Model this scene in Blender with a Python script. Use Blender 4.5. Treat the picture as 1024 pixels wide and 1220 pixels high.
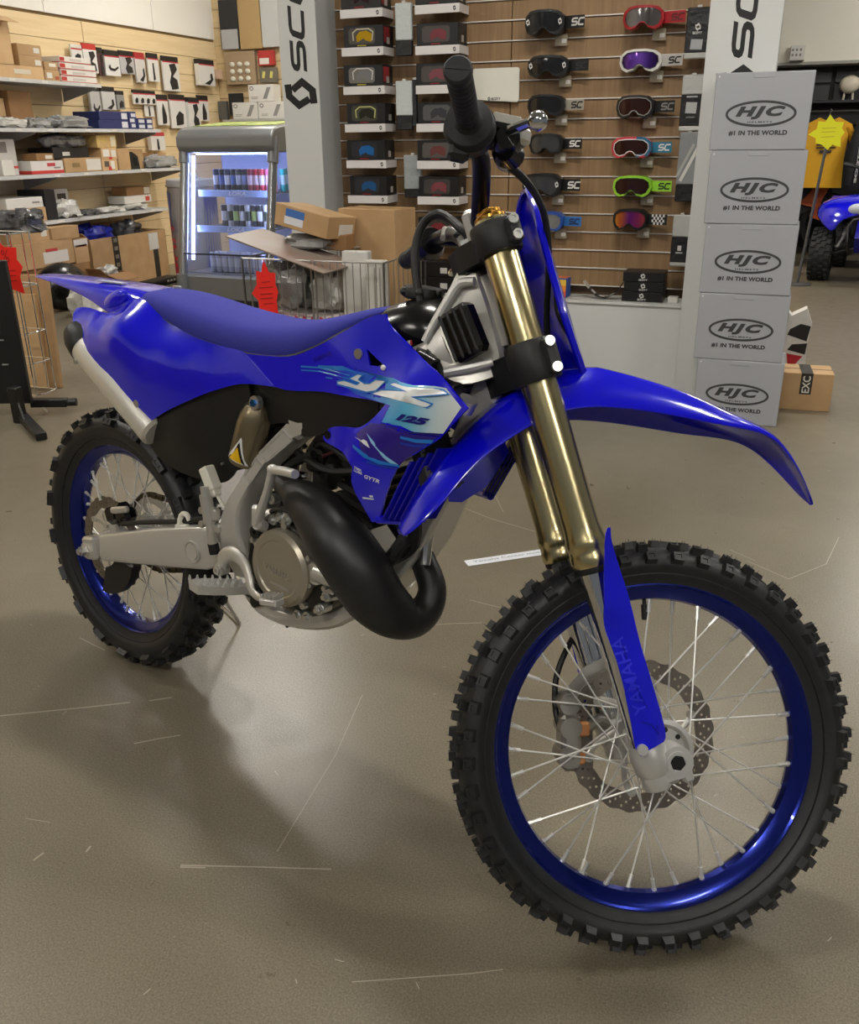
import bpy, math, random
import numpy as np
from mathutils import Vector, Matrix
from mathutils.geometry import delaunay_2d_cdt

for o in list(bpy.data.objects):
    bpy.data.objects.remove(o)
SC = bpy.context.scene
COL = SC.collection
R = math.radians
random.seed(7)
IMW, IMH = 1024.0, 1220.0

# ---------------------------------------------------------------- camera
CAM_F = 1067.46
cd = bpy.data.cameras.new('camera')
cam = bpy.data.objects.new('camera', cd)
COL.objects.link(cam)
cd.sensor_fit = 'HORIZONTAL'
cd.sensor_width = 36.0
cd.lens = 36.0 * CAM_F / IMW
cd.clip_start = 0.05
cd.clip_end = 80
cam.matrix_world = (Matrix.Translation((1.47743, -1.67521, 1.27941)) @ Matrix.Rotation(R(110.6757 - 90), 4, 'Z')
                    @ Matrix.Rotation(R(90 - 22.5877), 4, 'X') @ Matrix.Rotation(R(-0.6505), 4, 'Z'))
SC.camera = cam

# ---------------------------------------------------------------- world, exposure
w = bpy.data.worlds.new('world')
SC.world = w
w.use_nodes = True
bgn = w.node_tree.nodes['Background']
bgn.inputs[0].default_value = (0.92, 0.96, 1.0, 1)
bgn.inputs[1].default_value = 0.13
SC.view_settings.view_transform = 'Standard'
SC.view_settings.look = 'None'
SC.view_settings.gamma = 1.0
SC.view_settings.use_curve_mapping = False
SC.view_settings.exposure = 0.0

# ---------------------------------------------------------------- materials
def lin(c):
    if isinstance(c, str):
        c = [int(c[i:i + 2], 16) for i in (0, 2, 4)]
    return tuple(((v / 255) / 12.92 if v <= 10 else (((v / 255) + 0.055) / 1.055) ** 2.4) for v in c) + (1.0,)

MATS = {}
def mat(name, c='808080', rough=0.5, metal=0.0, noise=None, bump=None, emit=0.0, alpha=1.0, trans=0.0, coat=0.0, spec=None, ior=None):
    """plain procedural material; noise=(scale, colour2, detail) mixes a second colour, bump=(scale, strength)"""
    if name in MATS:
        return MATS[name]
    m = bpy.data.materials.new(name)
    m.use_nodes = True
    nt = m.node_tree
    b = nt.nodes['Principled BSDF']
    b.inputs['Base Color'].default_value = lin(c)
    b.inputs['Roughness'].default_value = rough
    b.inputs['Metallic'].default_value = metal
    b.inputs['Alpha'].default_value = alpha
    b.inputs['Transmission Weight'].default_value = trans
    b.inputs['Coat Weight'].default_value = coat
    b.inputs['Coat Roughness'].default_value = 0.05
    if spec is not None:
        b.inputs['Specular IOR Level'].default_value = spec
    if ior:
        b.inputs['IOR'].default_value = ior
    if emit:
        b.inputs['Emission Color'].default_value = lin(c)
        b.inputs['Emission Strength'].default_value = emit
    if noise or bump:
        tc = nt.nodes.new('ShaderNodeTexCoord')
    if noise:
        n = nt.nodes.new('ShaderNodeTexNoise')
        n.inputs['Scale'].default_value = noise[0]
        n.inputs['Detail'].default_value = noise[2] if len(noise) > 2 else 4
        nt.links.new(tc.outputs['Object'], n.inputs['Vector'])
        r = nt.nodes.new('ShaderNodeValToRGB')
        r.color_ramp.elements[0].position = 0.35
        r.color_ramp.elements[1].position = 0.65
        r.color_ramp.elements[0].color = lin(c)
        r.color_ramp.elements[1].color = lin(noise[1])
        nt.links.new(n.outputs['Fac'], r.inputs[0])
        nt.links.new(r.outputs[0], b.inputs['Base Color'])
    if bump:
        n = nt.nodes.new('ShaderNodeTexNoise')
        n.inputs['Scale'].default_value = bump[0]
        n.inputs['Detail'].default_value = 3
        nt.links.new(tc.outputs['Object'], n.inputs['Vector'])
        bp = nt.nodes.new('ShaderNodeBump')
        bp.inputs['Strength'].default_value = bump[1]
        bp.inputs['Distance'].default_value = 0.01
        nt.links.new(n.outputs['Fac'], bp.inputs['Height'])
        nt.links.new(bp.outputs[0], b.inputs['Normal'])
    MATS[name] = m
    return m

def cmat(c, rough=0.5):
    """matt/printed colour by hex"""
    return mat('print_' + c + '_%d' % int(rough * 100), c, rough)

# ---------------------------------------------------------------- scene-graph helpers
def tag(o, label=None, cat=None, group=None, kind=None):
    if label: o['label'] = label
    if cat: o['category'] = cat
    if group: o['group'] = group
    if kind: o['kind'] = kind
    return o

def thing(name, label, cat, loc=(0, 0, 0), rotz=0.0, group=None):
    o = bpy.data.objects.new(name, None)
    o.empty_display_size = 0.05
    COL.objects.link(o)
    o.location = loc
    o.rotation_euler = (0, 0, rotz)
    return tag(o, label, cat, group)

def link(name, me, parent=None, ml=None):
    o = bpy.data.objects.new(name, me)
    COL.objects.link(o)
    if parent is not None:
        o.parent = parent
    if ml is not None:
        o.matrix_local = ml
    return o

def copy_tree(o, parent=None):
    c = o.copy()
    COL.objects.link(c)
    if parent is not None:
        c.parent = parent
    for ch in list(o.children):
        copy_tree(ch, c)
    return c

# ---------------------------------------------------------------- mesh builder
def frame_from(d):
    d = Vector(d).normalized()
    a = Vector((0, 0, 1)) if abs(d.z) < 0.9 else Vector((1, 0, 0))
    x = d.cross(a).normalized()
    y = d.cross(x).normalized()
    return x, y, d

class MB:
    def __init__(s):
        s.v, s.f, s.mi, s.cur = [], [], [], 0
        s.mats = []
    def m(s, material):
        if material not in s.mats:
            s.mats.append(material)
        s.cur = s.mats.index(material)
        return s
    def add(s, vs, fs, M=None):
        b = len(s.v)
        if M is not None:
            vs = [M @ Vector(p) for p in vs]
        s.v += [tuple(p) for p in vs]
        s.f += [tuple(b + i for i in f) for f in fs]
        s.mi += [s.cur] * len(fs)
        return s
    def box(s, c, d, rot=None, b=0.0):
        """chamfered box: centre c, size d, rot = 3x3/4x4 matrix"""
        h = [x / 2 for x in d]
        M = Matrix.Translation(c)
        if rot is not None:
            M = M @ rot.to_4x4()
        b = min(b, 0.45 * min(d))
        if b <= 0:
            vs = [(sx * h[0], sy * h[1], sz * h[2]) for sx in (-1, 1) for sy in (-1, 1) for sz in (-1, 1)]
            fs = [(0, 1, 3, 2), (4, 6, 7, 5), (0, 4, 5, 1), (2, 3, 7, 6), (0, 2, 6, 4), (1, 5, 7, 3)]
            return s.add(vs, fs, M)
        vs, idx = [], {}
        for sx in (-1, 1):
            for sy in (-1, 1):
                for sz in (-1, 1):
                    sg = (sx, sy, sz)
                    for a in range(3):
                        idx[sg + (a,)] = len(vs)
                        vs.append(tuple(sg[k] * (h[k] if k == a else h[k] - b) for k in range(3)))
        fs = []
        def quad(q, n):
            p = [Vector(vs[i]) for i in q]
            if (p[1] - p[0]).cross(p[2] - p[0]).dot(Vector(n)) < 0:
                q = q[::-1]
            fs.append(tuple(q))
        for a in range(3):
            b1, b2 = (a + 1) % 3, (a + 2) % 3
            for sa in (-1, 1):
                q = []
                for s1, s2 in ((-1, -1), (1, -1), (1, 1), (-1, 1)):
                    sg = [0, 0, 0]; sg[a] = sa; sg[b1] = s1; sg[b2] = s2
                    q.append(idx[tuple(sg) + (a,)])
                n = [0, 0, 0]; n[a] = sa
                quad(q, n)
            for s1 in (-1, 1):
                for s2 in (-1, 1):
                    lo = [0, 0, 0]; lo[a] = -1; lo[b1] = s1; lo[b2] = s2
                    hi = lo[:]; hi[a] = 1
                    n = [0, 0, 0]; n[b1] = s1; n[b2] = s2
                    quad([idx[tuple(lo) + (b1,)], idx[tuple(hi) + (b1,)], idx[tuple(hi) + (b2,)], idx[tuple(lo) + (b2,)]], n)
        for sx in (-1, 1):
            for sy in (-1, 1):
                for sz in (-1, 1):
                    quad([idx[(sx, sy, sz, a)] for a in range(3)], (sx, sy, sz))
        return s.add(vs, fs, M)
    def tube(s, pts, rad, n=12, caps=True, sub=0, flat=1.0, up=None, closed=False):
        """swept tube through pts; rad = number or list; sub = spline subdivisions; flat squeezes across 'up'"""
        P = [Vector(p) for p in pts]
        rr = list(rad) if isinstance(rad, (list, tuple)) else [rad] * len(P)
        if sub:
            Q, q = [], []
            L = len(P)
            for i in range(L if closed else L - 1):
                g = (lambda k: P[k % L]) if closed else (lambda k: P[max(0, min(L - 1, k))])
                p0, p1, p2, p3 = g(i - 1), g(i), g(i + 1), g(i + 2)
                for k in range(sub):
                    t = k / sub
                    Q.append(0.5 * ((2 * p1) + (p2 - p0) * t + (2 * p0 - 5 * p1 + 4 * p2 - p3) * t * t + (3 * p1 - p0 - 3 * p2 + p3) * t ** 3))
                    q.append(rr[i % L] * (1 - t) + rr[(i + 1) % L] * t)
            if not closed:
                Q.append(P[-1]); q.append(rr[-1])
            P, rr = Q, q
        L = len(P)
        vs, fs = [], []
        x = None
        for i in range(L):
            a = P[(i - 1) % L] if closed else P[max(0, i - 1)]
            b = P[(i + 1) % L] if closed else P[min(L - 1, i + 1)]
            d = (b - a).normalized()
            if up is not None:
                x = Vector(up).cross(d).normalized()
            elif x is None:
                x = frame_from(d)[0]
            else:
                x = (x - d * x.dot(d))
                x = x.normalized() if x.length > 1e-6 else frame_from(d)[0]
            y = d.cross(x)
            for k in range(n):
                t = 2 * math.pi * k / n
                vs.append(P[i] + x * (math.cos(t) * rr[i]) + y * (math.sin(t) * rr[i] * flat))
        for i in range(L if closed else L - 1):
            j = (i + 1) % L
            for k in range(n):
                l = (k + 1) % n
                fs.append((i * n + k, i * n + l, j * n + l, j * n + k))
        if caps and not closed:
            fs.append(tuple(range(n - 1, -1, -1)))
            fs.append(tuple((L - 1) * n + k for k in range(n)))
        return s.add(vs, fs)
    def cyl(s, p0, p1, r0, r1=None, n=16, caps=True):
        return s.tube([p0, p1], [r0, r0 if r1 is None else r1], n, caps)
    def lathe(s, prof, o=(0, 0, 0), ax=(0, 0, 1), n=32, closed=False, a0=0.0, a1=2 * math.pi):
        """prof = [(radius, height along ax)]; closed joins last to first profile point"""
        x, y, d = frame_from(ax)
        o = Vector(o)
        full = abs(a1 - a0 - 2 * math.pi) < 1e-6
        cnt = n if full else n + 1
        vs, fs = [], []
        L = len(prof)
        for k in range(cnt):
            t = a0 + (a1 - a0) * k / n
            e = x * math.cos(t) + y * math.sin(t)
            for r, h in prof:
                vs.append(o + e * r + d * h)
        for k in range(n):
            l = (k + 1) % cnt
            for i in range(L if closed else L - 1):
                j = (i + 1) % L
                q = (k * L + i, l * L + i, l * L + j, k * L + j)
                fs.append(q[::-1])
        return s.add(vs, fs)
    def prism(s, poly, fn, h0, h1):
        """poly (2-D), fn(a, b, h) -> 3-D point; extruded between h0 and h1 (triangulated caps)"""
        tris, pts = tri_fill(poly)
        n = len(pts)
        vs = [fn(p[0], p[1], h0) for p in pts] + [fn(p[0], p[1], h1) for p in pts]
        fs = [tuple(t[::-1]) for t in tris] + [tuple(n + i for i in t) for t in tris]
        m = len(poly)
        for i in range(m):
            j = (i + 1) % m
            fs.append((i, j, n + j, n + i))
        return s.add(vs, fs)
    def sph(s, c, r, n=12, m=8, M=None):
        r = (r, r, r) if not isinstance(r, (tuple, list)) else r
        vs, fs = [], []
        for i in range(m + 1):
            a = math.pi * i / m
            for k in range(n):
                t = 2 * math.pi * k / n
                vs.append(Vector((r[0] * math.sin(a) * math.cos(t), r[1] * math.sin(a) * math.sin(t), r[2] * math.cos(a))))
        for i in range(m):
            for k in range(n):
                l = (k + 1) % n
                fs.append((i * n + k, (i + 1) * n + k, (i + 1) * n + l, i * n + l))
        T = Matrix.Translation(c) @ (M.to_4x4() if M is not None else Matrix())
        return s.add(vs, fs, T)
    def loft(s, rings, closed_ring=True, caps=True):
        n = len(rings[0])
        vs = [p for r in rings for p in r]
        fs = []
        for i in range(len(rings) - 1):
            for k in range(n if closed_ring else n - 1):
                l = (k + 1) % n
                fs.append((i * n + k, i * n + l, (i + 1) * n + l, (i + 1) * n + k))
        if caps and closed_ring:
            fs.append(tuple(range(n - 1, -1, -1)))
            fs.append(tuple((len(rings) - 1) * n + k for k in range(n)))
        return s.add(vs, fs)
    def mesh(s, name, material=None, smooth=35):
        me = bpy.data.meshes.new(name)
        me.from_pydata(s.v, [], s.f)
        ms = s.mats if s.mats else [material]
        for x in ms:
            me.materials.append(x)
        if len(ms) > 1:
            me.polygons.foreach_set('material_index', s.mi)
        import bmesh
        bm = bmesh.new(); bm.from_mesh(me)
        bmesh.ops.remove_doubles(bm, verts=bm.verts, dist=1e-6)
        bmesh.ops.recalc_face_normals(bm, faces=bm.faces)
        bm.to_mesh(me); bm.free()
        if smooth:
            me.polygons.foreach_set('use_smooth', [True] * len(me.polygons))
            me.set_sharp_from_angle(angle=R(smooth))
        me.update()
        return me
    def build(s, name, material=None, parent=None, ml=None, smooth=35):
        return link(name, s.mesh(name, material, smooth), parent, ml)

def inpoly(p, poly):
    c = False
    j = len(poly) - 1
    for i in range(len(poly)):
        a, b = poly[i], poly[j]
        if (a[1] > p[1]) != (b[1] > p[1]) and p[0] < (b[0] - a[0]) * (p[1] - a[1]) / (b[1] - a[1]) + a[0]:
            c = not c
        j = i
    return c

def tri_fill(poly, holes=(), step=0.0):
    """triangulate a polygon (with holes); step > 0 adds an interior grid"""
    pts = [Vector((p[0], p[1])) for p in poly]
    edges = [(i, (i + 1) % len(poly)) for i in range(len(poly))]
    for h in holes:
        b = len(pts)
        pts += [Vector((p[0], p[1])) for p in h]
        edges += [(b + i, b + (i + 1) % len(h)) for i in range(len(h))]
    if step > 0:
        bnd = np.array([(p.x, p.y) for p in pts])
        x0, y0 = bnd.min(0); x1, y1 = bnd.max(0)
        j = 0
        y = y0 + step / 2
        while y < y1:
            x = x0 + step / 2 + (step / 2 if j % 2 else 0)
            while x < x1:
                if inpoly((x, y), poly) and not any(inpoly((x, y), h) for h in holes) and ((bnd - [x, y]) ** 2).sum(1).min() > (0.45 * step) ** 2:
                    pts.append(Vector((x, y)))
                x += step
            y += step * 0.87
            j += 1
    r = delaunay_2d_cdt(pts, edges, [], 0, 1e-7)
    vv = [(p.x, p.y) for p in r[0]]
    out = []
    for f in r[2]:
        c = (sum(vv[i][0] for i in f) / len(f), sum(vv[i][1] for i in f) / len(f))
        if inpoly(c, poly) and not any(inpoly(c, h) for h in holes):
            out.append(tuple(f))
    return out, vv

def smooth_outline(P, sub=4, corner=48):
    """closed outline of tuples; catmull-rom between points, corners sharper than 'corner' deg stay sharp"""
    P = [Vector(p) for p in P]
    n = len(P)
    sharp = []
    for i in range(n):
        a, b = P[i] - P[i - 1], P[(i + 1) % n] - P[i]
        sharp.append(a.angle(b, 0) > R(corner))
    out = []
    for i in range(n):
        p1, p2 = P[i], P[(i + 1) % n]
        p0 = p1 + (p1 - p2) * 0.5 if sharp[i] else P[i - 1]
        p3 = p2 + (p2 - p1) * 0.5 if sharp[(i + 1) % n] else P[(i + 2) % n]
        for k in range(sub):
            t = k / sub
            out.append(0.5 * ((2 * p1) + (p2 - p0) * t + (2 * p0 - 5 * p1 + 4 * p2 - p3) * t * t + (3 * p1 - p0 - 3 * p2 + p3) * t ** 3))
    return out

def tps(P, reg=1e-4):
    """thin-plate spline y(x, z) through 3-D points"""
    P = np.array([tuple(p) for p in P])
    X = P[:, [0, 2]]
    n = len(X)
    U = lambda r2: np.where(r2 > 0, r2 * np.log(r2 + 1e-12), 0)
    D = ((X[:, None] - X[None]) ** 2).sum(-1)
    Q = np.hstack([np.ones((n, 1)), X])
    A = np.block([[U(D) + np.eye(n) * reg, Q], [Q.T, np.zeros((3, 3))]])
    wt = np.linalg.solve(A, np.r_[P[:, 1], 0, 0, 0])
    def f(x, z):
        r = ((X - [x, z]) ** 2).sum(1)
        return float(U(r) @ wt[:n] + wt[n] + wt[n + 1] * x + wt[n + 2] * z)
    return f

def panel(mb, outline, inner=(), holes=(), th=0.004, step=0.03, sub=4, sgn=1, corner=48):
    """thin shell over the side view (x, z): y interpolated from outline + inner points, thickness th inwards; returns y(x,z)"""
    f = tps(list(outline) + list(inner))
    O = smooth_outline(outline, sub, corner) if sub > 1 else [Vector(p) for p in outline]
    poly = [(p[0], p[2]) for p in O]
    tris, pts = tri_fill(poly, holes, step)
    n = len(pts)
    vs = [(p[0], sgn * f(*p), p[1]) for p in pts] + [(p[0], sgn * (f(*p) + th), p[1]) for p in pts]
    fs = list(tris) + [tuple(n + i for i in t[::-1]) for t in tris]
    ed = {}
    for t in tris:
        for i in range(len(t)):
            e = (t[i], t[(i + 1) % len(t)])
            if (e[1], e[0]) in ed:
                del ed[(e[1], e[0])]
            else:
                ed[e] = 1
    fs += [(a, n + a, n + b, b) for a, b in ed]
    mb.add(vs, fs)
    return f

# text as flat triangles, cached
_TX = {}
def text2d(s, bold=0.02, shear=0.0, space=1.0):
    k = (s, bold, shear, space)
    if k not in _TX:
        cu = bpy.data.curves.new('txt', 'FONT')
        cu.body = s
        cu.offset = bold
        cu.shear = shear
        cu.space_character = space
        cu.resolution_u = 3
        o = bpy.data.objects.new('txt', cu)
        me = o.to_mesh()
        vs = [(v.co.x, v.co.y) for v in me.vertices]
        fs = [tuple(p.vertices) for p in me.polygons]
        o.to_mesh_clear()
        bpy.data.objects.remove(o)
        x0 = min(v[0] for v in vs); x1 = max(v[0] for v in vs)
        y0 = min(v[1] for v in vs); y1 = max(v[1] for v in vs)
        _TX[k] = ([((v[0] - x0) / (x1 - x0), (v[1] - y0) / (y1 - y0)) for v in vs], fs, (x1 - x0) / (y1 - y0))
    return _TX[k]

def put_text(mb, s, fn, bold=0.02, shear=0.0, space=1.0):
    """fn(u, v) with u, v in 0..1 over the text's own box"""
    vs, fs, _ = text2d(s, bold, shear, space)
    mb.add([fn(*p) for p in vs], fs)
    return mb

def stroke(mb, pts, wd, fn, closed=False):
    """flat thick polyline in 2-D mapped by fn(a, b)"""
    P = [Vector(p) for p in pts]
    n = len(P)
    Lf, Rt = [], []
    for i in range(n):
        a = P[i] - P[i - 1] if (i > 0 or closed) else P[1] - P[0]
        b = P[(i + 1) % n] - P[i] if (i < n - 1 or closed) else P[-1] - P[-2]
        a.normalize(); b.normalize()
        nrm = Vector((-(a + b).y, (a + b).x))
        nrm = nrm.normalized() if nrm.length > 1e-6 else Vector((-a.y, a.x))
        k = wd / 2 / max(0.35, nrm.dot(Vector((-a.y, a.x))))
        Lf.append(P[i] + nrm * k); Rt.append(P[i] - nrm * k)
    vs = [fn(p.x, p.y) for p in Lf] + [fn(p.x, p.y) for p in Rt]
    fs = [(i, (i + 1) % n, n + (i + 1) % n, n + i) for i in range(n if closed else n - 1)]
    mb.add(vs, fs)
    return mb
SCRATCH = [([(-0.145, -0.343), (-0.077, -0.304), (0.025, -0.246), (0.118, -0.190)], 0.005),
           ([(0.159, -0.168), (0.204, -0.136)], 0.005),
           ([(0.232, -0.323), (0.276, -0.287), (0.315, -0.260)], 0.004),
           ([(-0.216, 0.023), (-0.104, -0.009)], 0.003),
           ([(0.648, 0.033), (0.689, -0.205), (0.712, -0.511)], 0.0015),
           ([(0.508, 1.277), (0.625, 1.215), (0.813, 1.152)], 0.004),
           ([(0.669, 0.408), (0.745, 0.445), (0.823, 0.478)], 0.003),
           ([(0.772, 1.316), (0.988, 1.167)], 0.003),
           ([(0.573, 1.444), (0.651, 1.291)], 0.003),
           ([(1.514, 1.152), (1.643, 1.056), (1.756, 1.209)], 0.003),
           ([(1.804, 1.449), (1.756, 1.209)], 0.003),
           ([(0.555, -0.605), (0.686, -0.562), (0.832, -0.516)], 0.003),
           ([(1.458, 1.221), (1.540, 1.160)], 0.003),
           ([(0.177, -0.604), (0.235, -0.596)], 0.0015),
           ([(0.279, -0.691), (0.283, -0.668)], 0.004),
           ([(0.360, -0.638), (0.358, -0.622)], 0.004),
           ([(0.557, -0.609), (0.604, -0.594)], 0.003),
           ([(0.974, -0.727), (1.151, -0.646), (1.201, -0.619)], 0.002),
           ([(0.747, 0.596), (0.961, 0.563), (1.090, 0.532)], 0.003)]
_r = random.Random(3)
for _k in range(70):
    _x, _y, _a, _l = _r.uniform(-1.2, 2.2), _r.uniform(-.9, 2.2), _r.uniform(0, 3.1), _r.uniform(.004, .02)
    SCRATCH.append(([(_x, _y), (_x + _l * math.cos(_a), _y + _l * math.sin(_a))], .0018))
# ================================================================ lamps of the shop and the large structure
LAMPM = mat('lamp_tube', (255, 250, 240), 0.5, emit=185.0)
LAMPB = mat('lamp_body', (225, 225, 225), 0.5)
def ceiling_light(x, y, z, L, rot, label):
    t = thing('ceiling_light', label, 'ceiling light', (x, y, z), rot, 'linear ceiling lights')
    MB().box((0, 0, 0.03), (L, 0.14, 0.05), None, 0.008).build('housing', LAMPB, t)
    MB().box((0, 0, -0.008), (L - 0.04, 0.10, 0.024), None, 0.006).build('diffuser', LAMPM, t)
    return t
LZ = 3.55
for nm, x, y in [('above the dirt bike', 0.9, 0.75), ('behind the dirt bike on the aisle', -2.9, 0.3), ('over the aisle beside the dirt bike', 3.6, 0.75),
                 ('in front of the dirt bike', 1.3, -3.7), ('in front of the aisle counter side', -1.9, -3.7), ('beside the entrance aisle', 4.4, -3.7),
                 ('above the drinks fridge', -2.2, 4.0), ('above the helmet boxes', 1.2, 4.3), ('above the quad bike', 4.2, 4.6),
                 ('over the far clothes display', 3.2, 8.0), ('over the parts shelves', -3.2, 6.6), ('over the parts shelves beyond the drinks fridge', -0.6, 7.6)]:
    ceiling_light(x, y, LZ, 0.95, 0, 'long white ceiling light ' + nm)

def floor_mat():
    m = bpy.data.materials.new('polished_concrete')
    m.use_nodes = True
    nt = m.node_tree
    N, Lk = nt.nodes, nt.links
    b = N['Principled BSDF']
    tc = N.new('ShaderNodeTexCoord')
    def noise(sc, det=6, rough=0.6):
        n = N.new('ShaderNodeTexNoise'); n.inputs['Scale'].default_value = sc; n.inputs['Detail'].default_value = det; n.inputs['Roughness'].default_value = rough
        Lk.new(tc.outputs['Object'], n.inputs['Vector']); return n
    def ramp(src, a, c0, bb, c1):
        r = N.new('ShaderNodeValToRGB'); e = r.color_ramp.elements
        e[0].position = a; e[1].position = bb; e[0].color = c0; e[1].color = c1
        Lk.new(src, r.inputs[0]); return r
    def mix(fac, c1, c2, mode='MIX'):
        x = N.new('ShaderNodeMix'); x.data_type = 'RGBA'; x.blend_type = mode
        if isinstance(fac, float): x.inputs['Factor'].default_value = fac
        else: Lk.new(fac, x.inputs['Factor'])
        Lk.new(c1, x.inputs['A']) if not isinstance(c1, tuple) else setattr(x.inputs['A'], 'default_value', c1)
        Lk.new(c2, x.inputs['B']) if not isinstance(c2, tuple) else setattr(x.inputs['B'], 'default_value', c2)
        return x.outputs['Result']
    W, K = (1, 1, 1, 1), (0, 0, 0, 1)
    big = ramp(noise(1.1, 5).outputs['Fac'], 0.3, lin((98, 90, 73)), 0.72, lin((127, 119, 101)))
    fine = ramp(noise(260, 3, 0.7).outputs['Fac'], 0.35, lin((74, 66, 52)), 0.70, lin((156, 147, 129)))
    col = mix(0.45, big.outputs[0], fine.outputs[0])
    sp = ramp(noise(150, 2, 0.5).outputs['Fac'], 0.75, K, 0.80, W)      # pale specks
    col = mix(sp.outputs[0], col, lin((178, 170, 152)))
    dk = ramp(noise(7, 6, 0.7).outputs['Fac'], 0.62, K, 0.8, W)
    m2 = N.new('ShaderNodeMath'); m2.operation = 'MULTIPLY'; m2.inputs[1].default_value = 0.35
    Lk.new(dk.outputs[0], m2.inputs[0])
    col = mix(m2.outputs[0], col, lin((92, 80, 64)))
    Lk.new(col, b.inputs['Base Color'])
    rr = N.new('ShaderNodeMapRange'); rr.inputs['To Min'].default_value = 0.22; rr.inputs['To Max'].default_value = 0.40
    Lk.new(noise(14, 5).outputs['Fac'], rr.inputs['Value']); Lk.new(rr.outputs[0], b.inputs['Roughness'])
    bp = N.new('ShaderNodeBump'); bp.inputs['Strength'].default_value = 0.006; bp.inputs['Distance'].default_value = 0.004
    Lk.new(noise(420, 3).outputs['Fac'], bp.inputs['Height']); Lk.new(bp.outputs[0], b.inputs['Normal'])
    return m
fl = MB().box((1.0, 3.0, -0.05), (14.0, 18.0, 0.1)).build('floor', floor_mat())
fl['kind'] = 'structure'
# pale scratches and saw-cut traces worn into the concrete
SCUFF = mat('scratch_pale', (168, 160, 143), 0.5)
for pts, wd in SCRATCH:
    b_ = MB(); stroke(b_, pts, wd, lambda a, c: (a, c, 0.0004)); b_.build('scratch', SCUFF, fl, None, 0)
cl = MB().box((1.0, 3.0, 3.95), (14.0, 18.0, 0.1)).build('ceiling', mat('ceiling_paint', (150, 150, 148), 0.9))
cl['kind'] = 'structure'
# ================================================================ MOTORCYCLE
# bike frame: x forward, y to the bike's left, z up, origin under the rear axle
BLUE = mat('blue_plastic', (8, 8, 208), 0.16, coat=0.6, spec=0.5)
BLUED = mat('deep_blue_plastic', (10, 9, 150), 0.25, coat=0.3)
SEATM = mat('seat_fabric', (40, 44, 150), 0.85, noise=(350, '30349c', 3), bump=(900, 0.35))
BLACKP = mat('black_plastic', (20, 20, 21), 0.5, bump=(500, 0.05))
BLACKG = mat('gloss_black_plastic', (12, 12, 13), 0.22)
RUBBER = mat('tyre_rubber', (26, 27, 29), 0.46, noise=(60, '1f2022', 4), bump=(300, 0.08))
GRIPM = mat('grip_rubber', (30, 31, 33), 0.6, bump=(400, 0.08))
PIPEM = mat('pipe_black', (27, 27, 28), 0.42, noise=(30, '222223', 3), bump=(700, 0.05))
ALU = mat('cast_aluminium', (208, 207, 203), 0.3, 0.5, bump=(900, 0.12))
ALUB = mat('brushed_aluminium', (204, 201, 193), 0.28, 0.6, bump=(500, 0.04))
FRAMEM = mat('frame_silver', (206, 203, 196), 0.33, 0.45, bump=(700, 0.06))
ENGM = mat('engine_cover', (176, 168, 152), 0.32, 0.65, bump=(800, 0.06))
STEEL = mat('steel', (212, 212, 210), 0.28, 0.9)
SPOKEM = mat('spoke_steel', (222, 221, 217), 0.32, 0.45)
CHROME = mat('chrome', (225, 226, 228), 0.08, 1.0)
DARKM = mat('dark_metal', (60, 58, 55), 0.45, 0.8)
DISCM = mat('disc_steel', (140, 132, 122), 0.38, 0.9)
GOLD = mat('fork_gold', (206, 192, 146), 0.24, 1.0, bump=(600, 0.02))
TITAN = mat('reservoir_bronze', (138, 126, 102), 0.38, 0.8)
RIMB = mat('rim_blue', (12, 30, 124), 0.2, 0.75, coat=0.4)
COPPER = mat('pad_copper', (205, 140, 90), 0.5, 0.4)
WHITEP = mat('ivory_plastic', (228, 225, 212), 0.45)
BARM = mat('bar_black', (16, 17, 26), 0.3, 0.5)

CA = R(26.0)
AX = Vector((-math.sin(CA), 0, math.cos(CA)))
NR = Vector((math.cos(CA), 0, math.sin(CA)))
FA = Vector((1.443, 0, 0.346))
RA = Vector((0, 0, 0.338))
PAX = FA - NR * 0.058
ST = Matrix.Translation(PAX) @ Matrix.Rotation(R(46.373), 4, AX) @ Matrix.Translation(-PAX)
YV = Vector((0, 1, 0))
def F(L, d=0.0, y=0.0):
    return FA + AX * L + NR * d + YV * y

bike = thing('dirt_bike', 'blue dirt bike with blue rims, gold forks and black expansion chamber', 'motorcycle')
bike.matrix_world = Matrix.Rotation(R(-18), 4, 'Z') @ Matrix.Rotation(R(-6.38896), 4, 'X') @ Matrix.Rotation(R(0.31472), 4, 'Y')

# ---------------------------------------------------------------- wheels
def knob_mesh(l, wd, h, name):
    """tread block: base at z=0, l along x (rolling), wd along y"""
    mb = MB()
    b0 = [(-l / 2, -wd / 2, -0.004), (l / 2, -wd / 2, -0.004), (l / 2, wd / 2, -0.004), (-l / 2, wd / 2, -0.004)]
    k = 0.80
    t = [(x * k, y * k, h) for x, y, _ in b0]
    i = [(x * 0.45, y * 0.4, h) for x, y, _ in b0]
    d = [(x * 0.40, y * 0.35, h - 0.0016) for x, y, _ in b0]
    vs = b0 + t + i + d
    fs = [(3, 2, 1, 0)]
    for a, b in ((0, 4), (4, 8), (8, 12)):
        for q in range(4):
            r = (q + 1) % 4
            fs.append((a + q, a + r, b + r, b + q))
    fs.append((12, 13, 14, 15))
    mb.add(vs, fs)
    for hx_, hy_ in ((-.3, -.3), (.32, .28)):                 # moulding hairs
        mb.cyl((l * hx_, wd * hy_, h - .001), (l * hx_ * 1.1, wd * hy_ * 1.5, h + .004), .0005, .0003, n=3, caps=False)
    return mb.mesh(name, RUBBER, 30)

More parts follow.
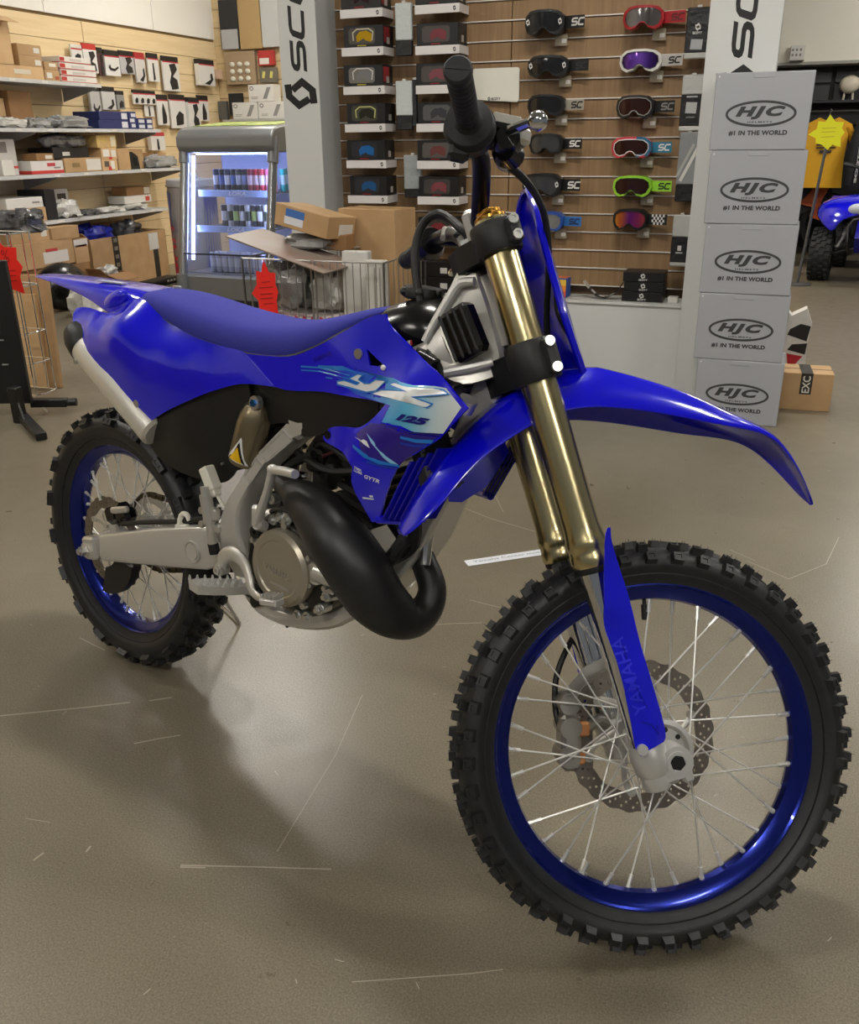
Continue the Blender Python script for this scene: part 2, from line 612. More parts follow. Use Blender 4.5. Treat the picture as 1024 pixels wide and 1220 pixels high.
def knob_mat(th, r, y, tilt):
    # local z -> outward (tilted to the side), x -> rolling direction
    return Matrix.Rotation(th, 4, 'Y') @ Matrix.Translation((0, y, r)) @ Matrix.Rotation(tilt, 4, 'X')

def rad(a):
    return Vector((math.sin(a), 0, math.cos(a)))

def make_wheel(pre, M, rim_r, rim_w, tr, tw, cr, hub_r, nspoke=36):
    # tyre carcass
    p = []
    for sg in (-1, 1):
        q = [(rim_r - 0.006, 0.60 * tw), (rim_r + 0.004, 0.62 * tw), (rim_r + 0.02, 0.90 * tw), (rim_r + 0.5 * (cr - rim_r), tw),
             (cr - 0.016, 0.93 * tw), (cr - 0.006, 0.70 * tw), (cr - 0.001, 0.36 * tw)]
        q = [(r, sg * y) for r, y in q]
        p += q if sg < 0 else [(cr, 0)] + q[::-1]
    mb = MB().lathe(p, ax=(0, 1, 0), n=96)
    tyre = mb.build(pre + '_tire', RUBBER, bike, M, 40)
    # bead line moulded on the sidewall
    for sg in (-1, 1):
        b = MB()
        rr, yy = rim_r + 0.013, sg * 0.80 * tw
        b.lathe([(rr - 0.001, yy - sg * 0.003), (rr, yy + sg * 0.0012), (rr + 0.0015, yy + sg * 0.001), (rr + 0.003, yy - sg * 0.003)], ax=(0, 1, 0), n=96)
        b.build('sidewall_bead', RUBBER, tyre)
    # rim
    f = rim_r; e = rim_w
    prof = [(f, -e), (f, -e + 0.003), (f - 0.012, -e + 0.006), (f - 0.018, -e * 0.35), (f - 0.018, e * 0.35), (f - 0.012, e - 0.006), (f, e - 0.003), (f, e),
            (f - 0.006, e + 0.0005), (f - 0.009, e - 0.003), (f - 0.0105, e - 0.0035), (f - 0.016, e - 0.005), (f - 0.030, e * 0.45), (f - 0.033, 0), (f - 0.030, -e * 0.45), (f - 0.016, -e + 0.005), (f - 0.0105, -e + 0.0035), (f - 0.009, -e + 0.003), (f - 0.006, -e - 0.0005)]
    rim = MB().lathe(prof, ax=(0, 1, 0), n=96, closed=True).build(pre + '_rim', RIMB, bike, M, 30)
    return tyre, rim

def spokes(hub, rim_r, flange_r, fl_y, n=36):
    kinds = {}
    for side in (-1, 1):
        for dr in (-1, 1):
            b = MB()
            h = rad(dr * R(72)) * flange_r + YV * side * (fl_y + 0.002 * dr)
            r = rad(0) * (rim_r - 0.032) + YV * side * 0.004
            d = (r - h).normalized()
            b.m(SPOKEM)
            b.cyl(h - d * 0.004, r - d * 0.012, 0.0016, n=6)
            b.cyl(r - d * 0.022, r + d * 0.004, 0.0036, 0.0036, n=6)
            b.cyl(r - d * 0.004, r + d * 0.004, 0.0045, 0.0045, n=6)
            kinds[(side, dr)] = b.mesh('spoke', STEEL)
    for i in range(n):
        side = -1 if i % 2 else 1
        dr = -1 if (i // 2) % 2 else 1
        link('spoke', kinds[(side, dr)], hub, Matrix.Rotation(2 * math.pi * i / n, 4, 'Y'))

MF = ST @ Matrix.Translation(FA)
MR = Matrix.Translation(RA)
ftyre, frim = make_wheel('front', MF, 0.279, 0.0245, 0.346, 0.041, 0.3355, 0.03)
rtyre, rrim = make_wheel('rear', MR, 0.253, 0.031, 0.338, 0.053, 0.324, 0.03)

kc = knob_mesh(0.016, 0.021, 0.0115, 'tread_block')
km = knob_mesh(0.018, 0.016, 0.0125, 'tread_block')
ks = knob_mesh(0.021, 0.019, 0.0105, 'tread_block')
NP = 44
for i in range(NP):
    a = 2 * math.pi * i / NP
    link('tread_block', kc, ftyre, knob_mat(a, 0.335, 0.004 if i % 2 else -0.004, 0))
    for sg in (-1, 1):
        link('tread_block', km, ftyre, knob_mat(a + (0.5 if i % 2 else 0.36) * 2 * math.pi / NP, 0.332, sg * 0.0235, -sg * R(20)))
        link('tread_block', ks, ftyre, knob_mat(a + 0.08, 0.3185, sg * 0.0378, -sg * R(60)))
kc2 = knob_mesh(0.020, 0.030, 0.0145, 'tread_block')
km2 = knob_mesh(0.021, 0.020, 0.0145, 'tread_block')
ks2 = knob_mesh(0.024, 0.019, 0.013, 'tread_block')
NQ = 36
rest = MB()
def kput(me, M, own):
    if own:
        link('tread_block', me, rtyre, M)
    else:
        rest.add([tuple(v.co) for v in me.vertices], [tuple(p.vertices) for p in me.polygons], M)
for i in range(NQ):
    a = 2 * math.pi * i / NQ
    kput(kc2, knob_mat(a, 0.323, 0, 0), False)
    for sg in (-1, 1):
        kput(km2, knob_mat(a + 0.5 * 2 * math.pi / NQ, 0.320, sg * 0.030, -sg * R(20)), sg < 0)
        kput(ks2, knob_mat(a + 0.12 * (i % 2), 0.307, sg * 0.047, -sg * R(58)), sg < 0)
tag(rest.build('inner_tread_blocks', RUBBER, rtyre, None, 30), kind='stuff')

# hubs
hb = MB()
hb.lathe([(0.012, -0.052), (0.040, -0.050), (0.046, -0.056), (0.053, -0.055), (0.054, -0.044), (0.044, -0.038), (0.022, -0.02), (0.020, 0.02), (0.034, 0.034), (0.036, 0.046), (0.012, 0.048)], ax=(0, 1, 0), n=40, closed=True)
fhub = hb.build('front_hub', ALU, bike, MF)
for k in range(9):                                     # flange pockets
    b = MB()
    a = 2 * math.pi * k / 9
    b.cyl(rad(a) * 0.036 - YV * 0.0518, rad(a) * 0.036 - YV * 0.049, 0.0045, n=8)
    b.build('spoke_pocket', DARKM, fhub)
spokes(fhub, 0.279, 0.047, 0.046)
hb = MB()
hb.lathe([(0.012, -0.058), (0.050, -0.056), (0.052, -0.046), (0.044, -0.040), (0.030, -0.02), (0.030, 0.02), (0.044, 0.040), (0.056, 0.050), (0.05, 0.06), (0.012, 0.062)], ax=(0, 1, 0), n=40, closed=True)
rhub = hb.build('rear_hub', ALU, bike, MR)
spokes(rhub, 0.253, 0.048, 0.044)
b = MB()
b.cyl((0.06, 0, -0.249), (0.06, 0.0, -0.215), 0.004, n=8)
b.cyl((0.06, 0, -0.238), (0.06, 0, -0.212), 0.0055, n=8)
M90 = Matrix.Rotation(R(180 + 14), 4, 'Y')
valve = MB().cyl((0, 0, 0.249), (0, 0, 0.222), 0.0035, n=8).cyl((0, 0, 0.238), (0, 0, 0.212), 0.0058, n=10)
valve.build('valve_stem', BLACKP, frim, Matrix.Rotation(R(-12), 4, 'Y'))
MB().cyl((0, 0, 0.25), (0, 0, 0.226), 0.0045, n=8).cyl((0, 0, 0.247), (0, 0, 0.243), 0.009, n=6).build('rim_lock_nut', STEEL, frim, Matrix.Rotation(R(200), 4, 'Y'))
for tt in (-0.35, 2.2):
    MB().cyl((0, -0.002, 0.25), (0, -0.002, 0.226), 0.004, n=8).build('rim_lock_nut', STEEL, rrim, Matrix.Rotation(tt, 4, 'Y'))

# brake discs (wave rotor with drilled holes)
def disc(name, M, r1, r0, y, holes_n, spk, parent_y_th=0.0035):
    out = [(math.sin(t) * (r1 + 0.0018 * math.cos(24 * t)), math.cos(t) * (r1 + 0.0018 * math.cos(24 * t))) for t in [2 * math.pi * k / 144 for k in range(144)]]
    inn = [(math.sin(t) * (r0 + 0.0015 * math.cos(12 * t)), math.cos(t) * (r0 + 0.0015 * math.cos(12 * t))) for t in [2 * math.pi * k / 96 for k in range(96)]]
    hs = [inn]
    for k in range(holes_n):
        for j, rr in enumerate((r0 + 0.009, (r0 + r1) / 2, r1 - 0.008)):
            t = 2 * math.pi * (k + 0.33 * j) / holes_n
            c = (math.sin(t) * rr, math.cos(t) * rr)
            hs.append([(c[0] + 0.0027 * math.cos(q), c[1] + 0.0027 * math.sin(q)) for q in [2 * math.pi * m / 6 for m in range(6)]])
    tris, pts = tri_fill(out, hs)
    n = len(pts)
    h = parent_y_th / 2
    vs = [(p[0], y - h, p[1]) for p in pts] + [(p[0], y + h, p[1]) for p in pts]
    fs = list(tris) + [tuple(n + i for i in t[::-1]) for t in tris]
    ed = {}
    for t in tris:
        for i in range(3):
            e = (t[i], t[(i + 1) % 3])
            if (e[1], e[0]) in ed: del ed[(e[1], e[0])]
            else: ed[e] = 1
    fs += [(a, n + a, n + b2, b2) for a, b2 in ed]
    d = MB().add(vs, fs).build(name, DISCM, bike, M, 30)
    for k in range(spk):
        t = 2 * math.pi * k / spk
        c = rad(t); s2 = rad(t + 0.55)
        b = MB()
        b.tube([c * (r0 + 0.004) + YV * y, (c * 0.6 + s2 * 0.4) * (r0 * 0.8) + YV * y, s2 * 0.045 + YV * y], [0.007, 0.005, 0.007], n=8, flat=0.3, up=(0, 1, 0))
        b.lathe([(0.0035, -0.003), (0.008, -0.003), (0.008, 0.003), (0.0035, 0.003)], c * (r0 - 0.002) + YV * y, (0, 1, 0), n=14, closed=True)
        b.build('rotor_carrier_arm', ALUB, d)
    return d
disc('front_brake_disc', MF, 0.134, 0.102, 0.056, 36, 6)
disc('rear_brake_disc', MR, 0.121, 0.092, -0.062, 30, 6)

# ---------------------------------------------------------------- fork (steered)
LD = -0.036
def leg_lathe(b, y, prof, n=28):
    b.lathe([(r, h) for r, h in prof], F(0, LD, y), AX, n)
for y in (-0.1, 0.1):
    b = MB(); leg_lathe(b, y, [(0.0, 0.03), (0.0245, 0.03), (0.0245, 0.40), (0, 0.40)])
    b.build('fork_inner_tube', CHROME, bike, ST)
    b = MB(); leg_lathe(b, y, [(0.0245, 0.335), (0.031, 0.335), (0.0325, 0.339), (0.0325, 0.352), (0.0312, 0.356), (0.0312, 0.364), (0.0328, 0.368), (0.0328, 0.376), (0.031, 0.382),
                               (0.0295, 0.40), (0.029, 0.44), (0.0295, 0.60), (0.0297, 0.70), (0.0285, 0.72), (0.0285, 0.895), (0.0265, 0.90), (0, 0.90)], 40)
    ot = b.build('fork_outer_tube', GOLD, bike, ST, 25)
    b = MB(); leg_lathe(b, y, [(0.0246, 0.325), (0.0295, 0.325), (0.0305, 0.329), (0.0305, 0.335), (0.0246, 0.336)])
    b.build('dust_seal', BLACKP, ot)
    b = MB(); leg_lathe(b, y, [(0.0, 0.90), (0.0255, 0.90), (0.0255, 0.905), (0.021, 0.909), (0.021, 0.913), (0.0, 0.913)], 24)
    b.cyl(F(0.913, LD, y), F(0.918, LD, y), 0.011, n=6)
    b.build('fork_cap', mat('cap_gold', (190, 140, 60), 0.25, 1.0), ot)
    # axle clamp casting
    b = MB()
    leg_lathe(b, y, [(0, -0.036), (0.021, -0.035), (0.0235, -0.031), (0.0235, -0.012), (0.0285, -0.005), (0.0295, 0.03), (0.027, 0.038), (0, 0.038)])
    b.cyl(F(-0.0, 0, y - 0.021), F(0, 0, y + 0.021), 0.026, n=24)
    b.box(F(-0.008, -0.018, y), (0.04, 0.04, 0.05), Matrix.Rotation(-CA, 3, 'Y'), 0.008)
    b.box(F(-0.024, 0.012, y), (0.018, 0.036, 0.028), Matrix.Rotation(-CA, 3, 'Y'), 0.004)
    ft = b.build('fork_foot', ALU, bike, ST)
    s = -1 if y < 0 else 1
    b = MB().cyl(F(0, 0, y + s * 0.0205), F(0, 0, y + s * 0.0225), 0.0125, n=6)
    b.build('axle_hex', mat('hole_black', (5, 5, 5), 0.8), ft)
    b = MB().lathe([(0.0125, 0), (0.018, 0), (0.018, 0.0025), (0.0125, 0.0025)], F(0, 0, y + s * 0.0205), (0, s, 0), 28, closed=True)
    b.build('axle_nut', ALU, ft)
MB().cyl(F(0, 0, -0.1), F(0, 0, 0.1), 0.0095, n=16).build('front_axle', STEEL, bike, ST)

# fork guards
GD = [(1.268, -.15, .693), (1.262, -.15, .682), (1.274, -.145, .602), (1.285, -.14, .544), (1.314, -.141, .49), (1.349, -.14, .406), (1.363, -.14, .366), (1.375, -.14, .352), (1.386, -.14, .363), (1.415, -.122, .376), (1.416, -.12, .39), (1.391, -.124, .443), (1.357, -.128, .509), (1.316, -.134, .597), (1.277, -.145, .667)]
GI = [(1.345, -.1405, .47), (1.297, -.1465, .58), (1.378, -.138, .41)]
for sg in (1, -1):
    b = MB()
    gf = panel(b, GD, GI, th=0.003, step=0.02, sgn=sg)
    g = b.build('fork_guard', BLUE, bike, ST)
    b = MB().cyl((1.3745, sg * -0.1455, 0.363), (1.3745, sg * -0.139, 0.363), 0.0085, n=16)
    b.cyl((1.3745, sg * -0.1462, 0.363), (1.3745, sg * -0.145, 0.363), 0.004, n=6)
    b.build('guard_bolt', ALU, g)
    if sg == 1:
        d0 = Vector((1.382, 0, 0.425)); d1 = Vector((1.325, 0, 0.535))
        e = (d1 - d0); nn = Vector((-e.z, 0, e.x)).normalized()
        b = MB()
        def gfn(u, v):
            p = d0 + e * u + nn * (0.008 + 0.022 * v)
            return (p.x, gf(p.x, p.z) - 0.0009, p.z)
        put_text(b, 'YAMAHA', gfn, 0.01, 0.1)
        b.build('guard_lettering', mat('blue_emboss', (30, 36, 222), 0.45), g)
        b = MB()
        stroke(b, [(1.318, .52), (1.352, .455), (1.40, .395)], 0.0016, lambda a, c: (a, gf(a, c) - 0.0008, c))
        stroke(b, [(1.366, .405), (1.385, .402), (1.402, .388)], 0.0016, lambda a, c: (a, gf(a, c) - 0.0008, c))
        b.build('guard_crease', BLUED, g)

# triple clamps
def clamp(name, L0, L1, r, mid, reach):
    b = MB()
    for y in (-0.1, 0.1):
        b.lathe([(0.0288, L0), (r, L0), (r + 0.002, L0 + 0.004), (r + 0.002, L1 - 0.004), (r, L1), (0.0288, L1)], F(0, LD, y), AX, 36, closed=True)
        s = 1 if y > 0 else -1
        b.box(F((L0 + L1) / 2, LD + 0.022, y + s * (r - 0.004)), (0.024, 0.022, L1 - L0 - 0.004), Matrix.Rotation(-CA, 3, 'Y'), 0.006)
    prof = [(-0.02, -0.08), (0.03, -0.08), (mid, -0.035), (mid, 0.035), (0.03, 0.08), (-0.02, 0.08), (-reach, 0.045), (-reach - 0.012, 0), (-reach, -0.045)]
    b.prism(prof, lambda a, c, h: F(h, LD + a, c), L0 + 0.004, L1 - 0.006)
    o = b.build(name, BLACKP, bike, ST)
    for y in (-1, 1):
        for L in (L0 + 0.012, L1 - 0.012):
            q = F(L, LD + 0.022, y * 0.1)
            s = YV * y * (r + 0.0065)
            bb = MB().cyl(q + s, q + s + YV * y * 0.006, 0.0078, n=16)
            bb.lathe([(0.0045, 0), (0.0078, 0), (0.0078, 0.003), (0.0045, 0.003)], q + s + YV * y * 0.006, (0, y, 0), 16, closed=True)
            bb.build('clamp_bolt', STEEL, o)
    return o
tc = clamp('upper_triple_clamp', 0.845, 0.893, 0.036, 0.004, 0.05)
lc = clamp('lower_triple_clamp', 0.635, 0.70, 0.0375, 0.02, 0.05)
MB().cyl(F(0.893, -0.058), F(0.905, -0.058), 0.017, n=6).cyl(F(0.888, -0.058), F(0.895, -0.058), 0.022, n=20).build('stem_nut', STEEL, tc)

# handlebar
BAR = [(0.911, -0.405, 1.203), (0.945, -0.27, 1.204), (0.962, -0.215, 1.2035), (0.982, -0.16, 1.196), (1.0, -0.07, 1.157), (1.003, -0.045, 1.152)]
full = BAR + [(x, -y, z) for x, y, z in BAR[::-1]]
hbm = MB().tube(full, [0.0112, 0.0112, 0.0125, 0.0145, 0.0145, 0.0145] + [0.0145, 0.0145, 0.0145, 0.0125, 0.0112, 0.0112], n=16, sub=4)
hbar = hbm.build('handlebar', BARM, bike, ST)
for sg in (-1, 1):
    b = MB()
    b.box((1.003, sg * 0.04, 1.152), (0.046, 0.024, 0.05), Matrix.Rotation(-CA, 3, 'Y'), 0.008)
    b.cyl(F(0.885, -0.05, sg * 0.04), (1.003, sg * 0.04, 1.14), 0.016, 0.018, n=14)
    m = b.build('bar_clamp', ALU, hbar)
g0, g1 = Vector((0.911, -0.405, 1.203)), Vector((0.945, -0.27, 1.204))
def grip(sg, parent):
    a, c = g0.copy(), g1.copy()
    a.y *= -sg if sg > 0 else 1; c.y *= -sg if sg > 0 else 1
    a.y = -abs(a.y) if sg < 0 else abs(a.y); c.y = -abs(c.y) if sg < 0 else abs(c.y)
    d = (a - c).normalized()
    L = (a - c).length
    b = MB()
    prof = [(0.0118, -0.004), (0.032, -0.004), (0.034, 0.0), (0.033, 0.003), (0.020, 0.007), (0.0172, 0.012)]
    k = 0.012
    while k < L - 0.012:
        prof += [(0.0172, k), (0.0158, k + 0.002), (0.0158, k + 0.005), (0.0172, k + 0.007)]
        k += 0.0105
    prof += [(0.0185, L - 0.004), (0.0185, L), (0.016, L + 0.003), (0.0, L + 0.003)]
    b.lathe(prof, c, d, 28)
    o = b.build('grip', GRIPM, parent)
    x, y, z = frame_from(d)
    MB().box(a + d * 0.0035, (0.03, 0.0025, 0.0015), Matrix((x, y, z)).transposed(), 0).build('grip_end_ridge', BLACKP, o)
    return o, c, d
_, gc, gd = grip(-1, hbar)
_, gc2, gd2 = grip(1, hbar)
b = MB()                                                # throttle housing behind the grip flange
b.cyl(gc - gd * 0.002, gc - gd * 0.012, 0.031, 0.036, n=28)
b.cyl(gc - gd * 0.012, gc - gd * 0.034, 0.037, 0.034, n=28)
b.box(gc - gd * 0.024 + Vector((-0.012, 0, -0.03)), (0.03, 0.024, 0.03), None, 0.006)
th = b.build('throttle_housing', BLACKP, hbar)
MB().box(gc - gd * 0.04 + Vector((0, 0, -0.004)), (0.036, 0.014, 0.044), None, 0.006).build('throttle_collar', ALUB, hbar)
# brake master cylinder, lever, reservoir
b = MB()
b.tube([(0.972, -0.228, 1.206), (1.0, -0.225, 1.209)], 0.014, n=14)
b.tube([(1.004, -0.25, 1.206), (1.007, -0.235, 1.205), (1.009, -0.222, 1.204), (1.011, -0.208, 1.203), (1.012, -0.19, 1.202)], [0.017, .022, 0.019, .0225, 0.017], n=18)
b.tube([(1.004, -0.24, 1.19), (1.02, -0.215, 1.195)], [.014, .018], n=14)
b.box((1.002, -0.215, 1.225), (0.042, 0.05, 0.018), None, 0.005)
mc = b.build('brake_master_cylinder', BLACKG, hbar)
MB().box((1.0, -0.212, 1.239), (0.04, 0.044, 0.009), Matrix.Rotation(R(8), 3, 'X'), 0.003).box((1.0, -0.237, 1.236), (.04, .004, .014), None, .001).build('reservoir_cap', ALUB, mc)
MB().box((1.022, -0.237, 1.214), (0.026, 0.03, 0.026), Matrix.Rotation(R(25), 3, 'Z'), 0.006).build('lever_perch', ALUB, mc)
lv = MB().tube([(1.005, -0.245, 1.216), (1.014, -0.28, 1.209), (1.024, -0.315, 1.202), (1.028, -0.33, 1.197)], [0.0085, 0.0075, 0.007, 0.0075], n=10, sub=3)
lv.sph((1.029, -0.336, 1.195), 0.0135, 14, 10)
lv.build('brake_lever', CHROME, mc)
MB().tube([(1.004, -0.19, 1.205), (1.012, -0.183, 1.196), (1.022, -0.19, 1.19)], [0.012, 0.011, 0.009], n=12, sub=2).build('banjo_fitting', ALUB, mc)
# brake hose running down the right fork to the left caliper
MB().tube([(0.985, 0.0, 1.09), (0.995, 0.0, 1.137), (0.979, 0.0, 1.152), (0.961, 0.03, 1.175), (0.938, 0.04, 1.183), (0.918, 0.06, 1.165), (0.913, 0.06, 1.117), (0.926, 0.06, 1.061), (0.95, 0.05, 1.0)], 0.0075, n=10, sub=5).build('throttle_cable', BLACKP, bike, ST)
hs = MB().tube([(1.022, -0.192, 1.19), (1.055, -0.165, 1.182), (1.086, -0.125, 1.17), (1.107, -0.09, 1.15), (1.128, -0.05, 1.105), (1.150, 0.0, 1.02), (1.19, 0.05, 0.90), (1.20, 0.125, 0.75)], [0.007, 0.006, 0.0055, 0.0055, 0.0055, 0.0055, 0.005, 0.005], n=10, sub=6)
hs.build('brake_hose', BLACKP, bike, ST)
# clutch side: lever, perch, cable, kill switch
b = MB()
b.cyl(gc2 - gd2 * 0.002, gc2 - gd2 * 0.02, 0.033, 0.026, n=24)
b.tube([(0.965, 0.225, 1.204), (0.999, 0.222, 1.206)], 0.015, n=14)
b.box((1.0, 0.21, 1.208), (0.03, 0.06, 0.028), None, 0.007)
cp = b.build('clutch_perch', BLACKG, hbar)
MB().tube([(1.01, 0.22, 1.212), (1.015, 0.28, 1.207), (1.012, 0.36, 1.194), (1.008, 0.39, 1.19)], [0.007, 0.006, 0.006, 0.008], n=10, sub=3).build('clutch_lever', CHROME, cp)
MB().box((0.985, 0.195, 1.214), (0.022, 0.022, 0.02), None, 0.004).build('kill_switch', mat('switch_red', (190, 30, 35), 0.4), cp)
MB().box((0.968, 0.18, 1.199), (0.016, 0.03, 0.02), None, 0.003).build('cable_adjuster', ALUB, cp)
cb = MB().tube([(0.99, 0.19, 1.205), (1.01, 0.13, 1.215), (1.0, 0.06, 1.195), (0.975, 0.02, 1.145)], 0.0045, n=8, sub=6)
cb.build('clutch_cable', BLACKP, bike, ST)

# number plate in front of the forks
b = MB()
def pl(y, s):
    return F(s, 0.062 - 2.6 * y * y, y)
prof = [(0.0, 0.958), (0.03, 0.953), (0.062, 0.925), (0.082, 0.885), (0.098, 0.80), (0.102, 0.735), (0.09, 0.67), (0.06, 0.632), (0, 0.62)]
prof = prof + [(-y, s) for y, s in prof[-2:0:-1]]
tris, pts = tri_fill(prof, (), 0.025)
n = len(pts)
vs = [pl(*p) for p in pts] + [pl(*p) + NR * 0.004 for p in pts]
fs = [t[::-1] for t in tris] + [tuple(n + i for i in t) for t in tris] + [(i, (i + 1) % len(prof), n + (i + 1) % len(prof), n + i) for i in range(len(prof))]
b.add(vs, fs)
npl = b.build('number_plate', BLUE, bike, ST)
MB().tube([pl(y, s) - NR * 0.003 for y, s in prof], 0.0045, n=6, closed=True).build('plate_rim', BLUE, npl)
MB().tube([pl(-0.03, 0.78) - NR * 0.001, pl(-0.05, 0.74) - NR * 0.012, pl(-0.03, 0.70) - NR * 0.001], 0.007, n=8, sub=4).build('hose_guide', BLACKP, npl)

# front fender (steered): stations of (x, z_top, y_crease, z_crease, y_edge, z_edge)
FS = [(1.03, .805, .05, .792, .088, .758, 1.052), (1.075, .872, .052, .860, .092, .800, 1.095), (1.13, .925, .054, .912, .098, .845, 1.145), (1.18, .950, .056, .940, .100, .866, 1.182), (1.235, .962, .056, .952, .095, .882, 1.236),
      (1.31, .958, .056, .948, .090, .889, 1.31), (1.40, .947, .056, .936, .086, .890, 1.40), (1.455, .932, .056, .920, .080, .890, 1.455), (1.50, .922, .054, .911, .070, .893, 1.50),
      (1.545, .912, .046, .902, .058, .890, 1.545), (1.58, .893, .038, .884, .048, .872, 1.58), (1.62, .852, .026, .846, .034, .838, 1.62), (1.652, .812, .012, .808, .016, .803, 1.652), (1.664, .797, .003, .796, .004, .795, 1.664)]
FS = [(.955, .640, .03, .634, .05, .624, .963), (.972, .690, .045, .678, .078, .655, .99), (.997, .75, .048, .738, .084, .70, 1.022)] + FS
b = MB()
outer, inner = [], []
for x, zt, yc, zc, ye, ze, xe in FS:
    half = [(xe, -ye, ze), (0.65 * xe + 0.35 * x, -(0.6 * ye + 0.4 * yc) - 0.004, 0.45 * ze + 0.55 * zc), (x, -yc, zc), (x, -yc * 0.55, zt - 0.003), (x, 0, zt)]
    r = half + [(p[0], -p[1], p[2]) for p in half[-2::-1]]
    outer.append(r)
b.loft(outer, False, False)
fen = b.build('front_fender', BLUE, bike, ST, 30)
FLP = [(1.044, .70), (1.067, .703), (1.085, .719), (1.105, .736), (1.136, .803), (1.11, .85), (1.06, .80), (1.03, .74)]
MB().prism(FLP, lambda a, c, h: (a, h, c), .083, .087).build('fender_flap', BLUE, fen)
so = fen.modifiers.new('s', 'SOLIDIFY'); so.thickness = 0.0032; so.offset = -1
sb = fen.modifiers.new('sub', 'SUBSURF'); sb.levels = 2; sb.render_levels = 2
cr = fen.data
# sharpen the crease lines along the fender
ca = cr.attributes.new('crease_edge', 'FLOAT', 'EDGE')
vx = [v.co.copy() for v in cr.vertices]
cz = set()
for st in FS:
    cz.add((round(st[0], 4), round(st[2], 4)))
vals = []
for e in cr.edges:
    p, q = vx[e.vertices[0]], vx[e.vertices[1]]
    k = 0.9 if all((round(t.x, 4), round(abs(t.y), 4)) in cz for t in (p, q)) and abs(p.x - q.x) > 0.005 else 0.0
    if abs(p.x - q.x) < .004 and abs(p.x - 1.2355) < .003 and max(abs(p.y), abs(q.y)) > .05:
        k = 0.7
    vals.append(k)
ca.data.foreach_set('value', vals)

# front caliper on the left leg and its guard
b = MB()
b.box((1.345, 0.088, 0.318), (0.05, 0.014, 0.11), Matrix.Rotation(R(-10), 3, 'Y'), 0.006)
b.cyl((1.312, 0.035, 0.345), (1.312, 0.09, 0.345), 0.019, n=18)
b.cyl((1.318, 0.035, 0.295), (1.318, 0.09, 0.295), 0.019, n=18)
b.cyl((1.304, 0.038, 0.385), (1.304, 0.09, 0.385), 0.018, n=16)
b.box((1.318, 0.062, 0.32), (0.036, 0.05, 0.10), Matrix.Rotation(R(-10), 3, 'Y'), 0.008)
b.tube([F(0.02, LD, 0.09), (1.37, 0.075, 0.36), (1.35, 0.07, 0.345)], [0.014, 0.012, 0.012], n=10, sub=2)
cal = b.build('front_caliper', mat('caliper_grey', (158, 155, 148), 0.4, 0.7), bike, ST)
for zz in (0.346, 0.297):
    MB().box((1.335, 0.045, zz), (0.024, 0.014, 0.026), Matrix.Rotation(R(-10), 3, 'Y'), 0.004).build('brake_pad', COPPER, cal)
for p in ((1.345, 0.075, 0.372), (1.352, 0.075, 0.29), (1.338, 0.075, 0.318)):
    MB().lathe([(0.003, 0), (0.008, 0), (0.008, 0.006), (0.003, 0.006)], p, (0, -1, 0), 14, closed=True).build('caliper_bolt', DARKM, cal)
MB().tube([(1.304, 0.06, 0.33), (1.289, 0.075, 0.37), (1.287, 0.09, 0.43), (1.31, 0.10, 0.50), (1.345, 0.115, 0.545), (1.33, 0.128, 0.62), (1.25, 0.13, 0.72)], 0.0055, n=8, sub=5).build('caliper_hose', BLACKP, cal)
b = MB().prism([(1.30, .40), (1.33, .45), (1.36, .47), (1.375, .44), (1.35, .41), (1.33, .38)], lambda a, c, h: (a, h, c), 0.074, 0.078)
b.build('hose_bracket', ALUB, cal)
# ---------------------------------------------------------------- bodywork
# seat: stations (x, z_top, half width of top, z_low, half width low)
SS = [(.165, .980, .045, .958, .075), (.20, .984, .062, .955, .088), (.28, .978, .074, .931, .094), (.378, .965, .082, .908, .101), (.474, .957, .086, .899, .106), (.574, .954, .086, .896, .108),
      (.673, .965, .082, .904, .108), (.745, .984, .074, .932, .104), (.805, 1.002, .062, .966, .094), (.85, 1.012, .045, .996, .07), (.875, 1.015, .025, 1.006, .04)]
b = MB()
rings = []
for x, zt, wt, zl, wl in SS:
    h = [(x, -wl * .9, zl - .018), (x, -wl - .001, zl - .002), (x, -wl - 0.002, zl + 0.35 * (zt - zl)), (x, -(wt * 0.55 + wl * 0.45), zl + 0.82 * (zt - zl)), (x, -wt * 0.72, zt - 0.002), (x, -wt * 0.35, zt + 0.002), (x, 0, zt + 0.003)]
    r = h + [(p[0], -p[1], p[2]) for p in h[-2::-1]]
    rings.append(r)
b.loft(rings, True, True)
seat = b.build('seat', SEATM, bike, None, 60)
m = seat.modifiers.new('s', 'SUBSURF'); m.levels = 2; m.render_levels = 2
MB().cyl((.205, 0.0, .985), (.205, 0, .990), 0.009, n=14).build('seat_button', STEEL, seat)
e = [(x, -wl - 0.001, zl) for x, zt, wt, zl, wl in SS[1:-1]]
for sg in (1, -1):
    MB().tube([(p[0], sg * (p[1] + .005), p[2] - 0.001) for p in e], 0.0045, n=6, sub=3).build('seat_welt', BLACKP, seat)

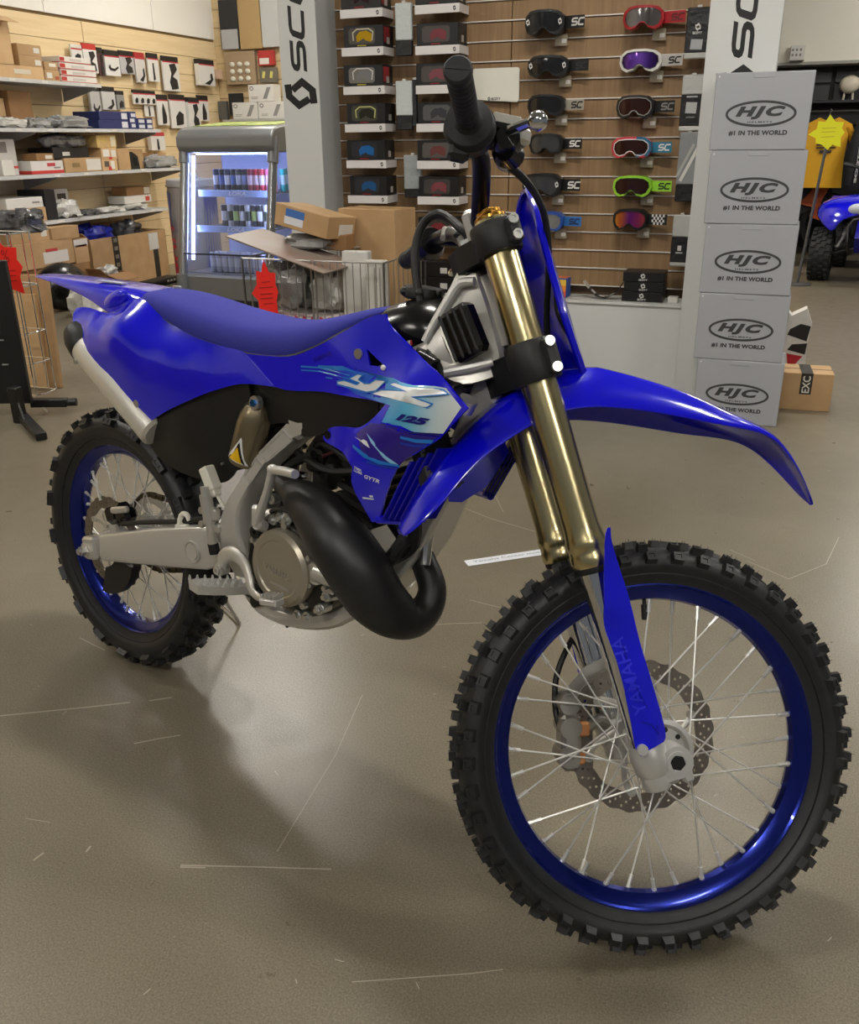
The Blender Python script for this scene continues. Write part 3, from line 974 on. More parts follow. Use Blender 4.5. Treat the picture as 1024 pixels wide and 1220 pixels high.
# rear fender
RS = [(-.357, .969, .018, .964), (-.345, .972, .034, .964), (-.30, .976, .050, .966), (-.24, .979, .062, .965), (-.18, .980, .070, .961), (-.085, .981, .080, .953), (.011, .982, .090, .938), (.07, .982, .095, .918), (.16, .980, .096, .91), (.30, .955, .096, .88)]
b = MB()
rings = []
for x, zt, wd, ze in RS:
    h = [(x, -wd, ze), (x, -wd * 0.93, ze + (zt - ze) * 0.62), (x, -wd * 0.72, zt - 0.002), (x, -wd * 0.35, zt - 0.001), (x, 0, zt + 0.001)]
    rings.append(h + [(p[0], -p[1], p[2]) for p in h[-2::-1]])
b.loft(rings, False, False)
rf = b.build('rear_fender', BLUE, bike, None, 50)
m = rf.modifiers.new('t', 'SOLIDIFY'); m.thickness = 0.004; m.offset = -1
m = rf.modifiers.new('s', 'SUBSURF'); m.levels = 2; m.render_levels = 2
for sg in (-1, 1):
    MB().sph((.095, sg * .084, .95), (.05, .012, .02), 16, 10, Matrix.Rotation(R(-20), 3, 'Y')).build('fender_bulge', BLUE, rf)
MB().box((.02, -.045, .984), (.085, .02, .0015), Matrix.Rotation(R(8), 3, 'Z'), 0).build('fender_sticker', cmat('b9bccb'), rf)
# mud flap under the rear fender
b = MB().prism([(.26, -.07), (.36, -.075), (.36, .075), (.26, .07)], lambda a, c, h: (a, c, .62 + h * .3 + (a - .26) * -0.3), 0, 1)
b.build('mud_flap', BLACKP, bike)

SP = [(-.033, -.115, .906), (-.047, -.1, .918), (-.002, -.1, .925), (.068, -.1, .921), (.116, -.096, .931), (.156, -.092, .950), (.2, -.09, .964), (.282, -.092, .932), (.378, -.102, .909), (.474, -.107, .90), (.563, -.11, .895), (.657, -.12, .846), (.572, -.125, .839), (.504, -.13, .818), (.42, -.135, .783), (.323, -.135, .737), (.245, -.13, .693), (.194, -.135, .714), (.129, -.135, .739), (.075, -.135, .767), (.028, -.13, .804), (-.005, -.125, .852)]
SPI = [(.155, -.141, .905), (.07, -.138, .895), (.22, -.140, .900), (.345, -.138, .86), (.452, -.132, .846), (.163, -.146, .812), (.10, -.137, .89), (.02, -.13, .88)]
SH = [(.563, -.11, .895), (.683, -.112, .906), (.754, -.11, .933), (.817, -.104, .968), (.87, -.099, .998), (.905, -.097, 1.007), (.921, -.1, .987), (.992, -.115, .953), (1.064, -.14, .928), (1.142, -.172, .894), (1.096, -.168, .844), (1.081, -.166, .83), (1.039, -.163, .8), (.998, -.158, .767), (.948, -.14, .657), (.937, -.145, .653), (.906, -.165, .716), (.907, -.168, .75), (.874, -.16, .77), (.825, -.15, .776), (.815, -.148, .783), (.832, -.148, .803), (.864, -.152, .812), (.904, -.155, .818), (.933, -.155, .836), (.955, -.145, .866), (.906, -.13, .864), (.789, -.122, .858), (.657, -.12, .846)]
SHI = [(1.0, -.158, .885), (.85, -.122, .92), (.95, -.172, .77)]
SHH = [(.878, .947), (.902, .934), (.93, .922), (.892, .92)]
for sg in (1, -1):
    b = MB()
    spf = panel(b, SP, SPI, th=0.004, step=0.03, sgn=sg)
    sp = b.build('side_panel', BLUE, bike, None, 40)
    b = MB().cyl((.238, sg * (spf(.238, .745) - .002), .745), (.238, sg * spf(.238, .745) + sg * .003, .745), .0085, n=16)
    b.m(STEEL).build('panel_bolt', STEEL, sp)
    b = MB()
    shf = panel(b, SH, SHI, holes=[SHH], th=0.004, step=0.03, sgn=sg)
    sh = b.build('radiator_shroud', BLUE, bike, None, 40)
    if sg == 1:
        shroud, shf_r, spf_r = sh, shf, spf
    b = MB().cyl((.866, sg * (shf(.866, .936) - .004), .936), (.866, sg * shf(.866, .936), .936), .009, n=16)
    b.build('shroud_bolt', STEEL, sh)
    MB().sph((.926, sg * (shf(.926, .921) - .003), .921), .005, 10, 6).build('shroud_clip', WHITEP, sh)
    b = MB().cyl((.829, sg * (shf(.829, .79) - .002), .79), (.829, sg * shf(.829, .79), .79), .0075, n=16)
    b.build('shroud_bolt', BLACKG, sh)
    # louvre blades between shroud and radiator
    for k in range(4):
        t = k / 3
        top = Vector((1.02 + .045 * t, 0, .782 + .03 * t)); bot = Vector((.965 + .03 * t, 0, .668 + .004 * t))
        mb = MB()
        y0, y1 = -.152 + .012 * t, -.10 + .012 * t
        vs = []
        for p, dx in ((top, 0), (bot, 0)):
            for yy, xx in ((y0, 0), (y1, .035)):
                vs += [(p.x + xx, sg * yy, p.z), (p.x + xx + .004, sg * yy, p.z)]
        mb.add(vs, [(0, 1, 3, 2), (4, 6, 7, 5), (0, 4, 5, 1), (2, 3, 7, 6), (0, 2, 6, 4), (1, 5, 7, 3)])
        mb.build('louvre', BLUED, sh)
    mb = MB().tube([(.945, sg * -.141, .66), (.985, sg * -.125, .664), (1.02, sg * -.10, .672)], .008, n=8)
    mb.build('louvre_rail', BLUE, sh)

# --- graphics on the right-hand shroud
def dec(name, poly, material, lift=0.0008, parent=None, f=None, step=0.012):
    f = f or shf_r
    tris, pts = tri_fill(poly, (), step)
    MB().add([(p[0], f(*p) - lift, p[1]) for p in pts], tris).build(name, material, parent or shroud, None, 60)
def grad_mat():
    m = bpy.data.materials.new('decal_gradient')
    m.use_nodes = True
    nt = m.node_tree
    b = nt.nodes['Principled BSDF']
    b.inputs['Roughness'].default_value = 0.3
    b.inputs['Coat Weight'].default_value = 0.4
    tc = nt.nodes.new('ShaderNodeTexCoord')
    sx = nt.nodes.new('ShaderNodeSeparateXYZ')
    nt.links.new(tc.outputs['Object'], sx.inputs[0])
    mr = nt.nodes.new('ShaderNodeMapRange')
    mr.inputs['From Min'].default_value = 0.82; mr.inputs['From Max'].default_value = 1.13
    nt.links.new(sx.outputs[0], mr.inputs['Value'])
    r = nt.nodes.new('ShaderNodeValToRGB')
    e = r.color_ramp.elements
    e[0].position = 0.0; e[0].color = lin((10, 20, 200))
    e[1].position = 1.0; e[1].color = lin((214, 218, 218))
    for p, c in ((0.25, (14, 90, 205)), (0.45, (40, 150, 215)), (0.66, (95, 178, 214)), (0.84, (195, 210, 214))):
        k = e.new(p); k.color = lin(c)
    nt.links.new(mr.outputs[0], r.inputs[0]); nt.links.new(r.outputs[0], b.inputs['Base Color'])
    return m
GRAD = grad_mat()
DW = mat('decal_white', (226, 228, 228), 0.32, coat=0.3)
DC = mat('decal_cyan', (22, 118, 205), 0.32, coat=0.3)
DN = mat('decal_navy', (14, 12, 120), 0.32, coat=0.3)
DV = mat('decal_violet', (38, 18, 130), 0.3, coat=0.3)
dec('decal_field', [(.828, .911), (.948, .908), (1.084, .914), (1.129, .893), (1.097, .846), (1.042, .837), (.962, .839), (.972, .868), (.913, .866), (.875, .868), (.835, .88), (.821, .89)], GRAD)
YL = [(.872, .903), (.884, .903), (.876, .894), (.889, .889), (.901, .891), (.913, .9), (.941, .902), (.919, .881), (.897, .875), (.828, .878), (.826, .883), (.843, .888), (.873, .885), (.877, .888), (.854, .892)]
ZL = [(.959, .902), (1.081, .911), (1.095, .907), (1.023, .891), (1.066, .887), (1.058, .88), (.909, .875), (.934, .886), (1.006, .897), (.954, .897)]
for poly in (YL, ZL):
    dec('decal_letter', poly, DW, 0.0022)
    b = MB(); stroke(b, poly, 0.0026, lambda a, c: (a, shf_r(a, c) - 0.003, c), True); b.build('decal_letter_outline', DC, shroud)
def quadmap(q, f, lift):
    (bl, br, tl, tr) = q
    def fn(u, v):
        x = (bl[0] * (1 - u) + br[0] * u) * (1 - v) + (tl[0] * (1 - u) + tr[0] * u) * v
        z = (bl[1] * (1 - u) + br[1] * u) * (1 - v) + (tl[1] * (1 - u) + tr[1] * u) * v
        return (x, f(x, z) - lift, z)
    return fn
b = MB(); put_text(b, '125', quadmap([(.996, .8495), (1.062, .8515), (1.001, .8615), (1.068, .864)], shf_r, 0.0026), 0.07, 0.25); b.build('decal_number', DN, shroud)
b = MB(); put_text(b, 'YAMAHA', quadmap([(.753, .905), (.80, .925), (.749, .912), (.794, .932)], shf_r, 0.0012), 0.02); b.build('shroud_lettering', BLUED, shroud)
for k, poly in enumerate([[(.722, .895), (.774, .9), (.856, .899), (.853, .896), (.77, .897), (.722, .892)], [(.723, .888), (.771, .893), (.857, .893), (.854, .89), (.771, .891), (.724, .886)], [(.791, .885), (.869, .889), (.869, .887), (.791, .883)], [(.767, .902), (.829, .91), (.866, .906), (.867, .903), (.821, .901), (.767, .899)]]):
    dec('decal_stripe', poly, DC, 0.0014)
dec('decal_shade', [(.905, .808), (.935, .832), (.965, .836), (1.03, .832), (1.085, .838), (1.04, .803), (1.0, .772), (.965, .772), (.93, .782)], DV, 0.0006)
dec('decal_stripe', [(.96, .837), (1.028, .836), (1.091, .845), (1.091, .841), (1.028, .833), (.961, .835)], DN, 0.0014)
dec('decal_stripe', [(1.009, .825), (1.042, .826), (1.079, .832), (1.073, .825), (1.042, .82), (1.009, .821)], DC, 0.0014)
dec('decal_stripe', [(1.009, .815), (1.042, .816), (1.066, .822), (1.061, .816), (1.038, .812), (1.009, .811)], mat('decal_mid_blue', (18, 50, 170), 0.32), 0.0014)
dec('decal_fin', [(.932, .816), (.951, .807), (.979, .786), (1.003, .774), (.987, .774), (.975, .782), (.949, .802)], mat('decal_pale_blue', (140, 190, 225), 0.32), 0.0014)
dec('decal_stripe', [(.903, .79), (.935, .783), (.966, .776), (1.005, .773), (1.005, .77), (.966, .769), (.936, .775), (.904, .785)], DC, 0.0014)
dec('decal_stripe', [(.944, .772), (.976, .768), (1.002, .768), (1.0, .765), (.976, .764), (.944, .767)], mat('decal_mid_blue'), 0.0014)
dec('decal_arrow', [(.903, .803), (.924, .801), (.929, .804), (.938, .803), (.948, .793), (.931, .797), (.926, .799)], DW, 0.0014)
b = MB(); put_text(b, 'GYTR', quadmap([(.935, .738), (.964, .733), (.937, .745), (.967, .740)], shf_r, 0.0014), 0.03, 0.1); b.build('decal_lettering', DW, shroud)
b = MB(); put_text(b, 'YAMA', quadmap([(.912, .7505), (.931, .748), (.913, .755), (.932, .7525)], shf_r, 0.0014), 0.03); put_text(b, 'LUBE', quadmap([(.912, .745), (.932, .7425), (.913, .7495), (.932, .747)], shf_r, 0.0014), 0.03); b.build('decal_lettering', DW, shroud)
dec('decal_mark', [(.926, .7), (.948, .701), (.947, .6985), (.926, .6965)], DW, 0.0014)
dec('decal_mark', [(.94, .706), (.947, .707), (.947, .703), (.94, .7025)], DW, 0.0014)
dec('decal_line', [(.566, .893), (.5685, .893), (.655, .849), (.651, .849)], mat('panel_seam', (90, 95, 215), 0.4), 0.0012, shroud)

# airbox sides (black)
AL = [(.223, -.122, .70), (.33, -.125, .75), (.42, -.124, .79), (.50, -.12, .825), (.575, -.115, .845), (.572, -.105, .80), (.545, -.095, .725), (.515, -.09, .655), (.47, -.088, .61), (.40, -.09, .60), (.31, -.095, .605), (.25, -.105, .635)]
AR = [(.56, -.105, .845), (.66, -.112, .852), (.79, -.114, .864), (.915, -.115, .868), (.89, -.105, .82), (.80, -.10, .787), (.715, -.095, .756), (.664, -.09, .772), (.61, -.085, .76), (.58, -.095, .80)]
for sg in (1, -1):
    b = MB(); panel(b, AL, [(.38, -.13, .70)], th=0.005, step=0.04, sgn=sg); a1 = b.build('airbox_cover', BLACKP, bike)
    b = MB(); panel(b, AR, [], th=0.005, step=0.04, sgn=sg); b.build('airbox_duct', BLACKP, bike)
    for p in ((.575, .79), (.55, .72), (.50, .655)):
        MB().cyl((p[0] - .02, sg * -.104, p[1]), (p[0] - .02, sg * -.09, p[1]), .003, n=8).build('cover_rivet', STEEL, a1)
MB().box((.42, 0, .76), (.30, .16, .20), Matrix.Rotation(R(-20), 3, 'Y'), .03).build('airbox', BLACKP, bike)
MB().box((.75, 0, .80), (.30, .13, .09), Matrix.Rotation(R(-6), 3, 'Y'), .03).build('inner_duct', BLACKG, bike)

# fuel tank and cap
b = MB()
TS = [(.80, .99, .05, .90, .085), (.85, 1.012, .055, .91, .09), (.90, 1.03, .058, .92, .093), (.94, 1.037, .056, .93, .09), (.975, 1.028, .048, .94, .08), (1.0, 1.0, .035, .95, .06)]
rings = []
for x, zt, wt, zl, wl in TS:
    h = [(x, -wl * .8, zl), (x, -wl, zl + .4 * (zt - zl)), (x, -(wt + wl) / 2, zl + .82 * (zt - zl)), (x, -wt * .6, zt), (x, 0, zt + .004)]
    rings.append(h + [(p[0], -p[1], p[2]) for p in h[-2::-1]])
b.loft(rings)
tank = b.build('fuel_tank', BLACKG, bike, None, 60)
m = tank.modifiers.new('s', 'SUBSURF'); m.levels = 2; m.render_levels = 2
b = MB().lathe([(0, 0), (.032, 0), (.036, .004), (.037, .014), (.034, .02), (.018, .022), (0, .022)], (.905, 0, 1.03), (0.05, 0, 1), 28)
for k in range(6):
    a = 2 * math.pi * k / 6
    b.sph((.905 + .034 * math.cos(a), .034 * math.sin(a), 1.042), .0085, 8, 6)
b.build('fuel_cap', BLACKP, tank)
MB().lathe([(0, 0), (.016, 0), (.018, .003), (.014, .007), (0, .007)], (.934, -.074, .966), (0, -1, .3), 20).build('tank_badge', WHITEP, tank)
MB().box((.946, -.079, .964), (.012, .003, .008), None).build('badge_flash', cmat('c8202a'), tank)

# ---------------------------------------------------------------- frame
b = MB()
b.cyl(F(0.715, -.058), F(0.838, -.058), .034, .032, n=28)
fr_head = b.build('steering_head', FRAMEM, bike)
MB().lathe([(.02, .0), (.036, .0), (.037, .008), (.033, .014), (.02, .014)], F(.836, -.058), AX, 28, closed=True).build('head_bearing_cover', DARKM, fr_head)
for sg in (1, -1):
    # cast gusset beside the steering head
    o = [(1.005, sg * -.036, 1.085), (1.04, sg * -.034, 1.085), (1.075, sg * -.036, 1.02), (1.105, sg * -.04, .955), (1.10, sg * -.045, .925), (1.06, sg * -.075, .91), (1.01, sg * -.085, .93), (.985, sg * -.083, .98), (.995, sg * -.062, 1.03)]
    g = MB()
    panel(g, [(x, -abs(y), z) for x, y, z in o], [(1.05, -.045, 1.0)], th=.02, step=.03, sgn=sg)
    gs = g.build('head_gusset', FRAMEM, bike)
    MB().tube([(1.048, sg * -.046, 1.073), (1.022, sg * -.052, 1.066), (1.008, sg * -.064, 1.035), (.996, sg * -.078, 1.0), (.986, sg * -.088, .97)], [.0075, .0085, .0085, .008, .007], n=10, sub=4).build('weld_bead', ALU, gs)
    MB().tube([(1.10, sg * -.05, .95), (1.065, sg * -.07, .937), (1.03, sg * -.085, .925), (.99, sg * -.095, .905)], [.007, .009, .009, .008], n=10, sub=4).build('weld_bead', ALU, gs)
    MB().lathe([(.003, 0), (.007, 0), (.007, .004), (.003, .004)], (1.083, sg * -.058, .947), (0, -sg, 0), 14, closed=True).build('gusset_bolt', STEEL, gs)
    # main spar running back to the boomerang
    MB().tube([(1.02, sg * -.062, .96), (.93, sg * -.085, .90), (.80, sg * -.09, .83), (.675, sg * -.085, .765)], [.034, .036, .032, .024], n=8, flat=.45, sub=2, up=(0, 1, 0)).build('frame_spar', FRAMEM, bike)
    # side boomerang down to the swingarm pivot
    OUT = [(.655, .775), (.612, .73), (.572, .686), (.538, .627), (.516, .588), (.505, .554), (.498, .52), (.502, .47), (.52, .42)]
    INN = [(.691, .754), (.645, .715), (.602, .675), (.575, .625), (.562, .592), (.558, .56), (.562, .53), (.578, .49), (.61, .43)]
    yy = [-.088, -.094, -.10, -.114, -.124, -.13, -.131, -.128, -.11]
    rings = []
    for (a, c), (a2, c2), y in zip(OUT, INN, yy):
        d = Vector((a2 - a, 0, c2 - c)) * .12
        rings.append([(a + d.x, sg * y, c + d.z), (a, sg * (y + .008), c), (a + .002, sg * (y + .05), c - .002), (a2 + .002, sg * (y + .05), c2 - .002), (a2, sg * (y + .008), c2), (a2 - d.x, sg * y, c2 - d.z)])
    g = MB().loft(rings)
    bo = g.build('frame_boomerang', FRAMEM, bike, None, 40)
    # cast pockets in its upper half
    if sg == 1:
        yo = tps([(a, y, c) for (a, c), y in zip(OUT, yy)] + [(a, y, c) for (a, c), y in zip(INN, yy)])
        for p in ([(.650, .758), (.676, .742), (.614, .688), (.592, .700)], [(.583, .688), (.602, .678), (.579, .638), (.556, .646)]):
            MB().tube([(a, yo(a, c) - .001, c) for a, c in p], .0032, n=6, closed=True).build('pocket_rim', ALU, bo)
    # lower cradle and downtube
    MB().tube([(.545, sg * -.085, .40), (.60, sg * -.088, .366), (.70, sg * -.09, .372), (.80, sg * -.075, .405), (.87, sg * -.04, .475)], [.02, .02, .02, .021, .022], n=10, sub=4).build('frame_cradle', FRAMEM, bike)
    # rear subframe
    MB().tube([(.68, sg * -.07, .84), (.42, sg * -.075, .885), (.12, sg * -.075, .925)], .012, n=8).build('subframe_rail', FRAMEM, bike)
rg = []
for x, z, hw, th_ in ((1.09, .93, .03, .03), (1.03, .78, .034, .026), (.985, .675, .04, .026), (.955, .61, .046, .028), (.905, .53, .05, .028), (.855, .465, .048, .024)):
    nx, nz = .9 * th_, -.45 * th_
    rg.append([(x - nx, -hw, z - nz), (x - nx, hw, z - nz), (x + nx, hw, z + nz), (x + nx, -hw, z + nz)])
dtb = MB().loft(rg).build('down_tube', FRAMEM, bike, None, 40)
m = dtb.modifiers.new('b', 'BEVEL'); m.width = .008; m.segments = 3
# igniter box on the head
b = MB()
c = Vector((1.058, -.078, .993))
rot = Matrix.Rotation(R(-32), 3, 'Y') 
b.box(c, (.062, .034, .085), rot, .008)
ig = b.build('igniter_box', BLACKG, bike)
for k in range(4):
    MB().box(c + rot @ Vector((-.022 + .015 * k, -.018, 0)), (.006, .006, .08), rot, .002).build('igniter_fin', BLACKP, ig)

# ---------------------------------------------------------------- radiators
for sg in (1, -1):
    b = MB()
    M = Matrix.Rotation(R(-24), 3, 'Y')
    RC = Vector((1.02, sg * -.10, .805)) if sg > 0 else Vector((.985, .10, .80))
    RH = .17
    b.box(RC, (.03, .085, RH), M, .006)
    rd = b.build('radiator', mat('radiator_black', (24, 24, 26), .5) if sg > 0 else ALUB, bike)
    for k in range(13):
        p = RC + M @ Vector((.0155, 0, RH * (-.46 + .0766 * k)))
        MB().box(p, (.003, .082, .0035), M).build('radiator_fin', DARKM, rd)
    if sg > 0: MB().tube([(.975, sg * -.08, .70), (.965, sg * -.06, .60), (.90, sg * -.06, .545)], .013, n=10, sub=4).build('radiator_hose', BLACKP, rd)
MB().cyl((1.09, -.11, .875), (1.10, -.11, .895), .016, n=16).build('radiator_cap', STEEL, bike)
# clutter behind the shroud edge: coil, hoses
MB().tube([(1.0, -.09, .955), (.985, -.1, .93), (1.01, -.1, .90), (1.04, -.1, .885)], .007, n=8, sub=5).build('vent_hose', BLACKP, bike)
MB().tube([(.97, -.085, .955), (1.01, -.09, .945), (1.03, -.095, .92), (1.02, -.1, .88)], .005, n=8, sub=5).build('vent_hose', BLACKP, bike)
MB().cyl((.985, -.1, .945), (1.02, -.1, .935), .014, n=14).build('ignition_coil', BLACKG, bike)

# ---------------------------------------------------------------- engine
b = MB()
CK = [(.60, .56), (.645, .595), (.70, .605), (.76, .60), (.80, .575), (.845, .53), (.855, .48), (.82, .44), (.76, .405), (.68, .395), (.61, .42), (.575, .47), (.575, .52)]
b.prism(CK, lambda a, c, h: (a, h, c), -.115, .115)
eng = b.build('crankcase', mat('crankcase_grey', (120, 116, 108), .45, .75, bump=(500, .1)), bike, None, 25)
m = eng.modifiers.new('b', 'BEVEL'); m.width = .008; m.segments = 2
b = MB().prism([(.615, .545), (.66, .588), (.72, .595), (.775, .58), (.825, .54), (.838, .49), (.81, .45), (.75, .42), (.68, .415), (.63, .44), (.605, .49)], lambda a, c, h: (a, h, c), -.142, -.112)
cc = b.build('clutch_side_case', mat('clutch_case', (58, 56, 52), .4, .7), bike)
m = cc.modifiers.new('b', 'BEVEL'); m.width = .006; m.segments = 2
for p in ((.63, .55), (.70, .60), (.775, .585), (.828, .545), (.842, .495), (.815, .447), (.752, .413), (.668, .412), (.618, .45)):
    MB().cyl((p[0], -.15, p[1]), (p[0], -.14, p[1]), .0065, n=6).cyl((p[0], -.142, p[1]), (p[0], -.12, p[1]), .0105, n=12).build('case_bolt', STEEL, cc)
b = MB().lathe([(.074, -.02), (.078, -.006), (.077, .008), (.070, .015), (.058, .0155), (.055, .013), (0, .013)], (.7235, -.155, .508), (0, -1, 0.0), 56)
cov = b.build('clutch_cover', ENGM, bike, None, 20)
b = MB(); put_text(b, 'YAMAHA', lambda u, v: (.682 + .078 * u, -.1688, .497 - .006 * u + .016 * v), .02); b.build('cover_lettering', STEEL, cov)
MB().box((.728, -.168, .474), (.05, .0015, .004), Matrix.Rotation(R(5), 3, 'Y')).build('cover_bar', STEEL, cov)
for k in range(5):
    a = R(20 + 72 * k)
    MB().cyl((.7235 + .083 * math.cos(a), -.152, .508 + .083 * math.sin(a)), (.7235 + .083 * math.cos(a), -.14, .508 + .083 * math.sin(a)), .0075, n=10).build('cover_bolt', STEEL, cov)
# studs, ribs and hoses packed around the covers
for k in range(11):
    a = R(-60 + 22 * k)
    p = Vector((.73 + .105 * math.cos(a), -.138, .505 + .098 * math.sin(a)))
    MB().cyl(p, p + Vector((0, -.016, 0)), .0055, n=6).lathe([(.0055, 0), (.0105, 0), (.0105, .004), (.0055, .004)], p + Vector((0, -.004, 0)), (0, -1, 0), 12, closed=True).build('case_stud', STEEL, cc)
for k, (p, q_) in enumerate((((.785, .60), (.835, .565)), ((.77, .62), (.83, .60)), ((.845, .55), (.868, .50)), ((.80, .455), (.85, .48)))):
    MB().tube([(p[0], -.125, p[1]), (q_[0], -.122, q_[1])], .007, n=8).build('case_rib', ALUB, eng)
MB().tube([(.66, -.128, .60), (.70, -.14, .618), (.75, -.14, .615), (.79, -.13, .60)], .005, n=8, sub=4).build('breather_hose', BLACKP, eng)
MB().tube([(.60, -.12, .57), (.625, -.125, .61), (.64, -.12, .64)], .006, n=8, sub=4).build('breather_hose', BLACKP, eng)
MB().box((.755, -.128, .625), (.045, .02, .022), Matrix.Rotation(R(20), 3, 'Y'), .003).build('name_plate', STEEL, eng)
# water pump with elbow
b = MB().cyl((.812, -.12, .521), (.812, -.158, .521), .025, .021, n=20)
b.tube([(.812, -.15, .521), (.845, -.152, .522), (.872, -.148, .521)], [.017, .016, .015], n=14, sub=2)
wp = b.build('water_pump', ALUB, bike)
for p in ((.795, .548), (.838, .50), (.80, .495)):
    MB().cyl((p[0], -.16, p[1]), (p[0], -.13, p[1]), .006, n=6).build('pump_bolt', STEEL, wp)
MB().tube([(.87, -.148, .521), (.90, -.12, .525), (.93, -.09, .56), (.96, -.075, .61)], .014, n=10, sub=4).build('coolant_hose', BLACKP, bike)
# cylinder with fins/jacket, head, reed block, carburettor
ca_d = Vector((.25, 0, 1)).normalized()
b = MB()
for k in range(6):
    b.box(Vector((.80, 0, .60)) + ca_d * (.012 + .022 * k), (.11, .11, .014), Matrix.Rotation(R(14), 3, 'Y'), .006)
b.box(Vector((.80, 0, .60)) + ca_d * .06, (.095, .098, .13), Matrix.Rotation(R(14), 3, 'Y'), .01)
b.build('cylinder', mat('cylinder_dark', (50, 48, 46), .45, .6), bike)
MB().box(Vector((.80, 0, .60)) + ca_d * .145, (.115, .115, .03), Matrix.Rotation(R(14), 3, 'Y'), .01).build('cylinder_head', ALU, bike)
b = MB().cyl((.735, -.02, .675), (.68, -.02, .695), .03, n=18).cyl((.70, -.02, .64), (.70, -.02, .73), .026, n=18).box((.70, -.045, .70), (.045, .03, .05), None, .008)
b.build('carburettor', DARKM, bike)
MB().tube([(.69, -.04, .72), (.74, -.07, .745), (.82, -.08, .73), (.90, -.085, .70)], .006, n=8, sub=5).build('vent_hose', BLACKP, bike)
MB().tube([(.66, -.06, .71), (.72, -.08, .705), (.78, -.085, .70), (.86, -.09, .72)], .008, n=8, sub=5).build('vent_hose', BLACKP, bike)
MB().tube([(.74, -.07, .72), (.79, -.075, .74), (.85, -.07, .73)], .003, n=6, sub=5).build('wiring', mat('wire_maroon', (70, 22, 28), .5), bike)
MB().tube([(.62, -.06, .66), (.66, -.07, .69), (.72, -.075, .72)], .009, n=8, sub=5).build('intake_hose', BLACKP, bike)
for p in ((.67, -.12, .60), (.645, -.11, .62), (.69, -.12, .57), (.655, -.115, .66), (.62, -.105, .60)):
    MB().lathe([(.004, 0), (.0105, 0), (.0105, .006), (.004, .006)], p, (0, -1, 0), 14, closed=True).cyl(p, (p[0], p[1] + .03, p[2]), .009, n=10).build('engine_bolt', STEEL, bike)
MB().box((.735, -.125, .605), (.07, .03, .016), Matrix.Rotation(R(12), 3, 'Y'), .004).build('engine_bracket', ALUB, bike)
MB().box((.80, -.12, .59), (.05, .03, .02), Matrix.Rotation(R(32), 3, 'Y'), .004).build('engine_bracket', DARKM, bike)
# kick starter
b = MB()
b.tube([(.664, -.15, .575), (.664, -.168, .585)], .012, n=12)
b.box((.664, -.166, .60), (.028, .018, .045), None, .006)
b.tube([(.664, -.168, .585), (.678, -.172, .615), (.70, -.176, .655), (.719, -.18, .705)], [.012, .0115, .010, .010], n=10, flat=.75, sub=2)
b.sph((.72, -.181, .708), .0105, 12, 8)
b.tube([(.72, -.181, .708), (.76, -.19, .715), (.80, -.2, .72)], [.0085, .009, .0085], n=12)
ks_ = b.build('kick_starter', ALU, bike)
MB().lathe([(.005, 0), (.013, 0), (.013, .01), (.005, .01)], (.652, -.155, .563), (0, -1, 0), 16, closed=True).build('kick_shaft_nut', DARKM, ks_)

# exhaust expansion chamber
PP = [(.66, -.11, .66), (.70, -.12, .652), (.735, -.126, .648), (.795, -.136, .634), (.858, -.146, .598), (.902, -.141, .556), (.932, -.124, .506), (.958, -.098, .472), (.978, -.068, .458), (.99, -.04, .472), (.986, -.02, .505), (.957, -.008, .54), (.92, 0, .575), (.86, 0, .63)]
PR = [.016, .022, .035, .050, .058, .059, .056, .048, .038, .031, .027, .025, .025, .026]
pipe = MB().tube(PP, PR, n=28, sub=6).build('exhaust_pipe', PIPEM, bike, None, 60)
p0, p1 = Vector((.898, -.141, .56)), Vector((.934, -.124, .503))
d = (p1 - p0).normalized(); pm = Vector((.91, -.137, .543))
MB().lathe([(.057, -.004), (.0592, -.002), (.0592, .002), (.057, .004)], pm, d, 40).build('pipe_weld', PIPEM, pipe)
MB().tube([(.985, -.045, .56), (.975, -.03, .60), (.985, -.03, .64)], [.009, .011, .009], n=8).build('pipe_spring', STEEL, pipe)
# silencer
b = MB()
a0, a1 = Vector((.272, -.106, .684)), Vector((.020, -.116, .842))
b.tube([a1 + (a0 - a1) * t for t in (0, .02, .98, 1)], [.039, .042, .042, .034], n=28, flat=1.0)
sil = b.build('silencer', mat('silencer_alloy', (226, 223, 214), .4, .55, bump=(300, .05)), bike)
b = MB().tube([a1 + (a0 - a1) * t for t in (-.20, -.18, -.10, .02, .03)], [.014, .028, .039, .0435, .0425], n=28)
b.build('silencer_end_cap', BLACKP, sil)
MB().lathe([(.003, 0), (.006, 0), (.006, .004), (.003, .004)], (.035, -.155, .81), (0, -1, 0), 12, closed=True).build('silencer_rivet', STEEL, sil)

# rear shock with reservoir
r0, r1 = Vector((.585, -.095, .80)), Vector((.54, -.095, .668))
d = (r1 - r0).normalized(); L = (r1 - r0).length
b = MB().lathe([(0, -.006), (.012, -.004), (.024, .008), (.031, .03), (.0335, .05), (.0335, L - .012), (.031, L - .004), (0, L)], r0, d, 32)
res = b.build('shock_reservoir', TITAN, bike)
c = r0 + Vector((.012, -.012, .004))
MB().lathe([(.006, 0), (.014, 0), (.014, .012), (.006, .012)], c, (0, -1, 0.1), 20, closed=True).build('shock_collar', STEEL, res)
MB().cyl(c, c + Vector((0, -.016, .001)), .0075, n=6).build('shock_adjuster', mat('anodised_blue', (40, 110, 190), .25, .9), res)
def on_res(u, v):
    # label wrapped on the reservoir: u across, v along (down)
    a = u / .0338
    p = r0 + d * v
    n1 = Vector((0, -1, 0)); n1 = (n1 - d * n1.dot(d)).normalized(); n2 = d.cross(n1)
    return p + (n1 * math.cos(a) + n2 * math.sin(a)) * .0338
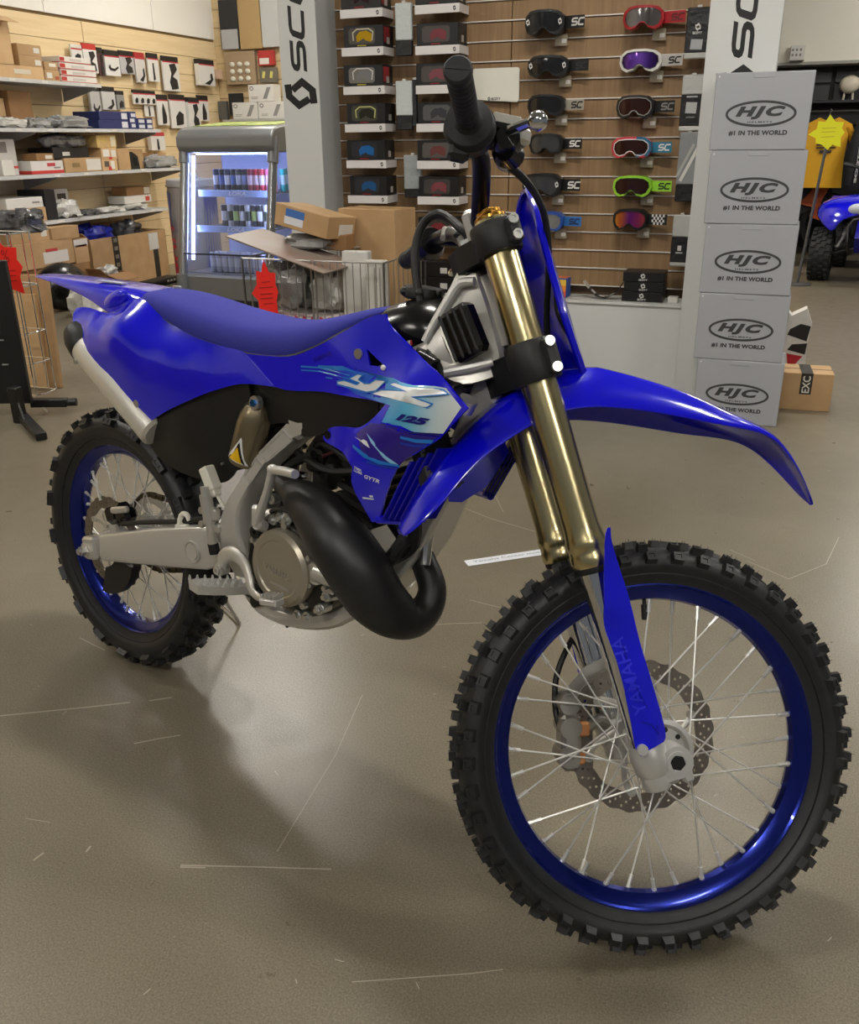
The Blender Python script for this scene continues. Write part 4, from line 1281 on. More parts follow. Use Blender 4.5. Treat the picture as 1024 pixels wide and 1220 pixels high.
tri = lambda s, off: [(-.026 * s + off, .126 + .006 * (s - 1)), (.018 * s + off, .126 + .006 * (s - 1)), (-.004 * s + off, .126 - .046 * s)]
for s_, mm, lf in ((1.25, DW, 0), (1.0, mat('label_black', (8, 8, 8), .5), 1), (.74, mat('label_yellow', (240, 190, 20), .45), 2)):
    t3, pts = tri_fill(tri(s_, -.004), (), .01)
    MB().add([on_res(*p) + Vector((0, -.0007 * (lf + 1), 0)) for p in pts], t3).build('warning_label', mm, res)
b = MB()
hel = []
for k in range(0, 7 * 16 + 1):
    t = k / 16
    a = 2 * math.pi * t
    p = Vector((.565, 0, .70)) + Vector((.028, 0, -.22)) * (t / 7)
    hel.append(p + Vector((math.cos(a) * .038, math.sin(a) * .038, 0)))
b.tube(hel, .0055, n=6)
b.build('shock_spring', BLACKG, bike)
MB().cyl((.56, 0, .80), (.595, 0, .45), .02, n=16).build('shock_body', DARKM, bike)

# footpeg, brake pedal, master cylinder
b = MB()
pg0, pg1 = Vector((.575, -.125, .415)), Vector((.525, -.215, .425))
b.tube([(.595, -.10, .395), pg0], [.012, .012], n=8)
dd = (pg1 - pg0)
ex = Vector((.028, -.005, 0))
rg = []
for t, s_ in ((0, .8), (.3, 1), (.7, 1), (1, .75)):
    q = pg0 + dd * t
    rg.append([q - ex * s_ + Vector((0, 0, .008)), q + ex * s_ + Vector((0, 0, .008)), q + ex * s_ * .8 - Vector((0, 0, .012)), q - ex * s_ * .8 - Vector((0, 0, .012))])
b.loft(rg)
for i in range(7):
    for s_ in (-1, 1, 0):
        q = pg0 + dd * (.06 + .15 * i) + ex * s_ * .85 + Vector((0, 0, .008))
        b.cyl(q, q + Vector((0, 0, .009)), .0045, .002, n=4)
b.build('footpeg', ALU, bike)
b = MB()
for i in range(1):
    b.tube([(.595, .10, .395), (.575, .125, .415), (.535, .21, .425)], [.012, .02, .014], n=8)
b.build('footpeg', ALU, bike)
PD = [(.530, -.146, .448), (.545, -.152, .478), (.58, -.158, .497), (.622, -.166, .493), (.648, -.175, .474), (.668, -.184, .452), (.695, -.19, .447), (.73, -.20, .455)]
b = MB().tube(PD, [.012, .016, .0165, .014, .011, .0095, .0085, .0085], n=12, sub=4, flat=.6, up=(0, 1, 0))
bpd = b.build('brake_pedal', FRAMEM, bike)
b = MB().box((.745, -.202, .458), (.048, .026, .014), Matrix.Rotation(R(-12), 3, 'Y'), .003)
for k in range(4):
    b.box((.729 + .011 * k, -.202, .468 + .002 * k), (.004, .026, .006), Matrix.Rotation(R(-12), 3, 'Y'))
b.build('pedal_tip', ALU, bpd)
MB().cyl((.532, -.158, .447), (.532, -.135, .447), .013, n=16).lathe([(.004, 0), (.009, 0), (.009, .005), (.004, .005)], (.532, -.158, .447), (0, -1, 0), 14, closed=True).build('pedal_pivot', ALUB, bpd)
b = MB().cyl((.473, -.142, .612), (.477, -.142, .592), .010, n=14).cyl((.475, -.142, .595), (.487, -.14, .535), .0135, n=16).cyl((.487, -.14, .54), (.491, -.137, .49), .010, n=14)
b.box((.492, -.135, .555), (.03, .02, .03), None, .006)
b.box((.50, -.13, .525), (.022, .02, .02), None, .004)
rm = b.build('rear_master_cylinder', ALUB, bike)
MB().cyl((.491, -.137, .49), (.495, -.135, .468), .0115, n=14).build('cylinder_boot', BLACKP, rm)
for z in (.56, .53):
    MB().cyl((.470, -.152, z), (.470, -.142, z), .008, n=6).build('mount_bolt', STEEL, rm)
b = MB().box((.470, -.125, .625), (.026, .026, .052), Matrix.Rotation(R(-32), 3, 'Y'), .003)
b.box((.486, -.125, .60), (.016, .02, .02), Matrix.Rotation(R(-32), 3, 'Y'), .003)
b.tube([(.488, -.125, .597), (.505, -.122, .575), (.52, -.12, .56)], .004, n=6)
b.build('brake_fluid_reservoir', WHITEP, bike)
MB().box((.59, -.105, .40), (.05, .03, .03), None, .008).cyl((.60, -.12, .385), (.60, -.10, .385), .012, n=12).build('peg_bracket', DARKM, bike)
MB().tube([(.675, -.095, .365), (.675, -.095, .345)], [.006, .003], n=8).build('drain_tube', BLACKP, bike)

# ---------------------------------------------------------------- swingarm and rear brake
for sg in (1, -1):
    SW = [(.03, -.118, .327, .387), (.06, -.135, .325, .392), (.27, -.133, .372, .463), (.40, -.13, .402, .50), (.45, -.126, .413, .512), (.485, -.112, .43, .475)]
    rings = []
    for x, y, z0, z1 in SW:
        wd = .034
        rings.append([(x, sg * (y + .004), z0), (x, sg * y, z0 + .012), (x, sg * y, z1 - .012), (x, sg * (y + .004), z1), (x, sg * (y + wd), z1), (x, sg * (y + wd), z0)])
    b = MB().loft(rings)
    sw = b.build('swingarm', FRAMEM, bike, None, 40)
    m = sw.modifiers.new('b', 'BEVEL'); m.width = .004; m.segments = 2; m.limit_method = 'ANGLE'
    MB().lathe([(0, .002), (.018, .002), (.0185, 0), (.019, -.003)], (.412, sg * -.131, .447), (0, -sg, 0), 28).build('pivot_plug', FRAMEM, sw)
    MB().lathe([(.0215, -.003), (.022, .002), (.025, .002), (.0255, -.003)], (.412, sg * -.131, .447), (0, -sg, 0), 28).build('pivot_ring', ALU, sw)
    b = MB().box((.012, sg * -.122, .345), (.055, .03, .058), Matrix.Rotation(R(-13), 3, 'Y'), .006)
    b.cyl((.0, sg * -.14, .338), (0, sg * -.10, .338), .019, n=6)
    ad = b.build('axle_block', ALUB, sw)
    MB().cyl((.0, sg * -.152, .338), (0, sg * -.135, .338), .012, n=6).cyl((.0, sg * -.158, .338), (0, sg * -.15, .338), .008, n=12).build('axle_end_nut', STEEL, ad)
    MB().cyl((-.03, sg * -.125, .336), (.0, sg * -.125, .342), .006, n=6).build('adjuster_bolt', STEEL, ad)
MB().cyl((0, -.14, .338), (0, .14, .338), .0105, n=14).build('rear_axle', STEEL, bike)
MB().box((.42, 0, .465), (.07, .2, .07), None, .015).build('swingarm_bridge', FRAMEM, bike)
b = MB().tube([(.355, -.118, .485), (.36, -.118, .515), (.378, -.118, .522), (.388, -.118, .51)], [.008, .006, .006, .005], n=8, sub=3)
b.box((.362, -.118, .49), (.045, .012, .01), Matrix.Rotation(R(-14), 3, 'Y'), .003)
b.build('hose_clip', WHITEP, bike)
MB().tube([(.13, -.115, .435), (.22, -.113, .462), (.33, -.113, .492), (.45, -.115, .53), (.487, -.125, .535)], .006, n=8, sub=4).build('rear_brake_hose', BLACKP, bike)
b = MB().box((.055, -.075, .435), (.075, .045, .05), Matrix.Rotation(R(-20), 3, 'Y'), .012)
b.box((.10, -.085, .445), (.06, .035, .035), Matrix.Rotation(R(-16), 3, 'Y'), .01)
b.cyl((.06, -.105, .44), (.06, -.06, .44), .017, n=16)
rc = b.build('rear_caliper', BLACKG, bike)
MB().box((.105, -.105, .462), (.07, .012, .016), Matrix.Rotation(R(-16), 3, 'Y'), .004).build('caliper_cover', ALUB, rc)
MB().lathe([(.004, 0), (.01, 0), (.01, .006), (.004, .006)], (.112, -.108, .435), (0, -1, 0), 14, closed=True).build('caliper_bolt', DARKM, rc)
MB().tube([(-.045, -.07, .50), (-.04, -.07, .47), (-.035, -.068, .445)], [.004, .003, .004], n=6).build('bleed_pipe', WHITEP, rc)
b = MB()
GDp = [(math.cos(t) * .125, .338 + math.sin(t) * .125) for t in [R(-95 + 7 * k) for k in range(13)]] + [(math.cos(t) * .055, .338 + math.sin(t) * .055) for t in [R(-20 - 12 * k) for k in range(6)]]
b.prism(GDp, lambda a, c, h: (a, h, c), -.09, -.072)
b.build('disc_guard', BLACKP, bike)
# rear sprocket and chain on the left
b = MB()
N_ = 48
out = []
for k in range(N_ * 2):
    rr_ = .104 if k % 2 else .097
    t = math.pi * k / N_
    out.append((math.cos(t) * rr_, math.sin(t) * rr_))
inn = [(math.cos(t) * .078, math.sin(t) * .078) for t in [2 * math.pi * k / 40 for k in range(40)]]
tris, pts = tri_fill(out, [inn])
n = len(pts)
b.add([(p[0], .062, p[1]) for p in pts] + [(p[0], .068, p[1]) for p in pts], list(tris) + [tuple(n + i for i in t[::-1]) for t in tris] + [(i, (i + 1) % len(out), n + (i + 1) % len(out), n + i) for i in range(len(out))] + [(len(out) + i, len(out) + (i + 1) % 40, n + len(out) + (i + 1) % 40, n + len(out) + i) for i in range(40)])
for k in range(6):
    t = 2 * math.pi * k / 6
    b.tube([(math.cos(t) * .085, .065, math.sin(t) * .085), (math.cos(t) * .04, .062, math.sin(t) * .04)], [.009, .011], n=8, flat=.4, up=(0, 1, 0))
b.build('rear_sprocket', ALUB, bike, MR)
ch = []
for k in range(20):
    t = R(95 + 170 * k / 19)
    ch.append(Vector((math.cos(t) * .102, .065, .338 + math.sin(t) * .102)))
for k in range(14):
    t = k / 13
    ch.append(Vector((.02 + .58 * t, .065, .236 + .175 * t)))
for k in range(8):
    t = R(-70 + 150 * k / 7)
    ch.append(Vector((.60 + math.cos(t) * .03, .065, .45 + math.sin(t) * .03)))
for k in range(14):
    t = k / 13
    ch.append(Vector((.59 - .58 * t, .065, .482 - .042 * t)))
path = []
tot = [0]
for i in range(len(ch)):
    tot.append(tot[-1] + (ch[(i + 1) % len(ch)] - ch[i]).length)
NL = 112
b = MB()
for k in range(NL):
    s_ = tot[-1] * k / NL
    i = max(j for j in range(len(ch)) if tot[j] <= s_)
    p, q = ch[i], ch[(i + 1) % len(ch)]
    u = (s_ - tot[i]) / max(1e-6, tot[i + 1] - tot[i])
    c = p.lerp(q, u); d = (q - p).normalized()
    Mx = Matrix((d, YV, d.cross(YV))).transposed()
    for yy in ((-.006, .006) if k % 2 else (-.0035, .0035)):
        b.box(c + YV * yy, (.018, .002, .012), Mx)
    b.cyl(c - YV * .004, c + YV * .004, .004, n=6)
tag(b.build('drive_chain', mat('chain_metal', (92, 82, 64), .4, .9), bike), kind='stuff')

# wire triangle stand hooked into the rear axle on the left
def bw(p):
    return bike.matrix_world @ Vector(p)
std = thing('triangle_stand', 'silver wire triangle stand holding up the rear axle of the dirt bike', 'bike stand', (0, 0, 0))
top = bw((0.0, .145, .338))
f1, f2 = Vector((.17, .235, .005)), Vector((.03, .33, .005))
MB().tube([top, f1.lerp(top, .3) , f1], .005, n=8).build('stand_leg', CHROME, std)
MB().tube([top, f2], .005, n=8).build('stand_leg', CHROME, std)
MB().tube([f1, f2], .005, n=8).build('stand_foot', CHROME, std)
# ================================================================ ROOM
def st(o):
    o['kind'] = 'structure'
    return o
WHITEW = mat('white_wall_paint', (236, 233, 225), 0.75, bump=(60, 0.03))
def wood_mat(name, c1, c2, axis, rough=0.5):
    m = bpy.data.materials.new(name)
    m.use_nodes = True
    nt = m.node_tree
    b = nt.nodes['Principled BSDF']
    b.inputs['Roughness'].default_value = rough
    tc = nt.nodes.new('ShaderNodeTexCoord')
    mp = nt.nodes.new('ShaderNodeMapping')
    mp.inputs['Scale'].default_value = tuple(1.2 if i == axis else 26 for i in range(3))
    n = nt.nodes.new('ShaderNodeTexNoise'); n.inputs['Scale'].default_value = 1.6; n.inputs['Detail'].default_value = 6; n.inputs['Distortion'].default_value = 0.4
    r = nt.nodes.new('ShaderNodeValToRGB')
    r.color_ramp.elements[0].position = 0.3; r.color_ramp.elements[1].position = 0.7
    r.color_ramp.elements[0].color = lin(c1); r.color_ramp.elements[1].color = lin(c2)
    nt.links.new(tc.outputs['Object'], mp.inputs[0]); nt.links.new(mp.outputs[0], n.inputs['Vector'])
    nt.links.new(n.outputs['Fac'], r.inputs[0]); nt.links.new(r.outputs[0], b.inputs['Base Color'])
    MATS[name] = m
    return m
MAPLE = wood_mat('maple_slat', (222, 196, 150), (232, 210, 168), 1)
MAPLEX = wood_mat('maple_slat_back', (196, 172, 130), (208, 184, 142), 0)
OAK = wood_mat('oak_slat', (128, 100, 68), (152, 122, 86), 2)
GROOVE = mat('slat_groove', (120, 96, 60), 0.8)
SHELFM = mat('shelf_grey', (178, 178, 176), 0.45)
WHITEL = mat('white_laminate', (205, 206, 204), 0.4)
GREYL = mat('grey_laminate', (186, 188, 187), 0.45)

XW, YB = -4.95, 8.45
# left wall: white upper panels, maple slats below
wl = st(MB().box((XW - 0.06, 3.0, 1.95), (0.08, 18.0, 3.9)).build('wall_left', GROOVE))
for k in range(9):
    y0 = -5.5 + k * 1.6
    y1 = min(y0 + 1.592, YB)
    if y1 - y0 < .1: continue
    MB().box((XW - 0.01, (y0 + y1) / 2, 3.12), (0.02, y1 - y0, 1.5), None, .002).build('panel', WHITEW, wl)
z = 2.345
k = 0
edges = [-1.2, 1.2, 3.7, 6.17, YB]
while z > 0.1:
    for y0, y1 in zip(edges[:-1], edges[1:]):
        MB().box((XW - 0.01, (y0 + y1) / 2, z - 0.0925), (0.026, y1 - y0 - 0.01, 0.181), None, .003).build('slat', MAPLE, wl)
    z -= 0.185
# back wall behind the parts corner
wb = st(MB().box((-2.0, YB + 0.06, 1.95), (6.0, 0.08, 3.9)).build('wall_back', GROOVE))
z = 3.6
while z > 0.1:
    MB().box((-2.0, YB + 0.01, z - 0.092), (6.0, 0.026, 0.181), None, .003).build('slat', MAPLEX, wb)
    z -= 0.185
# far wall on the right: white bulkhead over black display panelling
YF = 10.6
wr = st(MB().box((4.0, YF + 0.06, 1.95), (6.0, 0.08, 3.9)).build('wall_far', mat('black_panelling', (26, 26, 28), 0.6)))
bk = st(MB().box((4.0, YF - 0.22, 2.98), (6.0, 0.5, 1.96)).build('trim_1', mat('bulkhead_paint', (226, 222, 208), 0.8)))
st(MB().box((4.0, YF - 0.475, 2.01), (6.0, 0.02, 0.03)).build('trim_2', mat('bulkhead_edge', (150, 148, 140), 0.5)))
for k in range(7):
    MB().box((1.6 + k * .5, YF, 1.72), (.46, .02, .18), None, .004).build('panel', mat('black_tile', (22, 22, 24), .35), wr)
    MB().box((1.6 + k * .5, YF, 1.92), (.46, .02, .18), None, .004).build('panel', MATS['black_tile'], wr)

# ---------------------------------------------------------------- goggle display bay
YP, YW = 2.99, 3.22
def scott_emblem(mb, fn):
    stroke(mb, [(.07, .84), (.10, .42), (.43, .09), (.80, .31)], .24, fn)
    stroke(mb, [(.22, .63), (.57, .91), (.92, .60), (.95, .14)], .24, fn)
LET = {'S': [(1, 1), (.25, 1), (.09, .96), (0, .86), (0, .66), (.07, .55), (.2, .5), (.8, .5), (.93, .45), (1, .34), (1, .14), (.91, .04), (.75, 0), (0, 0)],
       'C': [(1, 1), (.25, 1), (.08, .95), (0, .82), (0, .18), (.08, .05), (.25, 0), (1, 0)], 'T': None,
       'O': [(.18, 1), (.82, 1), (1, .84), (1, .16), (.82, 0), (.18, 0), (0, .16), (0, .84)]}
INKB = mat('black_ink', (14, 14, 15), 0.5)
def scott_word(mb, fn, s='SCOTT', wd=.26, sh=.22):
    """fn(a, b): a runs along the word (0..1 per letter pitch 1.3), b up 0..1"""
    for i, c in enumerate(s):
        g = lambda a, b, i=i: fn(i * 1.32 + a + sh * b, b)
        if c == 'T':
            stroke(mb, [(-.05, .88), (1.05, .88)], wd, g); stroke(mb, [(.5, .88), (.5, -.12)], wd, g)
        else:
            stroke(mb, LET[c], wd, g, c == 'O')
def pillar(name, x0, x1, label, s, ex, ez, ew):
    t = thing(name, label, 'pillar', ((x0 + x1) / 2, YP + .13, 0))
    cx = (x0 + x1) / 2
    MB().box((0, 0, 1.45), (x1 - x0, .26, 2.9), None, .003).build('post', GREYL, t)
    MB().box((0, -.1325, 1.45), (x1 - x0 + .004, .006, 2.9), None, .002).build('front_panel', WHITEL, t)
    b = MB()
    yy = -.1365
    scott_emblem(b, lambda a, c: (ex - cx + ew * (a - .5), yy, ez + ew * .80 * (c - .5)))
    b.build('emblem', INKB, t, None, 0)
    b = MB()
    # the word runs upwards; letter tops point to -x
    lh, lw = .074, .12
    scott_word(b, lambda a, c: (ex - cx + lh * (.5 - c), yy, ez + .065 + .04 + a * lw))
    b.build('lettering', INKB, t, None, 0)
    return t
pillar('display_pillar', -1.09, -.875, 'white display pillar with vertical black lettering beside the drinks fridge', 1, -.983, 1.509, .17)
pillar('display_pillar', 1.073, 1.377, 'white display pillar with vertical black lettering behind the stack of helmet boxes', 1, 1.225, 1.492, .18)

disp = thing('goggle_wall', 'brown oak slat wall with clear rails holding goggles between two white pillars', 'display wall', (.1, YW, 0))
RZ = [1.822 - .0912 * k for k in range(-11, 15)]
for k, z in enumerate(RZ[:-1]):
    zz = z - .0912
    if zz < .5: break
    for x0, x1 in ((-.975, .10), (.10, 1.17)):
        MB().box(((x0 + x1) / 2 - .1, .012, (z + zz) / 2), (x1 - x0 - .004, .02, .0845), None, .002).build('slat', OAK, disp)
    MB().box((0, 0, zz + .0015), (1.95, .014, .006), None, .001).build('rail', mat('clear_rail', (226, 220, 212), .2, .1), disp)
MB().box((0, .04, 1.5), (2.3, .03, 3.0)).build('back_panel', mat('rail_slot', (90, 70, 48), .7), disp)
pln = thing('display_plinth', 'low white plinth under the goggle wall holding small boxes', 'plinth', (.1, 3.10, 0))
MB().box((0, 0, .245), (1.945, .215, .49), None, .003).build('plinth_body', WHITEL, pln)
MB().box((0, -.004, .495), (1.945, .225, .014), None, .003).build('plinth_top', mat('plinth_top', (196, 196, 192), .4), pln)
PT = .5025

BOXB = mat('goggle_box_black', (22, 21, 22), .4)
STRIPW = mat('shelf_white', (222, 218, 216), .4)
EMB = {}
# goggle boxes on small white trays
def goggle_box(x, z, dx, winc, lens, side, label, depth=.15, frame=None):
    """front face at YW - depth; x = left edge, z = tray top"""
    wd, h = .222, .1
    yf = YW - depth
    t = thing('goggle_box', label, 'box', (x + wd / 2 + dx, yf + depth / 2, z + .001))
    hd = (depth - .014) / 2
    MB().box((0, 0, h / 2), (wd, 2 * hd, h), None, .002).build('carton_body', BOXB, t)
    b = MB().prism([(-.082, .022), (-.072, .014), (.055, .014), (.066, .024), (.066, .078), (.055, .087), (-.07, .087), (-.082, .076)], lambda a, c, h2: (a, h2, c), -hd - .0012, -hd - .0002)
    b.build('window', mat('window_' + winc, winc, .12), t)
    b = MB().prism([(-.035, .022), (-.008, .034), (.0, .04), (.012, .03), (.045, .022), (.048, .06), (.02, .074), (-.02, .07), (-.04, .05)], lambda a, c, h2: (a, h2, c), -hd - .0022, -hd - .0012)
    b.build('lens', mat('lens_' + lens, lens, .12, .3), t)
    if frame:
        b = MB(); stroke(b, [(-.055, .03), (-.058, .066), (-.035, .082), (.032, .082), (.056, .068), (.05, .028)], .006, lambda a, c: (a, -hd - .0026, c)); b.build('goggle_frame', cmat(frame), t)
    MB().box((-.01, -hd - .0008, .007), (.05, .0012, .005)).build('print_line', cmat('8a2024' if lens not in ('c8a020', '8c8c8c') else 'b0a030'), t)
    MB().box((wd / 2 + .0006, -.02, .055), (.0012, .075, .07)).build('side_print', cmat(side), t)
    MB().box((wd / 2 + .0012, -.005, .03), (.0012, .035, .03)).build('side_label', cmat('b8b4b0'), t)
    return t
def tray(x, z, label):
    t = thing('shelf_tray', label, 'shelf', (x + .118, YW - .075, z))
    MB().box((0, 0, -.002), (.236, .146, .004)).build('tray_base', STRIPW, t)
    MB().box((0, -.0745, -.02), (.236, .004, .04), None, .001).build('tray_front', STRIPW, t)
    MB().box((.117, -.002, -.02), (.003, .146, .036)).build('tray_side', STRIPW, t)
    b = MB(); scott_emblem(b, lambda a, c: (.092 + .013 * (a - .5), -.0772, -.02 + .022 * (c - .5))); b.build('emblem', INKB, t, None, 0)
colA = [(1.896, None), (1.722, ('5a5450', 'c8a020', '8a2a2c', 'yellow lensed')), (1.540, ('77736e', '8c8c8c', 'a03034', 'grey lensed')), (1.358, ('4a4a40', '35352a', '2a2828', 'olive framed')), (1.178, ('343438', '2d6fb4', '2a2828', 'bright blue lensed')), (.998, ('343438', '2f5f92', '2a2828', 'dull blue lensed'))]
nth = ['top', 'second', 'third', 'fourth', 'fifth', 'sixth']
for i, (z, g) in enumerate(colA):
    tray(-.774, z, '%s white tray in the goggle box column beside the left pillar' % nth[i] if 0 else '%s white tray down in the goggle box column against the pillar' % nth[i])
    if g is None:
        g = ('3c3a38', '3a2a2c', '8a2a2c', 'dark red sided')
    goggle_box(-.774, z, .004 + .008 * (i % 2), g[0], g[1], g[2], 'black goggle box with %s goggle, on the %s tray against the pillar' % (g[3], nth[i]), frame={1: 'bdb9a0', 2: 'c8c6c2', 3: 'b8b870'}.get(i))
colB = [(1.895, '3c3a38', '3a3030', '7c2a2c', 'plain dark'), (1.714, '55504e', '8c4a50', '2a2626', 'red goggle'), (1.534, '55504e', '94585e', '2a2626', 'pale red goggle'), (1.354, '5a5a5a', '4a4a4e', '2a2626', 'smoke grey goggle'), (1.174, '5a5652', '7c4a46', '2a2626', 'brick red goggle'), (.996, '45413f', '8e4c50', '2a2626', 'red and white goggle'), (.79, '3c3a38', '8a3c40', '2a2626', 'bright red goggle')]
for i, (z, wc, lc_, sd, nm) in enumerate(colB):
    tray(-.362, z, '%s white tray down in the goggle box column beside the placard' % (nth + ['seventh'])[i])
    goggle_box(-.362, z, .006 * (i % 2), wc, lc_, sd, 'black box with %s on the %s tray beside the placard' % (nm, (nth + ['seventh'])[i]))

# goggles on the wall
def goggles(x0, x1, z0, z1, fr, lens, strap, ink, label, lensr=.08, metal=.2, checker=False, nose=None, rim=None, frame2=None):
    wd, h = x1 - x0, z1 - z0
    cx, cz = (x0 + x1) / 2, (z0 + z1) / 2
    t = thing('goggles', label, 'goggles', (cx, YW - .075, cz), 0, 'goggles on the slat wall')
    a, c = wd / 2, h / 2
    out = [(-a, -.15 * c), (-a * .96, .5 * c), (-a * .7, .9 * c), (-.3 * a, c), (.3 * a, c), (.7 * a, .9 * c), (.96 * a, .5 * c), (a, -.15 * c), (.86 * a, -.75 * c), (.62 * a, -c), (.3 * a, -.85 * c), (.14 * a, -.5 * c), (0, -.42 * c), (-.14 * a, -.5 * c), (-.3 * a, -.85 * c), (-.62 * a, -c), (-.86 * a, -.75 * c)]
    inn = [(x * .87, y * .78) for x, y in out]
    cv = lambda x, k: .04 * (x / a) ** 2 + k
    # frame: ring with depth, curved around the face
    def ring(o, i_, k0, k1):
        n = len(o)
        vs = [(x, cv(x, k0), y) for x, y in o] + [(x, cv(x, k0), y) for x, y in i_] + [(x, cv(x, k1), y) for x, y in o] + [(x, cv(x, k1), y) for x, y in i_]
        fs = []
        for q in range(n):
            r = (q + 1) % n
            fs += [(q, r, n + r, n + q), (2 * n + q, 3 * n + q, 3 * n + r, 2 * n + r), (q, 2 * n + q, 2 * n + r, r), (n + q, n + r, 3 * n + r, 3 * n + q)]
        return vs, fs
    b = MB(); b.add(*ring(out, inn, -.045, .03))
    b.build('frame', mat('goggle_' + fr, fr, .35), t, None, 40)
    tris, pts = tri_fill(inn, (), .03)
    b = MB().add([(p[0], cv(p[0], -.041), p[1]) for p in pts] + [(p[0], cv(p[0], -.037), p[1]) for p in pts], list(tris) + [tuple(len(pts) + i for i in q[::-1]) for q in tris])
    b.build('lens', lens, t, None, 60)
    if rim:
        b = MB(); stroke(b, [(x * .98, y * .97) for x, y in inn], .004, lambda p, r: (p, cv(p, -.0465), r), True); b.build('lens_rim', cmat(rim), t)
    if frame2:
        b = MB(); stroke(b, [p for p in [(x * .94, y * .90) for x, y in out] if p[0] > .2 * a and p[1] > -.9 * c], .012, lambda p, r: (p, cv(p, -.0468), r)); b.build('frame_accent', cmat(frame2), t)
    if nose:
        MB().add([(x, cv(x, -.046), y) for x, y in ((-.3 * a, -.75 * c), (-.12 * a, -.38 * c), (.12 * a, -.38 * c), (.3 * a, -.75 * c), (.15 * a, -.46 * c), (0, -.3 * c), (-.15 * a, -.46 * c))], [(0, 1, 6), (1, 5, 6), (1, 2, 5), (2, 4, 5), (2, 3, 4)]).build('nose_guard', cmat(nose), t)
    # strap to the right, hanging flat, with the brand lettering
    sh = h * .50
    x2 = a + .095
    b = MB()
    P_ = [(a * .86, .03), (a + .02, .012), (x2, .0)]
    vs = []
    for x, y in P_:
        vs += [(x, y, -sh / 2), (x, y, sh / 2), (x, y + .003, sh / 2), (x, y + .003, -sh / 2)]
    fs = []
    for q in range(2):
        for k in range(4):
            l = (k + 1) % 4
            fs.append((q * 4 + k, q * 4 + l, (q + 1) * 4 + l, (q + 1) * 4 + k))
    fs += [(3, 2, 1, 0), (8, 9, 10, 11)]
    b.add(vs, fs); s_ = b.build('strap', mat('strap_' + strap, strap, .7), t, None, 30)
    if checker:
        b = MB()
        for q in range(7):
            for r in range(4):
                if (q + r) % 2:
                    x = a + .018 + q * .0092
                    yy = .012 - .012 * (x - a - .02) / .065 - .0012
                    b.add([(x, yy, -sh / 2 + r * sh / 4), (x + .0092, yy - .0017, -sh / 2 + r * sh / 4), (x + .0092, yy - .0017, -sh / 2 + (r + 1) * sh / 4), (x, yy, -sh / 2 + (r + 1) * sh / 4)], [(0, 1, 2, 3)])
        b.build('checker_print', cmat('d8d6d2'), s_, None, 0)
    else:
        b = MB(); k = sh * .5
        scott_word(b, lambda q, r: (a + .03 + q * k * .95, .0085 - .012 * (q * k * .95) / .065, -k / 2 + r * k), 'SC', .28)
        b.build('strap_lettering', cmat(ink), s_, None, 0)
    for sx in (-1, 1):
        if ink != 'none' and fr in ('161617', '171718'):
            b = MB(); scott_emblem(b, lambda q, r: (sx * a * .80 + .016 * (q - .5), cv(a * .8, -.049), .05 * c + .028 * (r - .5))); b.build('emblem', cmat('d4d2ce'), t, None, 0)
    MB().cyl((0, .03, c * .2), (0, .075, c * .2), .004, n=6).build('hook', STEEL, t)
    # price card
    MB().box((a * .75, .045, -c - .018), (.062, .0015, .05)).build('price_card', mat('acetate', (150, 140, 120), .25), t)
    MB().box((a * .75 + .014, .0438, -c - .022), (.024, .001, .018)).build('price_sticker', cmat('c9c6bf'), t)
LB = mat('lens_smoke', (34, 34, 36), .1, .2)
def irid(name, cols):
    m = bpy.data.materials.new(name); m.use_nodes = True
    nt = m.node_tree; b = nt.nodes['Principled BSDF']
    b.inputs['Roughness'].default_value = .12; b.inputs['Metallic'].default_value = .6
    tc = nt.nodes.new('ShaderNodeTexCoord'); sx = nt.nodes.new('ShaderNodeSeparateXYZ'); mr = nt.nodes.new('ShaderNodeMapRange')
    nt.links.new(tc.outputs['Object'], sx.inputs[0]); nt.links.new(sx.outputs[0], mr.inputs['Value'])
    mr.inputs['From Min'].default_value = -.09; mr.inputs['From Max'].default_value = .09
    r = nt.nodes.new('ShaderNodeValToRGB'); e = r.color_ramp.elements
    e[0].color = lin(cols[0]); e[1].color = lin(cols[-1])
    for i, c in enumerate(cols[1:-1]):
        k = e.new((i + 1) / (len(cols) - 1)); k.color = lin(c)
    nt.links.new(mr.outputs[0], r.inputs[0]); nt.links.new(r.outputs[0], b.inputs['Base Color'])
    return m
PURP = irid('lens_purple', ['2a1838', '6a3fae', '8a5ad0', '4a2a80', '2a1838'])
RAIN = irid('lens_rainbow', ['c89a40', 'd07038', '7a2a80', 'a03468', 'c86038'])
BRON = mat('lens_bronze', (58, 34, 30), .1, .4)
CLR = irid('lens_clear', ['4a4644', '8a8684', '57514e', '7a7674'])
goggles(.188, .386, 1.74, 1.85, '161617', LB, '131314', 'c9c7c4', 'black goggles with white emblems and white strap lettering, top of their column')
goggles(.207, .416, 1.557, 1.653, '171718', LB, '19191a', '2c2c2e', 'black goggles with white emblems and an all black strap')
goggles(.212, .403, 1.381, 1.479, '1b1b1c', LB, 'a39c90', '161616', 'black goggles on a beige grey strap')
goggles(.227, .403, 1.203, 1.30, '1a1a1b', mat('lens_clear_grey', (62, 62, 62), .1), '121213', 'dddbd7', 'black goggles with plain frame and one white strap letter, below the beige strap pair')
goggles(.197, .404, .999, 1.112, '161617', mat('lens_clear_grey'), '0f0f10', 'd8d6d2', 'bulky black goggles with canisters and white lettering above the blue pair')
goggles(.265, .42, .83, .925, '2a52a8', mat('lens_pale', (120, 118, 116), .15), '2a6ab0', '1a2c50', 'blue goggles with blue strap beside the bike number plate')
goggles(.664, .856, 1.744, 1.843, 'a01c24', CLR, 'a81e28', '5a1014', 'red goggles with red strap')
